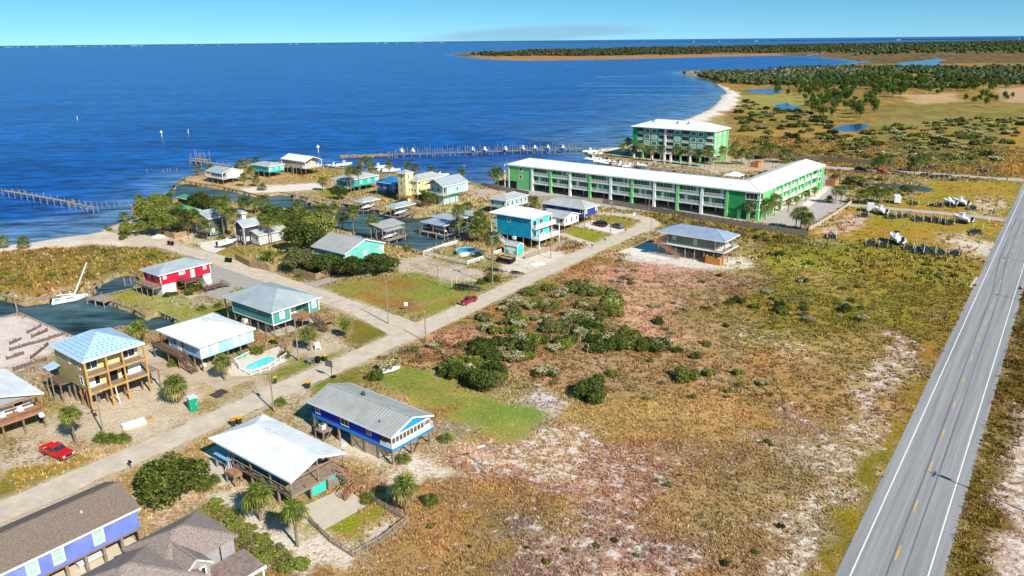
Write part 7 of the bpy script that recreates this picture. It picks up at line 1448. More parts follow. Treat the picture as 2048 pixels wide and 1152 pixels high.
pole('a', (548, 822), (537, 742), 'utility pole on the street between the two front houses', False, True); pole('b', (597.5, 722), (592, 622), 'tall utility pole in front of the teal batten house', True, True); pole('c', (207, 866), (200, 782), 'utility pole with transformer in front of the unfinished house', True, True)
pole('d', (777, 648), (772, 564), 'utility pole in the mouth of the side street', False); pole('e', (852, 684), (848, 624), 'leaning utility pole on the field side of the street crossing', False); pole('f', (985, 570), (986, 470), 'tall pale pole beside the street below the pool yard', True, True); pole('g', (877, 571), (876, 529), 'thin pole on the triangular lawn', False)
pole('h', (1101.6, 517), (1104.5, 456), 'pole before the balconies of the turquoise house', True); pole('i', (1221, 467), (1223.7, 402), 'pole beside the two parked cars', True, True); pole('j', (1297, 434), (1297.5, 391), 'pole at the long grey fence', False); pole('k', (1301, 480), (1304, 437), 'thin pale pole left of the grey-green stilt house', False)
pole('l', (1807, 347), (1812, 288), 'tall lamp pole on the entrance road', True, False, True); pole('m', (268, 440), (265, 408), 'white pole on the shore point', False); pole('n', (588, 356), (585, 330), 'pole on the sandy yard of the point', False); pole('o', (491, 510), (485, 457), 'pole at the head of the boat drive', True); pole('q', (929, 358), (927.6, 329), 'pole between the pale mint house and the marina', True)
sdir = Vector((math.sin(R(SUN_AZ)), math.cos(R(SUN_AZ)), 0))
for k, (tip, hh) in enumerate((((1858, 944), 12.5), ((1987, 588), 12.5), ((2003, 515), 12.5))):
    q = P(*tip) + sdir * (hh / math.tan(R(SUN_EL))); pole(f'h{k}', None, None, ['utility pole of the highway line whose shadow lies nearest', 'second utility pole of the highway line right of the road', 'third utility pole of the highway line right of the road'][k], True, k == 0, h=hh, at=q)
def wire(a, b, label, sag=.6, r_=.022, n=1):
    a, b = Vector(a), Vector(b); o = MB(); 
    pts = [a.lerp(b, i / 10) - Vector((0, 0, sag * 4 * (i / 10) * (1 - i / 10))) for i in range(11)]
    return tag(o.path(pts, r_, 4).build('power_line', m_wire), label, 'wire', 'overhead wires')
for a, b, lb in (('a', 'b', 'wire from the street pole to the pole by the teal batten house'), ('b', 'd', 'wire from the teal batten house pole to the side street pole'), ('d', 'f', 'wire from the side street pole to the tall pale pole'), ('f', 'h', 'wire from the tall pale pole to the turquoise house pole'), ('h', 'i', 'wire from the turquoise house pole to the car park pole'), ('i', 'j', 'wire from the car park pole to the grey fence pole'), ('a', 'c', 'wire across the street to the unfinished house pole'), ('d', 'g', 'thin wire to the lawn pole'), ('d', 'e', 'wire across the street crossing'), ('d', 'o', 'wire along the side street')): wire(POLES[a], POLES[b], lb)
hx = hd * 1.0; h0p, h1p, h2p = POLES['h0'], POLES['h1'], POLES['h2']
for off in (-.8, .8):
    so = hn * off
    tag(MB().path([h0p - hd * 90 + so, h0p + so, h1p + so, h2p + so, h2p + hd * 60 + so], .035, 5).build('power_line', m_wire), 'left conductor of the line beside the highway' if off < 0 else 'right conductor of the line beside the highway', 'wire', 'highway line')
# ------------------------------------------------------------------ fences
def fence(label, pts, h, style, m, name='fence', post=2.4, gap=.0, world=False, z=0.0):
    W_ = [Vector(p) if world else P(p[0], p[1], z) for p in pts]; o0 = W_[0]; r = thing(name, label, 'fence', o0); pk = MB(); rails = MB(); pm = MB().box(-.06, .06, -.06, .06, -.1, h + .08).mesh('post'); U = Vector((0, 0, 1)); g = random.Random(len(label))
    for a, b in zip(W_, W_[1:]):
        a = a - o0; b = b - o0; L = (b - a).length; d = (b - a) / L; s = Vector((d.y, -d.x, 0)); n = max(1, round(L / post)); ang = math.atan2(d.y, d.x)
        for i in range(n + 1 if b is W_[-1] - o0 else n):
            link('post', pm, m, r, a.lerp(b, i / n), ang)
        if style == 'plank':
            k = int(L / .19)
            for i in range(k):
                c = a.lerp(b, (i + .5) / k) + s * .05; hh = h * g.uniform(.95, 1.03); pk.add([c - d * .085 , c + d * .085, c + d * .085 + U * hh, c - d * .085 + U * hh, c - d * .085 + s * .03, c + d * .085 + s * .03, c + d * .085 + s * .03 + U * hh, c - d * .085 + s * .03 + U * hh], [(0, 1, 2, 3), (7, 6, 5, 4), (0, 4, 5, 1), (1, 5, 6, 2), (2, 6, 7, 3), (3, 7, 4, 0)])
        elif style == 'picket':
            k = int(L / .2)
            for i in range(k): c = a.lerp(b, (i + .5) / k); pk.bar(c + U * .05, c + U * (h * g.uniform(.92, 1.0)), .1, .03)
        elif style == 'bars':
            k = int(L / .22)
            for i in range(k): c = a.lerp(b, (i + .5) / k); pk.bar(c + U * .08, c + U * h, .03)
        elif style == 'mesh':
            k = max(2, int(L / .6)); w0 = None
            for i in range(k):
                c0, c1 = a.lerp(b, i / k), a.lerp(b, (i + 1) / k); h0_, h1_ = (w0 or h * g.uniform(.6, 1.0)), h * g.uniform(.55, 1.0); w0 = h1_; pk.add([c0, c1, c1 + U * h1_, c0 + U * h0_], [(0, 1, 2, 3)])
        for zz in ((.25, .85) if style != 'mesh' else ()) : rails.bar(a + U * h * zz, b + U * h * zz, .05, .09)
        if style == 'rails':
            for zz in (.3, .6, .95): rails.bar(a + U * h * zz, b + U * h * zz, .05, .14)
    if pk.v: pk.build({'mesh': 'mesh_sheet'}.get(style, 'pickets'), m, r)['kind'] = 'stuff'
    if rails.v: rails.build('rail', m, r)['kind'] = 'stuff'
    return r
m_fgrey = mat('grey_fence_wood', (164, 148, 132), .9, .18, 1.2); m_ftan = mat('tan_fence_wood', (170, 142, 110), .9, .18, 1.2); m_silt = mat('black_silt_mesh', (112, 100, 96), .9, .25, 2.0)
fence('weathered picket fence round the backyard of the decked house', [(618, 1044), (660, 1085), (706, 1115), (762, 1086), (816, 1043), (772, 1020), (722, 988)], 1.1, 'picket', m_fgrey, 'picket_fence')
fence('long grey board fence along the foot of the long green block', [(1012, 392), (1065, 401), (1120, 402), (1205, 407), (1290, 421), (1400, 440), (1500, 456), (1616, 474)], 2.0, 'plank', m_fgrey, 'board_fence'); fence('grey board fence at the marina end of the green block', [(966, 374), (1000, 381), (1030, 386), (1058, 392)], 1.9, 'plank', m_fgrey, 'board_fence')
fence('pale retaining fence along the condo forecourt edge', [(1618, 462), (1640, 450), (1676, 427), (1706, 405)], 1.5, 'plank', mat('pale_wall_wood', (186, 170, 152), .9, .1), 'board_fence'); fence('long dark board fence behind the entrance road', [(1480, 312), (1560, 318), (1640, 322), (1720, 328), (1790, 333)], 2.4, 'plank', mat('dark_fence_wood', (130, 114, 98), .9, .18), 'board_fence')
fence('curved tan board fence round the date palm garden', [(472, 520), (500, 534), (540, 542), (565, 540)], 1.9, 'plank', m_ftan, 'board_fence'); fence('tan board fence by the grey-green oak', [(588, 548), (632, 560), (668, 545)], 1.8, 'plank', m_ftan, 'board_fence'); fence('tan board fence at the shore trees', [(318, 468), (350, 478), (375, 472)], 1.9, 'plank', m_ftan, 'board_fence')
fence('dark fence round the pond corner', [(1694, 362), (1702, 370), (1725, 376), (1742, 368)], 2.2, 'plank', m_wood_d, 'board_fence'); fence('weathered low fence beside the turquoise shed', [(1050, 518), (1075, 510), (1105, 500), (1128, 488)], 1.5, 'plank', m_fgrey, 'board_fence')
fence('white pool fence of the pale blue house', [(480, 740), (502, 752), (540, 740), (573, 716), (562, 704)], 1.2, 'bars', m_white, 'pool_fence', 2.0); fence('white pool fence on the house side of the kidney pool', [(480, 740), (470, 728), (500, 712)], 1.2, 'bars', m_white, 'pool_fence', 2.0)
fence('white rail fence round the round pool', [(847, 510), (880, 498), (915, 488)], 1.2, 'rails', m_white, 'rail_fence', 3.0); fence('white rail fence in front of the round pool', [(847, 510), (890, 520), (935, 530), (970, 518)], 1.2, 'rails', m_white, 'rail_fence', 3.0); fence('short white rail fence beside the turquoise shed', [(985, 512), (1003, 505)], 1.2, 'rails', m_white, 'rail_fence', 2)
SF = [[(220, 350), (335, 290)], [(255, 385), (385, 330)], [(80, 440), (175, 395)], [(80, 490), (240, 440), (400, 400)], [(250, 555), (330, 490), (390, 440)], [(55, 560), (195, 515)], [(110, 650), (260, 600), (380, 560)], [(400, 395), (540, 350)]]
for i, s_ in enumerate(SF): fence(['topmost black silt fence on the pale sand lot', 'second silt fence from the top on the sand lot', 'short silt fence at the left of the sand lot', 'longest silt fence across the sand lot', 'slanting silt fence on the sand lot near the unfinished house', 'lower left silt fence on the sand lot', 'lowest silt fence below the sand lot', 'silt fence at the canal edge of the sand lot'][i], [(x / 4, y / 4 + 580) for x, y in s_], .9, 'mesh', m_silt, 'silt_fence', 2.0)
# ------------------------------------------------------------------ bulkheads, docks and piers
m_bulk = mat('bulkhead_timber', (168, 150, 122), .9, .2, 1.0); m_dock = mat('dock_planks', (164, 148, 130), .9, .18, 1.5); m_dpile = mat('dock_piling', (156, 140, 122), .9, .25, 1.0)
def bulkhead(label, pts, capw=.45):
    W_ = [P(*p) for p in pts]; o0 = W_[0]; r = thing('bulkhead', label, 'seawall', o0); mb = MB(); cp = MB(); pm = MB().tube((0, 0, -2.5), (0, 0, .25), .13, .12, 6).mesh('piling')
    for a, b in zip(W_, W_[1:]):
        a = a - o0; b = b - o0; mb.bar(a + Vector((0, 0, -.9)), b + Vector((0, 0, -.9)), .2, 2.0); cp.bar(a + Vector((0, 0, .13)), b + Vector((0, 0, .13)), capw, .1); L = (b - a).length; d = (b - a).normalized(); n = max(1, int(L / 2.2))
        for i in range(n): link('piling', pm, m_dpile, r, a.lerp(b, (i + .5) / n) + Vector((d.y, -d.x, 0)) * .18)
    mb.build('wall', m_bulk, r); cp.build('cap', m_dock, r)
bulkhead('timber bulkhead of the marsh side of the left canal', [(0, 590), (48, 603), (100, 598), (180, 586), (200, 562), (225, 550), (250, 541), (272, 547)]); bulkhead('timber bulkhead below the lawn of the red house', [(283, 562), (266, 577), (200, 592), (222, 602), (272, 620), (292, 632), (315, 622), (362, 642)]); bulkhead('timber bulkhead along the sand lot', [(0, 636), (38, 626), (130, 667), (150, 675), (200, 668), (235, 655), (275, 651), (300, 664), (345, 655)])
bulkhead('bulkhead along the south side of the point', [(363, 361), (440, 373), (520, 391), (556, 384), (590, 388), (640, 406), (700, 409)]); bulkhead('bulkhead along the yellow house bank', [(700, 409), (770, 424), (830, 430), (868, 427), (920, 440), (962, 440), (980, 450)]); bulkhead('bulkhead beside the round pool yard', [(980, 450), (950, 462), (915, 478), (846, 503), (795, 492), (735, 480)]); bulkhead('bulkhead along the marina side of the point', [(363, 359), (400, 347), (480, 334), (560, 324), (650, 336), (760, 349), (860, 350), (985, 377)])
def dock(label, pts, w, z, name='dock', gap=3.2, broken=None, hp=.9, group=None, extra=0):
    W_ = [P(p[0], p[1], z) for p in pts]; o0 = Vector((W_[0].x, W_[0].y, 0)); r = thing(name, label, 'pier' if name == 'pier' else 'dock', o0, 0, group); mb = MB(); st = MB(); g = random.Random(len(label)); pms = [MB().tube((0, 0, -3), (0, 0, z + hp * k), .16, .14, 7).mesh('piling') for k in (.5, .9, 1.3)]
    for a, b in zip(W_, W_[1:]):
        a = a - o0; b = b - o0; L = (b - a).length; d = (b - a) / L; s = Vector((d.y, -d.x, 0)) * (w / 2); n = max(1, int(L / .5))
        for i in range(n):
            if broken and g.random() < broken: continue
            c0 = a.lerp(b, i / n); c1 = a.lerp(b, (i + .93) / n); dz = Vector((0, 0, g.uniform(-.02, .02) * (6 if broken else 1))); mb.slab([c0 - s + dz, c0 + s + dz, c1 + s + dz, c1 - s + dz], .08)
        for q in (s * .8, -s * .8): st.bar(a + q - Vector((0, 0, .16)), b + q - Vector((0, 0, .16)), .1, .2)
        n = max(1, int(L / gap))
        for i in range(n + 1):
            for q in (s * 1.1, -s * 1.1): link('piling', g.choice(pms), m_dpile, r, Vector((*(a.lerp(b, i / n) + q)[:2], 0)))
    mb.build('planks', m_dock, r)['kind'] = 'stuff'; st.build('stringer', m_dock, r)
    return r
dock('long narrow pier with paired pilings reaching into the bay at the left', [(8, 381), (70, 391), (140, 404)], 1.6, 1.4, 'pier', 4.5, hp=1.2); dock('broken end of the bay pier with missing planks', [(143, 405), (166, 410), (190, 415)], 1.6, 1.2, 'pier', 3.0, .6, 1.2); dock('T-shaped fishing pier off the point', [(481, 334), (430, 327), (383, 320.5)], 2.0, 1.4, 'pier', 4.5, hp=1.0); dock('pier head of the fishing pier with tall pilings', [(388, 317), (414, 320)], 3.2, 1.3, 'pier', 3.5, hp=3.6)
dock('dock platform at the red house lawn', [(188, 593), (222, 601)], 3.6, .35, gap=2.6); dock('slatted dock along the canal below the sandy yard', [(582, 387), (640, 396), (700, 406)], 2.2, .4, gap=3); dock('finger dock off the sandy yard, left one', [(598, 389), (592, 398)], 1.6, .4, gap=2.5, hp=1.2); dock('finger dock off the sandy yard, middle one', [(624, 394), (618, 405)], 1.6, .4, gap=2.5, hp=1.2); dock('finger dock off the sandy yard, right one', [(660, 401), (655, 413)], 1.6, .4, gap=2.5, hp=1.2); dock('dock below the teal house', [(690, 406), (730, 412), (765, 420)], 2.4, .4, gap=3)
dock('dock between the two blue-grey boathouses and the yellow house', [(795, 428), (836, 418)], 2, .4, gap=3); dock('dock beside the long blue-roofed boathouse', [(843, 461), (892, 471)], 1.4, .5, gap=3); dock('walkway dock along the pool yard bulkhead', [(850, 505), (915, 480), (945, 466)], 1.8, .45, gap=3); dock('dock in front of the twin-roofed boathouse', [(772, 482), (806, 470)], 1.6, .5, gap=3); dock('marina dock along the north bank', [(643, 329), (700, 338), (760, 345)], 2.2, .8, gap=3, hp=1.0); dock('marina dock below the green tower', [(1210, 322), (1300, 334), (1440, 350)], 2.4, .6, gap=4)
for i, (a_, b_) in enumerate((((1236, 326), (1226, 333)), ((1268, 330), (1258, 337)), ((1300, 334), (1290, 342)), ((1332, 338), (1324, 345)), ((1364, 342), (1356, 349)), ((1398, 346), (1392, 353)))): dock(ordl(i, 6, 'finger dock', 'of the marina between the two green blocks'), [a_, b_], 1.4, .6, gap=3, hp=1.0, group='marina finger docks')
pier = dock('long marina pier with rows of pilings on the breakwater', [(776, 308.5), (900, 305), (1040, 301), (1166, 297)], 2.0, 1.0, 'pier', 4.0, hp=2.2)
g_ = random.Random(5)
tallp = [MB().tube((0, 0, -3), (0, 0, k), .16, .13, 7).mesh('piling') for k in (2.2, 3.0, 3.8)]
for px in np.linspace(780, 1150, 75):
    q = P(px, 308.5 - (px - 776) * .0295 + g_.choice([-3.2, 3.2, 4.5])) - pier.location; link('piling', g_.choice(tallp), m_dpile, pier, (q.x, q.y, 0))
# rubble breakwater
def breakwater():
    g = np.random.default_rng(3); r = thing('breakwater', 'low rubble breakwater at the marina mouth', 'breakwater', P(690, 311)); V = []; F = []; a, b = P(683, 311.5), P(778, 308.5)
    for i in range(260):
        t_ = g.random(); c = a.lerp(b, t_) + Vector((g.normal() * .6, g.normal() * 1.3, 0)); s = g.uniform(.4, .9); n = len(V); o = c - r.location; V += [(o.x + g.uniform(.6, 1) * s * dx, o.y + g.uniform(.6, 1) * s * dy, -.7 + .5 * g.random() + s * dz) for dx in (-1, 1) for dy in (-1, 1) for dz in (-.6, .6)]; F += [tuple(n + k for k in q) for q in ((0, 1, 3, 2), (4, 6, 7, 5), (0, 4, 5, 1), (2, 3, 7, 6), (0, 2, 6, 4), (1, 5, 7, 3))]
    me = bpy.data.meshes.new('rubble'); me.from_pydata(V, [], F); me.update(); link('rubble', me, mat('breakwater_stone', (150, 134, 116), .95, .2, 1.0), r)['kind'] = 'stuff'
breakwater()
def water_piles(rows, where, hgt_=2.2, cap=None):
    rows = sorted(rows); pm = MB().tube((0, 0, -3), (0, 0, hgt_), .17, .14, 7).mesh('water_piling')
    for i, (px, py) in enumerate(rows): tag(link('water_piling', pm, m_dpile, None, P(px, py, WZ) + Vector((0, 0, -WZ * 0))), ordl(i, len(rows), 'bare piling', where), 'piling', 'bare pilings ' + where)
water_piles([(205, 416), (213, 411), (219, 418), (229, 416), (241, 415), (259, 413)], 'beyond the broken pier', 2.0); water_piles([(294, 346), (327, 345), (335, 344), (341, 345), (354, 344)], 'in open water before the point', 2.0); water_piles([(373, 362), (377, 361), (382, 361)], 'off the tip of the point', 1.4); water_piles([(250, 572), (262, 567)], 'in the inlet left of the red house', 2.4)
for i, (px, py, tri) in enumerate(((155, 240, False), (324, 274, True), (377, 268, False), (637, 305, True), (35, 625, False))):
    r = thing('channel_marker', ['white channel marker post farthest out at the left', 'channel marker with white triangle board', 'short white marker post right of the triangle board', 'white marker with board near the marina mouth', 'tall mooring post at the sand lot canal corner'][i], 'marker', P(px, py, WZ)); MB().tube((0, 0, -2), (0, 0, 3.4 if i != 4 else 5.5), .2, .18, 7).build('post', m_white if i != 4 else m_dpile, r)
    if tri: MB().extr([(-1.1, 3.0), (1.1, 3.0), (0, 4.6)], 'y', -.05, .05).build('board', m_white, r)
# ------------------------------------------------------------------ boats
m_hull = mat('white_gelcoat', (240, 242, 242), .25, .03, 1.0, spec=.5); m_engine = mat('black_outboard', (36, 36, 38), .3, .1); m_canvas = mat('blue_canvas', (40, 64, 128), .8, .1)
def hull_mesh(L=7.0, B=2.4, D_=1.1, name='hull'):
    secs = []
    for i in range(9):
        t_ = i / 8; x = -L / 2 + L * t_; w = B / 2 * (1 - max(0, (t_ - .45) / .55) ** 2.2 * .97); k = D_ * .55 * max(0, (t_ - .6) / .4) ** 2; sh_ = D_ + .25 * t_ ** 2
        secs.append([(x, -w, sh_), (x, -w * .88, .45 + k), (x, 0, k * 1.2), (x, w * .88, .45 + k), (x, w, sh_), (x, w * .8, sh_), (x, w * .72, sh_ - .45 + .3 * t_), (x, -w * .72, sh_ - .45 + .3 * t_), (x, -w * .8, sh_)])
    mb = MB(); vs = [v for s in secs for v in s]; fs = []
    for i in range(8):
        for j in range(9): fs.append((i * 9 + j, i * 9 + (j + 1) % 9, (i + 1) * 9 + (j + 1) % 9, (i + 1) * 9 + j))
    fs += [tuple(range(9)), tuple(range(72 + 8, 71, -1))]
    return mb.add(vs, fs).mesh(name)
HM = hull_mesh(); CM = MB().box(-.5, .3, -.4, .4, .7, 1.9).box(.2, .35, -.38, .38, 1.9, 2.3).mesh('console'); TM = MB().box(-.7, .6, -.55, .55, 2.25, 2.32).mesh('t_top'); LM = MB(); 
for a in (-1, .7):
    for b in (-.7, .7): LM.bar((a * .8, b * .85, 1.0), (a * .6, b * .7, 2.25), .06)
LM = LM.mesh('t_top_leg'); EM = MB().box(-3.95, -3.5, -.3, .3, .6, 1.75).box(-3.8, -3.6, -.08, .08, -.2, .6).mesh('outboard'); SM = MB().box(-1.6, -1.0, -.6, .6, .7, 1.25).mesh('seat')
def boat(p, rz, label, group, s=1.0, ttop=True, z=0.0, cover=None):
    r = thing('motor_boat', label, 'boat', (p.x, p.y, z), rz, group); r.scale = (s, s, s); link('hull', HM, m_hull, r); link('console', CM, m_hull, r); link('outboard', EM, m_engine, r); link('seat', SM, m_alum, r)
    if ttop: link('t_top', TM, cover or m_hull, r); link('t_top_leg', LM, m_steel, r)
    return r
ga = GA
LIFTS = [(804, 306, 1), (826, 305.5, 1), (946, 303, 1), (970, 302.5, 1), (1011, 301.5, 1), (1046, 300, 1), (1070, 299.5, 0), (1096, 299, 1), (1126, 299, 0)]
for i, (px, py, tt) in enumerate(LIFTS): boat(P(px, py, 1), R(-80) + random.uniform(-.15, .15), ordl(i, len(LIFTS), 'white boat', 'on a lift along the long marina pier'), 'boats on lifts along the marina pier', 1.15, tt, .9)
MAR = [(668, 331, 0), (688, 329, 1), (757, 334, 1), (771, 339, 0), (783, 341, 0), (880, 351, 0)]
for i, (px, py, tt) in enumerate(MAR): boat(P(px, py), R(20) + random.uniform(-.4, .4), ordl(i, len(MAR), 'white boat', 'moored along the north bank of the point'), 'boats along the north bank', 1.25, tt, WZ + .1)
MR = [(1180, 303, 1), (1192, 308, 1), (1186, 318, 1), (1200, 322, 1), (1218, 325.5, 0), (1240, 329, 0), (1258, 332, 0), (1275, 331, 0)]
for i, (px, py, tt) in enumerate(MR): boat(P(px, py), R(200) + random.uniform(-.4, .4), ordl(i, len(MR), 'white boat', 'at the marina docks left of the green tower'), 'boats at the tower docks', 1.3, tt, WZ + .1)
for i, (rt, lx, ly) in enumerate(bh_roots):
    if i == 2: continue
    c = rt.location + UX * (lx / 2) + UY * (ly / 2); boat(c, GA + (0 if lx > ly else math.pi / 2), f'white boat hanging under the {["left blue-grey roof", "blue-grey roof before the yellow house", "", "lower twin roof", "long blue roof by the pool yard", "middle blue-grey roof", "farthest blue-grey roof"][i]}', 'boats in the boathouses', 1.0, False, .5)
r = boat(P(455, 492), (P(475, 486) - P(430, 497)).to_2d().angle_signed(Vector((1, 0))) if False else math.atan2((P(475, 486) - P(430, 497)).y, (P(475, 486) - P(430, 497)).x), 'white skiff on a trailer on the pale boat drive', None, .95, False, .45)
# sailboat with the leaning mast
def sailboat():
    a, b = P(103, 609, WZ), P(177, 596, WZ); c = (a + b) / 2; d = b - a; L_ = d.length; r = thing('sailboat', 'white sailboat with thick leaning mast moored in the left canal', 'sailboat', (c.x, c.y, WZ - .25), math.atan2(d.y, d.x)); k = L_ / 7.0
    h = link('hull', hull_mesh(L_, 2.7, 1.2), m_hull, r); MB().box(-L_ * .22, L_ * .2, -.75, .75, 1.0, 1.65).build('cabin', m_hull, r); MB().box(-L_ * .1, L_ * .1, -.77, .77, 1.2, 1.45).build('cabin_window', m_glass, r); MB().box(-L_ * .52, -L_ * .46, -.3, .3, .6, 1.7).build('outboard', m_engine, r)
    tp = height_at((147, 590), (172, 522)); top = P(173, 523, 8.5) - Vector((c.x, c.y, WZ)); rz = -math.atan2(d.y, d.x); tx = top.x * math.cos(rz) - top.y * math.sin(rz); ty = top.x * math.sin(rz) + top.y * math.cos(rz)
    MB().tube((L_ * .12, 0, 1.4), (tx, ty, top.z), .22, .14, 8).build('mast', m_alum, r); MB().tube((L_ * .12, 0, 2.0), (-L_ * .35, .2, 2.3), .14, .1, 8).build('boom', m_white, r)
    MB().path([(L_ * .48, 0, 1.4), (tx, ty, top.z)], .03, 4).path([(-L_ * .48, 0, 1.3), (tx, ty, top.z)], .03, 4).build('stay', m_wire, r); MB().box(-L_ * .4, -L_ * .25, -.6, .6, 1.0, 1.25).build('cockpit_seat', mat('teal_cushion', (90, 190, 170), .7, .1), r)
sailboat()
# ------------------------------------------------------------------ vehicles and trailers
m_tyre = m_black; m_rim = mat('alloy_rim', (170, 172, 174), .35, .1, metal=.8); WHL = MB().tube((0, -.13, 0), (0, .13, 0), .38, n=14).mesh('tyre'); RIM = MB().tube((0, -.14, 0), (0, .14, 0), .22, n=10).mesh('rim')
def wheel(root, x, y, r_=.38): o = link('wheel', WHL, m_tyre, root, (x, y, r_)); o.scale = (r_ / .38,) * 3; link('rim', RIM, m_rim, o); return o
def carbody(prof, w, taper=.82):
    """side profile of (x, z, half-width factor)"""
    n = len(prof); vs = [(x, -w / 2 * k, z) for x, z, k in prof] + [(x, w / 2 * k, z) for x, z, k in prof]
    return MB().add(vs, [tuple(range(n)), tuple(range(2 * n - 1, n - 1, -1))] + [((i + 1) % n, i, i + n, (i + 1) % n + n) for i in range(n)])
def pickup(p, rz, label, rgb, s=1.0, old=False):
    r = thing('pickup_truck', label, 'pickup truck', p, rz); r.scale = (s,) * 3; mp_ = mat('car_paint_%d_%d_%d' % rgb, rgb, .25, .04, 1.0, spec=.6)
    body = MB(); L0, L1 = -2.9, 2.9
    carbody([(L0, .45, 1), (L1, .45, 1), (L1 + .02, .9, .98), (L1 - .15, 1.12, .95), (1.15, 1.2, .97), (.1, 1.2, 1), (-1.05, 1.2, 1), (-1.05, .72, 1), (L0, .72, 1)], 1.98).build('body', mp_, r)
    carbody([(-1.05, 1.18, .98), (1.05, 1.18, .98), (.35, 1.86, .8), (-.75, 1.9, .8), (-1.05, 1.75, .84)], 1.94).build('cab', mp_, r)
    carbody([(.45, 1.26, .9), (1.02, 1.24, .9), (.42, 1.8, .76)], 1.99).build('windscreen', m_glass, r)
    for sd in (-1, 1): MB().add([(-.95, sd * .975, 1.25), (.75, sd * .975, 1.25), (.3, sd * .82, 1.8), (-.75, sd * .82, 1.8)], [(0, 1, 2, 3)]).build('side_window', m_glass, r)
    MB().box(L0, -1.08, -.99, -.9, .72, 1.22).build('bed_side', mp_, r); MB().box(L0, -1.08, .9, .99, .72, 1.22).build('bed_side', mp_, r); MB().box(L0 - .04, L0 + .05, -.9, .9, .72, 1.22).build('tailgate', mp_, r); MB().box(L0 + .06, -1.1, -.88, .88, .735, .75).build('bed_floor', m_dark, r)
    for x in (-1.85, 1.9):
        for sd in (-.92, .92): wheel(r, x, sd)
    MB().box(L1 - .02, L1 + .1, -.95, .95, .45, .68).build('bumper', m_steel, r)
    for sd in (-.75, .75): MB().box(L1 - .02, L1 + .05, sd - .18, sd + .18, .8, 1.0).build('headlight', m_alum, r)
    MB().box(L1, L1 + .04, -.5, .5, .72, 1.0).build('grille', m_dark, r)
    if not old:
        for k in range(3): MB().bar((-2.6 + k * .3, -.6 + k * .4, .9), (-1.2, -.4 + k * .4, 1.5), .12).build('bed_load', m_alum, r)
    return r
def px_angle(a, b): d = P(*b) - P(*a); return math.atan2(d.y, d.x)
pickup(P(116, 911), px_angle((84, 893), (148, 917)), 'bright red pickup truck with ladders in its bed on sandy verge', (206, 22, 30)); pickup(P(937, 606), px_angle((955, 598), (918, 613)), 'dark red old pickup parked at the edge of the triangular lawn', (150, 26, 40), .85, True)
def suv(p, rz, label, rgb, s=1.0):
    r = thing('parked_car', label, 'car', p, rz); r.scale = (s,) * 3; mp_ = mat('car_paint_%d_%d_%d' % rgb, rgb, .22, .04, 1.0, spec=.6)
    carbody([(-2.3, .4, .97), (2.3, .4, .97), (2.35, .75, .95), (2.15, 1.0, .92), (1.1, 1.08, .97), (-2.3, 1.12, .97), (-2.4, .8, .97)], 1.88).build('body', mp_, r); carbody([(-2.25, 1.1, .96), (1.1, 1.07, .96), (.35, 1.66, .78), (-1.7, 1.7, .78)], 1.86).build('roof', mp_, r)
    carbody([(.5, 1.12, .88), (1.05, 1.1, .88), (.4, 1.6, .74)], 1.92).build('windscreen', m_glass, r)
    for sd in (-1, 1): MB().add([(-2.0, sd * .915, 1.14), (.7, sd * .915, 1.12), (.25, sd * .76, 1.6), (-1.6, sd * .76, 1.62)], [(0, 1, 2, 3)]).build('side_window', m_glass, r)
    for x in (-1.45, 1.45):
        for sd in (-.86, .86): wheel(r, x, sd, .36)
    for sd in (-.7, .7): MB().box(2.3, 2.37, sd - .18, sd + .18, .7, .88).build('headlight', m_alum, r); MB().box(-2.42, -2.36, sd - .15, sd + .15, .8, 1.05).build('tail_light', mat('tail_lamp_red', (150, 16, 18), .3, .05), r)
suv(P(1200, 452), px_angle((1215, 455), (1185, 447)), 'black car parked nearest the dark blue house', (22, 24, 30), 1.15); suv(P(1235, 456), px_angle((1247, 459), (1222, 452)), 'grey car parked right of the black one', (96, 100, 104), 1.05); suv(P(1764, 346), px_angle((1740, 342), (1790, 347)), 'small red car under the entrance palms', (190, 34, 30), 1.0); suv(P(1720, 341), px_angle((1720, 341), (1760, 343)), 'dark car in the shade on the entrance road', (40, 44, 60), 1.1); suv(P(1016, 444.5), GA, 'dark car in the shade under the white cottage', (40, 44, 50), .9) if False else None
m_galv = mat('galvanised_trailer_steel', (104, 106, 108), .45, .15, 2.0, metal=.6)
def trailer_proto():
    fr = MB(); L_ = 6.4
    for sd in (-.75, .75): fr.bar((-3.2, sd, .55), (1.6, sd, .55), .16, .22); fr.bar((1.6, sd, .55), (3.2, 0, .55), .16, .22)
    for x in (-3.0, -2.2, -1.4, -.6, .2, 1.0): fr.bar((x, -.75, .5), (x, .75, .5), .14, .14)
    fr.bar((3.1, 0, .55), (4.2, 0, .55), .12)
    bk = MB().bar((-3.1, -.45, .85), (1.4, -.35, .8), .1, .14); bk2 = MB().bar((-3.1, .45, .85), (1.4, .35, .8), .1, .14)
    gp = [MB().tube((-3.0, sd, .55), (-3.0, sd, 2.2), .05, n=6).mesh('guide_post') for sd in (-1.05, 1.05)]
    wn = MB().bar((2.6, 0, .6), (2.3, 0, 1.5), .12).mesh('winch_post'); fd = [MB().box(-2.0, -.2, sd - .16, sd + .16, .74, .82).mesh('fender') for sd in (-.98, .98)]
    return fr.mesh('frame'), [bk.mesh('bunk'), bk2.mesh('bunk')], gp, wn, fd
TP = trailer_proto()
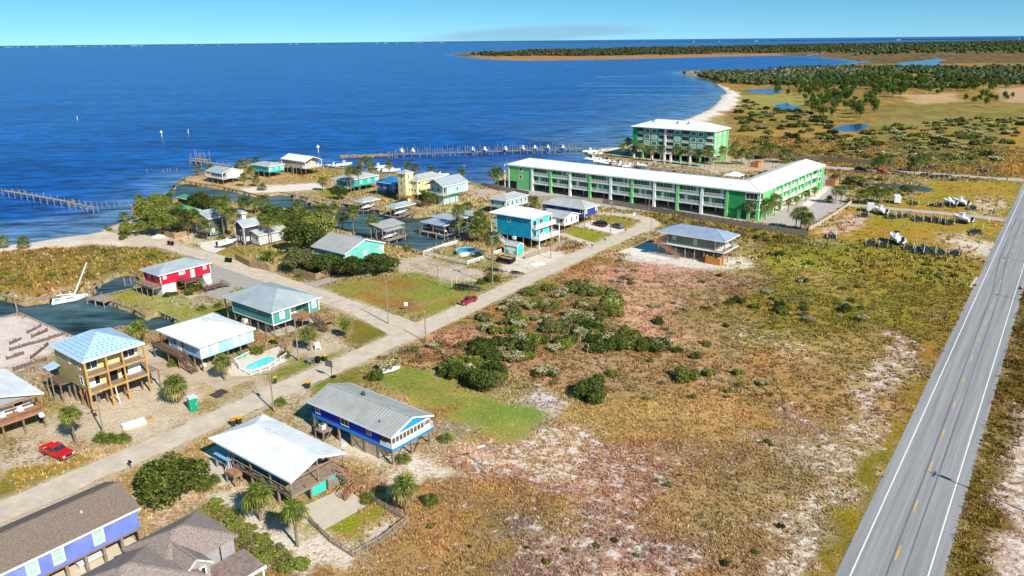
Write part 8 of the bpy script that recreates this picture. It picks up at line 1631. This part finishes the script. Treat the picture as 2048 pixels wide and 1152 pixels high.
def trailer(p, rz, label, group, s=1.0, posts=True, name='boat_trailer'):
    r = thing(name, label, 'trailer', p, rz, group); r.scale = (s,) * 3; link('frame', TP[0], m_galv, r)
    for b in TP[1]: link('bunk', b, m_black, r)
    if posts:
        for q in TP[2]: link('guide_post', q, m_alum, r)
    link('winch_post', TP[3], m_galv, r)
    for q in TP[4]: link('fender', q, m_galv, r)
    for x in (-1.55, -.65):
        for sd in (-.98, .98): wheel(r, x, sd, .33)
    return r
def c5(x, y): return x / 5.01 + 1640, y / 5.01 + 280
def lot(rows, where, base):
    rows = sorted(rows)
    for i, (x, y, a, s) in enumerate(rows): px, py = c5(x, y); trailer(P(px, py), R(a), ordl(i, len(rows), 'empty boat trailer', where), 'boat trailers ' + where, s * 1.25)
lot([(110, 975, 70, 1.0), (515, 1040, 60, 1.0), (890, 1085, 60, .95), (1055, 1120, 75, 1.15), (1365, 1145, 50, 1.0), (985, 1120, 65, .9), (640, 1060, 60, .9), (1190, 1130, 70, .9)], 'in the front row of the trailer lot', 0); lot([(450, 760, 60, 1), (705, 775, 70, 1), (865, 765, 50, .8), (970, 800, 70, 1), (1140, 810, 70, 1.1), (1275, 835, 70, 1), (1210, 820, 70, .95), (1060, 800, 70, .9), (790, 770, 60, .9)], 'in the second row of the trailer lot', 0); lot([(1145, 660, 40, .8), (1210, 665, 50, .8), (1330, 668, 60, .8), (1525, 690, 60, 1), (925, 640, 80, .9)], 'on the far side of the lot lane', 0)
lot([(1070, 355, 30, 1), (1170, 378, 30, 1.1), (1260, 375, 30, 1), (1350, 405, 40, .9)], 'along the pond verge', 0); lot([(1120, 285, 10, 1), (1620, 320, 80, 1)], 'beyond the entrance road', 0); lot([(1555, 940, 230, 1)], 'standing alone by the red barrel', 0)
for x, y, a, s, lb, tt in ((755, 1030, 85, 1.25, 'white cabin cruiser with dark canopy on a trailer in the front row', 1), (600, 740, 95, 1.05, 'white boat with top on a trailer beside the white box trailer', 1), (1415, 825, 105, 1.1, 'white centre-console boat nearest the highway in the second row', 1), (1290, 650, 100, .95, 'white boat on a trailer left of its taller neighbour across the lane', 0), (1400, 655, 100, 1.1, 'taller white boat with hard top across the lot lane', 1)):
    px, py = c5(x, y); p = P(px, py); boat(p, R(a), lb, None, s, tt, .75, m_dark if 'canopy' in lb else None); trailer(p, R(a), 'trailer carrying the ' + lb.split(' on a')[0].split(' nearest')[0].split(' across')[0], None, s * .95, False)
def box_trailer(px, py, a, L_, label):
    r = thing('box_trailer', label, 'trailer', P(px, py), R(a)); MB().box(-L_ / 2, L_ / 2, -1.1, 1.1, .55, 2.9).build('body', m_hull, r); MB().bar((L_ / 2, 0, .55), (L_ / 2 + 1.3, 0, .5), .12).build('tow_bar', m_galv, r); MB().box(-L_ / 2 - .03, -L_ / 2, -1.0, 1.0, .6, 2.8).build('rear_door', m_alum, r)
    for x in (-.5, .4):
        for sd in (-1.1, 1.1): wheel(r, x, sd, .34)
box_trailer(*c5(765, 630), 70, 5.5, 'white box trailer standing right of the palm group'); box_trailer(*c5(500, 715), 65, 4.5, 'white box trailer in the second row of the lot')
# open dump trailer and utility trailers by the pool yard
r = thing('dump_trailer', 'black open dump trailer full of debris beside the turquoise shed', 'trailer', P(1013, 526), px_angle((1030, 528), (995, 521))); bx = MB()
bx.box(-2.4, 2.4, -1.15, 1.15, .6, .7).build('bed', m_dark, r); MB().box(-2.4, 2.4, -1.2, -1.12, .7, 1.7).build('side_panel', m_dark, r); MB().box(-2.4, 2.4, 1.12, 1.2, .7, 1.7).build('side_panel', m_dark, r); MB().box(2.36, 2.44, -1.12, 1.12, .7, 1.7).build('end_panel', m_dark, r); MB().box(-2.44, -2.36, -1.12, 1.12, .7, 1.7).build('end_panel', m_dark, r); MB().box(-2.3, 2.3, -1.1, 1.1, .72, 1.45).build('debris', mat('tan_debris', (180, 150, 116), .95, .3, 3), r); MB().path([(-2.4, -1.15, 1.7), (-1.2, -1.15, 2.3), (1.2, -1.15, 2.3), (2.4, -1.15, 1.7)], .05, 6).build('tarp_hoop', m_dark, r); MB().bar((2.4, 0, .6), (3.8, 0, .5), .14).build('tow_bar', m_dark, r)
for x in (-.6, .4):
    for sd in (-1.15, 1.15): wheel(r, x, sd, .38)
trailer(P(935, 580), px_angle((900, 572), (965, 580)), 'long bright aluminium boat trailer on the edge of the triangular lawn', None, 1.25, True); trailer(P(992, 543), px_angle((975, 538), (1015, 545)), 'dark tandem trailer below the white rail fence', None, .8, False); trailer(P(1035, 548), px_angle((1020, 546), (1050, 551)), 'low trailer behind the pole on the sandy plot', None, .7, False); trailer(P(457, 493), px_angle((430, 498), (480, 485)), 'trailer carrying the skiff on the boat drive', None, .9, False); trailer(P(695, 550), px_angle((672, 556), (715, 543)), 'empty trailer on the gravel drive under the oaks', None, .9, False)
# ------------------------------------------------------------------ pools
m_pool = mat('pool_water', (110, 222, 216), .08, .1, .8, spec=.5); m_pool2 = mat('blue_pool_water', (40, 176, 214), .08, .08, .8, spec=.5)
def kidney():
    c = P(520, 727); r = thing('swimming_pool', 'kidney-shaped turquoise swimming pool beside the pale blue house', 'pool', c, GA + R(8)); pts = []
    for i in range(36): t_ = 2 * math.pi * i / 36; q = 1 + .22 * math.cos(2 * t_) - .16 * math.sin(t_) * (1 if math.sin(t_) > 0 else 0) * math.cos(t_) ** 2; pts.append((3.4 * math.cos(t_) * (.92 + .08 * q), 1.9 * math.sin(t_) * q))
    big = [(x * 1.12, y * 1.2) for x, y in pts]; MB().prism(big, .014, .07).build('coping', mat('pool_coping', (222, 214, 198), .8, .05), r); MB().prism(pts, .02, .075).build('water', m_pool, r); MB().tube((3.2, -2.0, .07), (3.2, -2.0, .9), .04).tube((3.7, -1.6, .07), (3.7, -1.6, .9), .04).build('hand_rail', m_steel, r)
kidney()
r = thing('round_pool', 'round above-ground pool with white wall in the fenced yard', 'pool', P(932, 508)); pts = [(2.9 * math.cos(i * math.pi / 12), 2.9 * math.sin(i * math.pi / 12)) for i in range(24)]; MB().prism(pts, 0, 1.3).build('wall', m_white, r); MB().prism([(x * .97, y * .97) for x, y in pts], 1.31, 1.33).build('water', m_pool2, r); mb = MB()
for i in range(24): a, b = pts[i], pts[(i + 1) % 24]; mb.bar((a[0], a[1], 1.34), (b[0], b[1], 1.34), .16, .06)
mb.build('top_rail', m_white, r); MB().box(2.6, 5.2, -1, 1.2, 1.2, 1.3).build('pool_deck', m_white, r); MB().box(2.8, 2.9, -.8, -.7, 0, 1.2).box(5.0, 5.1, -.8, -.7, 0, 1.2).build('deck_leg', m_white, r)['kind'] = 'stuff'; MB().box(2.7, 2.8, -1, 1.2, 1.3, 2.2).build('deck_rail', m_white, r)
sheet('condo_pool_terrace', [(1290, 318), (1430, 334), (1425, 338), (1285, 322)], mat('terrace', (196, 186, 170), .9, .06), .01); strip('boardwalk', [P(*p) for p in ((1215, 318), (1290, 328), (1380, 339), (1450, 346))], 5, m_conc, .012); r = thing('long_pool', 'long turquoise pool at the foot of the green tower', 'pool', P(1362, 329)); a = P(1325, 324) - r.location; b = P(1402, 333) - r.location; MB().bar(a + Vector((0, 0, .05)), b + Vector((0, 0, .05)), 6, .06).build('water', m_pool, r); MB().bar(a + Vector((0, 0, .03)), b + Vector((0, 0, .03)), 7, .05).build('coping', m_white, r)
# ------------------------------------------------------------------ small yard things
m_binG = mat('dark_green_bin', (38, 62, 48), .5, .1); m_lid = mat('yellow_bin_lid', (236, 176, 26), .5, .06); m_lid2 = mat('orange_bin_lid', (232, 140, 40), .5, .06); BB = MB().add([(-.26, -.28, .08), (.26, -.28, .08), (.26, .28, .08), (-.26, .28, .08), (-.33, -.36, 1.02), (.33, -.36, 1.02), (.33, .36, 1.02), (-.33, .36, 1.02)], [(0, 3, 2, 1), (4, 5, 6, 7), (0, 1, 5, 4), (1, 2, 6, 5), (2, 3, 7, 6), (3, 0, 4, 7)]).mesh('body'); BL = MB().box(-.36, .36, -.4, .38, 1.02, 1.12).mesh('lid'); BW = MB().tube((-.3, .3, .1), (.3, .3, .1), .1, n=8).mesh('wheels'); BHd = MB().bar((-.28, .42, 1.0), (.28, .42, 1.0), .04).mesh('handle')
def bin_(px, py, lid, label, s=1.15):
    r = thing('wheelie_bin', label, 'bin', P(px, py), GA + random.uniform(-.5, .5), 'wheeled bins'); r.scale = (s,) * 3; link('body', BB, m_binG if lid else m_black, r); link('lid', BL, lid or m_black, r); link('axle', BW, m_black, r); link('handle', BHd, m_black, r)
for px, py, l, lb in ((550, 766, m_lid, 'yellow-lidded bin on the far verge opposite the pole'), (616, 776, m_lid, 'yellow-lidded bin on the verge behind the royal blue house'), (467, 852, m_lid2, 'orange-lidded bin, left of the pair behind the decked house'), (478, 848, m_lid, 'yellow-lidded bin, right of the pair behind the decked house'), (650, 722, m_lid, 'yellow-lidded bin beside the basketball hoop verge'), (547, 688, m_lid, 'yellow-lidded bin under the teal batten house'), (636, 726, None, 'dark bin left of the yellow-lidded one on the far verge'), (454, 524, None, 'left black bin at the wooden garden fence'), (461, 525, None, 'right black bin at the wooden garden fence'), (338, 490, None, 'left black bin beside the shore street'), (345, 491, None, 'right black bin beside the shore street')): bin_(px, py, l, lb)
def toilet():
    r = thing('portable_toilet', 'bright green portable toilet with white roof on the sandy lot', 'toilet', P(387, 819), GA - .2); r.scale = (1.15,) * 3; mt = mat('jade_plastic', (28, 168, 126), .5, .06); MB().box(-.58, .58, -.58, .58, .05, 2.05).build('body', mt, r); MB().add([(-.62, -.62, 2.05), (.62, -.62, 2.05), (.62, .62, 2.05), (-.62, .62, 2.05), (-.45, -.45, 2.28), (.45, -.45, 2.28), (.45, .45, 2.28), (-.45, .45, 2.28)], [(0, 3, 2, 1), (4, 5, 6, 7), (0, 1, 5, 4), (1, 2, 6, 5), (2, 3, 7, 6), (3, 0, 4, 7)]).build('roof', mat('pale_green_roof', (206, 232, 222), .5, .05), r); MB().box(-.4, .4, -.6, -.585, .12, 1.9).build('door', mat('dark_jade_door', (22, 146, 108), .5, .05), r); MB().box(.28, .36, -.66, -.6, 1.0, 1.12).build('handle', m_white, r); MB().box(-.6, .6, -.6, .6, 0, .05).build('skid', m_black, r)
toilet()
def hoop():
    p = P(664, 756); h = height_at((664, 756), (661, 728)); r = thing('basketball_hoop', 'free-standing basketball hoop at the edge of the street', 'basketball hoop', p, R(-30)); MB().tube((0, 0, 0), (0, 0, h), .07, .06, 8).build('pole', m_black, r); MB().bar((0, 0, h - .1), (0, -.5, h + .1), .08).build('bracket', m_black, r); MB().box(-.9, .9, -.58, -.52, h - .25, h + .85).build('backboard', mat('smoky_backboard', (110, 110, 108), .3, .1), r); MB().box(-.4, .4, -.1, .9, 0, .2).build('base', m_black, r)
    mb = MB(); pts = [(.23 * math.cos(i * .524), -.83 + .23 * math.sin(i * .524), h - .05) for i in range(13)]; mb.path(pts, .02, 5).build('rim', mat('orange_rim', (220, 90, 30), .5, .05), r); MB().box(-.95, .95, -.6, -.5, h + .82, h + .9).box(-.95, .95, -.6, -.5, h - .3, h - .22).build('frame', m_black, r)
hoop()
p = P(963, 931); r = thing('field_post', 'tall wooden post with small white crossboard in the field', 'post', p, R(20)); h = height_at((963, 931), (964, 893)); MB().tube((0, 0, -.1), (0, 0, h), .09, .08, 8).build('post', m_wood, r); MB().bar((-.6, 0, h - .1), (.6, 0, h + .05), .08, .25).build('crossboard', m_white, r); MB().bar((-.5, .2, h - .5), (.5, .2, h - .4), .06).build('brace', m_wood, r)
def sheet_thing(name, label, cat, px, py, rz, w, d, h, m): o = MB().box(-w / 2, w / 2, -d / 2, d / 2, 0, h).build(name, m, None, loc=P(px, py) + Vector((0, 0, .02)), rz=rz); return tag(o, label, cat)
m_slat = mat('grey_slats', (160, 152, 146), .9, .15, 2, stripe=('X', .2, .02, .4)); sheet_thing('slat_panel', 'grey slatted panel lying beside the field post', 'panel', 984, 897, R(30), 2.6, 1.0, .08, m_slat); sheet_thing('ground_grate', 'left of two dark slatted mats on the sandy lot', 'mat', 432, 791, GA, 1.4, 2.4, .06, mat('dark_slats', (78, 70, 64), .9, .15, 2, stripe=('Y', .25, .02, .5))); sheet_thing('ground_grate', 'right of two dark slatted mats on the sandy lot', 'mat', 444, 784, GA, 1.4, 2.4, .06, mat('dark_slats', (78, 70, 64)))
sheet_thing('board_stack', 'stack of white sheathing boards on the building site', 'boards', 268, 851, GA - .15, 3.6, 1.2, .7, m_white); sheet_thing('lumber_stack', 'yellow lumber beside the white board stack', 'lumber', 292, 841, GA - .1, 2.2, .8, .25, m_pine); sheet_thing('lumber_plank', 'long pale planks lying near the palmettos', 'lumber', 249, 872, GA + R(70), 4.0, .5, .12, m_pine); sheet_thing('storage_tote', 'white tote lying beside the royal blue house', 'box', 688, 892, 0, .7, .5, .3, m_white)
def skiff(px, py, rz, label, m, s): o = link('skiff', hull_mesh(4.2, 1.6, .7, 'skiff'), m, None, P(px, py), rz); return tag(o, label, 'boat')
skiff(780, 745, px_angle((762, 748), (798, 740)), 'small white skiff lying in the grass by the shrubs', m_hull, 1); skiff(1023, 920, 0, 'kayak', mat('mint_plastic', (150, 200, 170), .5, .05), 1) if False else None; skiff(642, 868, R(130), 'dark overturned skiff under the royal blue house eave', mat('dark_grey_hull', (72, 74, 80), .6, .1), 1)
def ladder(a, b, label):
    a, b = Vector(a), Vector(b); r = thing('ladder', label, 'ladder', a); d = b - a; s = Vector((UY.x, UY.y, 0)) * .24; mb = MB()
    for q in (s, -s): mb.bar(q, d + q, .05, .09)
    mb.build('side_rail', m_alum, r); n = int(d.length / .32); rm = MB().bar(-s, s, .04).mesh('rung')
    for i in range(1, n): link('rung', rm, m_alum, r, d * (i / n))
t_ = P(472, 887, 4.6); ladder(P(455, 957), t_, 'aluminium extension ladder leaning on the decked house, right one'); t_ = P(461, 885, 4.6); ladder(P(452, 950), t_, 'dark ladder leaning on the decked house, left one')
def chair(px, py, rz, label, m, z=0.0, s=1.0):
    r = thing('garden_chair', label, 'chair', P(px, py, z), rz); r.scale = (s,) * 3; MB().slab([(-.35, -.4, .4), (.35, -.4, .4), (.35, .3, .3), (-.35, .3, .3)], .05).build('seat', m, r); MB().slab([(-.35, .3, .3), (.35, .3, .3), (.35, .6, 1.0), (-.35, .6, 1.0)], .05).build('backrest', m, r)
    for sd in (-.38, .38): MB().box(sd - .04, sd + .04, -.4, .35, .55, .6).box(sd - .04, sd + .04, -.4, -.32, 0, .55).build('arm', m, r); MB().box(sd - .04, sd + .04, .3, .38, 0, .35).build('leg', m, r)
m_teal = mat('teal_plastic', (40, 190, 160), .5, .05); chair(485, 718, R(160), 'teal garden chair beside the kidney pool', m_teal, 0, 1.2); chair(490, 714, R(150), 'second teal garden chair beside the pool', m_teal, 0, 1.2); chair(622, 728, R(60), 'grey lawn chair on the far verge', m_steel, 0, 1.3); chair(636, 699, R(20), 'white lawn chair before the teal batten house', m_white, 0, 1.3)
for px, py, lb in ((812.5, 622, 'white notice board on the triangular lawn'), (1268, 438, 'white street sign at the turning loop')):
    h = 2.2; r = thing('sign_board', lb, 'sign', P(px, py), R(10)); MB().tube((0, 0, 0), (0, 0, h), .04, n=6).build('post', m_steel, r); MB().box(-.4, .4, -.05, -.02, h - .9, h).build('panel', m_white, r)
for px, py, lb in ((1184, 497, 'mailbox at the mouth of the turquoise house drive'), (1210, 486, 'mailbox on the lawn before the white cottage'), (1251, 467, 'mailbox at the turning loop'), (262, 937, 'mailbox beside the huge bush on the street')):
    r = thing('mailbox', lb, 'mailbox', P(px, py), GA); MB().box(-.05, .05, -.05, .05, 0, 1.0).build('post', m_wood_d, r); MB().box(-.14, .14, -.3, .3, 1.0, 1.3).build('box', m_black, r)
r = thing('traffic_barrel', 'orange barrel on the sandy corner near the highway', 'barrel', P(*c5(1750, 865))); MB().tube((0, 0, 0), (0, 0, 1.1), .34, .28, 12).build('body', mat('orange_barrel', (232, 84, 40), .5, .05), r); MB().tube((0, 0, .6), (0, 0, .75), .325, .315, 12).build('band', m_white, r)
for k, (x, y, lb) in enumerate(((1690, 815, 'short marker post beside the lot lane'), (1738, 720, 'dark marker post across the lot lane'), (1873, 405, 'dark marker post at the entrance road mouth'))):
    tag(MB().box(-.12, .12, -.12, .12, 0, 1.1).box(-.15, .15, -.15, .15, 1.1, 1.2).build('marker_post', m_dark if k else m_alum, None, loc=P(*c5(x, y))), lb, 'post')
# white sand mounds, dead branches
def mound(px, py, R_, h, label):
    mb = MB(); n = 14; mb.add([(R_ * k * math.cos(i * 6.283 / n) * random.uniform(.85, 1.1), R_ * k * .8 * math.sin(i * 6.283 / n), h * (1 - k * k)) for k in (.3, .65, 1.0) for i in range(n)] + [(0, 0, h)], [(j * n + i, j * n + (i + 1) % n, (j + 1) * n + (i + 1) % n, (j + 1) * n + i) for j in range(2) for i in range(n)] + [((i + 1) % n, i, 3 * n) for i in range(n)])
    tag(mb.build('sand_mound', mat('white_sand', (230, 218, 204), .95, .08, 1.5), None, True, loc=P(px, py)), label, 'sand pile')
mound(318, 474, 2.4, .9, 'white sand pile before the shore fence'); mound(1075, 527, 2.6, .5, 'low white sand pile before the turquoise house')
def snag(px, py, label):
    r = MB(); g = random.Random(px); r.tube((0, 0, 0), (.2, .1, 2.2), .08, .05, 6)
    for i in range(5): a = g.uniform(0, 6.28); z = .7 + i * .3; r.tube((.02 * i, 0, z), (g.uniform(.4, .9) * math.cos(a), g.uniform(.4, .9) * math.sin(a), z + g.uniform(.2, .7)), .035, .012, 5)
    tag(r.build('dead_tree', mat('bleached_wood', (190, 176, 160), .9, .1), None, loc=P(px, py)), label, 'dead tree')
snag(1175, 707, 'bleached dead snag in the dark thicket row'); snag(1160, 685, 'second dead snag left of the taller one'); snag(222, 497, 'fallen bleached branch on the marsh'); snag(975, 950, 'small dead bush below the field post')
# the far shore across the bay
def far_shore():
    V = []; F = []
    def strip_(px0, px1, d, hh):
        for px in np.arange(px0, px1, 14):
            n = len(V); a = math.atan2((px - 1024) / FPX, 1.0); b = math.atan2((px + 14.2 - 1024) / FPX, 1.0); h1_ = hh * random.uniform(.6, 1.3); V.extend([(d * math.sin(a), d * math.cos(a), WZ - 1), (d * math.sin(b), d * math.cos(b), WZ - 1), (d * math.sin(b), d * math.cos(b), h1_), (d * math.sin(a), d * math.cos(a), h1_), (1.03 * d * math.sin(a), 1.03 * d * math.cos(a), h1_), (1.03 * d * math.sin(b), 1.03 * d * math.cos(b), h1_)]); F.extend([(n, n + 1, n + 2, n + 3), (n + 3, n + 2, n + 5, n + 4)])
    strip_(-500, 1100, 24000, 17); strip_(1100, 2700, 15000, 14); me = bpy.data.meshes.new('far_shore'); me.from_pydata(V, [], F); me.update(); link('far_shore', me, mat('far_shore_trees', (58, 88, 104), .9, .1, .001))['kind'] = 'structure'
    mb = MB(); g = random.Random(2)
    for i in range(80):
        px = g.uniform(-300, 900) if i < 72 else g.uniform(1300, 2300); d = 23700 if px < 1100 else 14800; a = math.atan2((px - 1024) / FPX, 1); x, y = d * math.sin(a), d * math.cos(a); w = g.uniform(10, 40); hh = g.uniform(4, 10); mb.box(x - w, x + w, y - 30, y, WZ - .5, hh)
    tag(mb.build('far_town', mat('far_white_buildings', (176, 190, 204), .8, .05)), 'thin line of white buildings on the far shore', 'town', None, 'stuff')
far_shore()
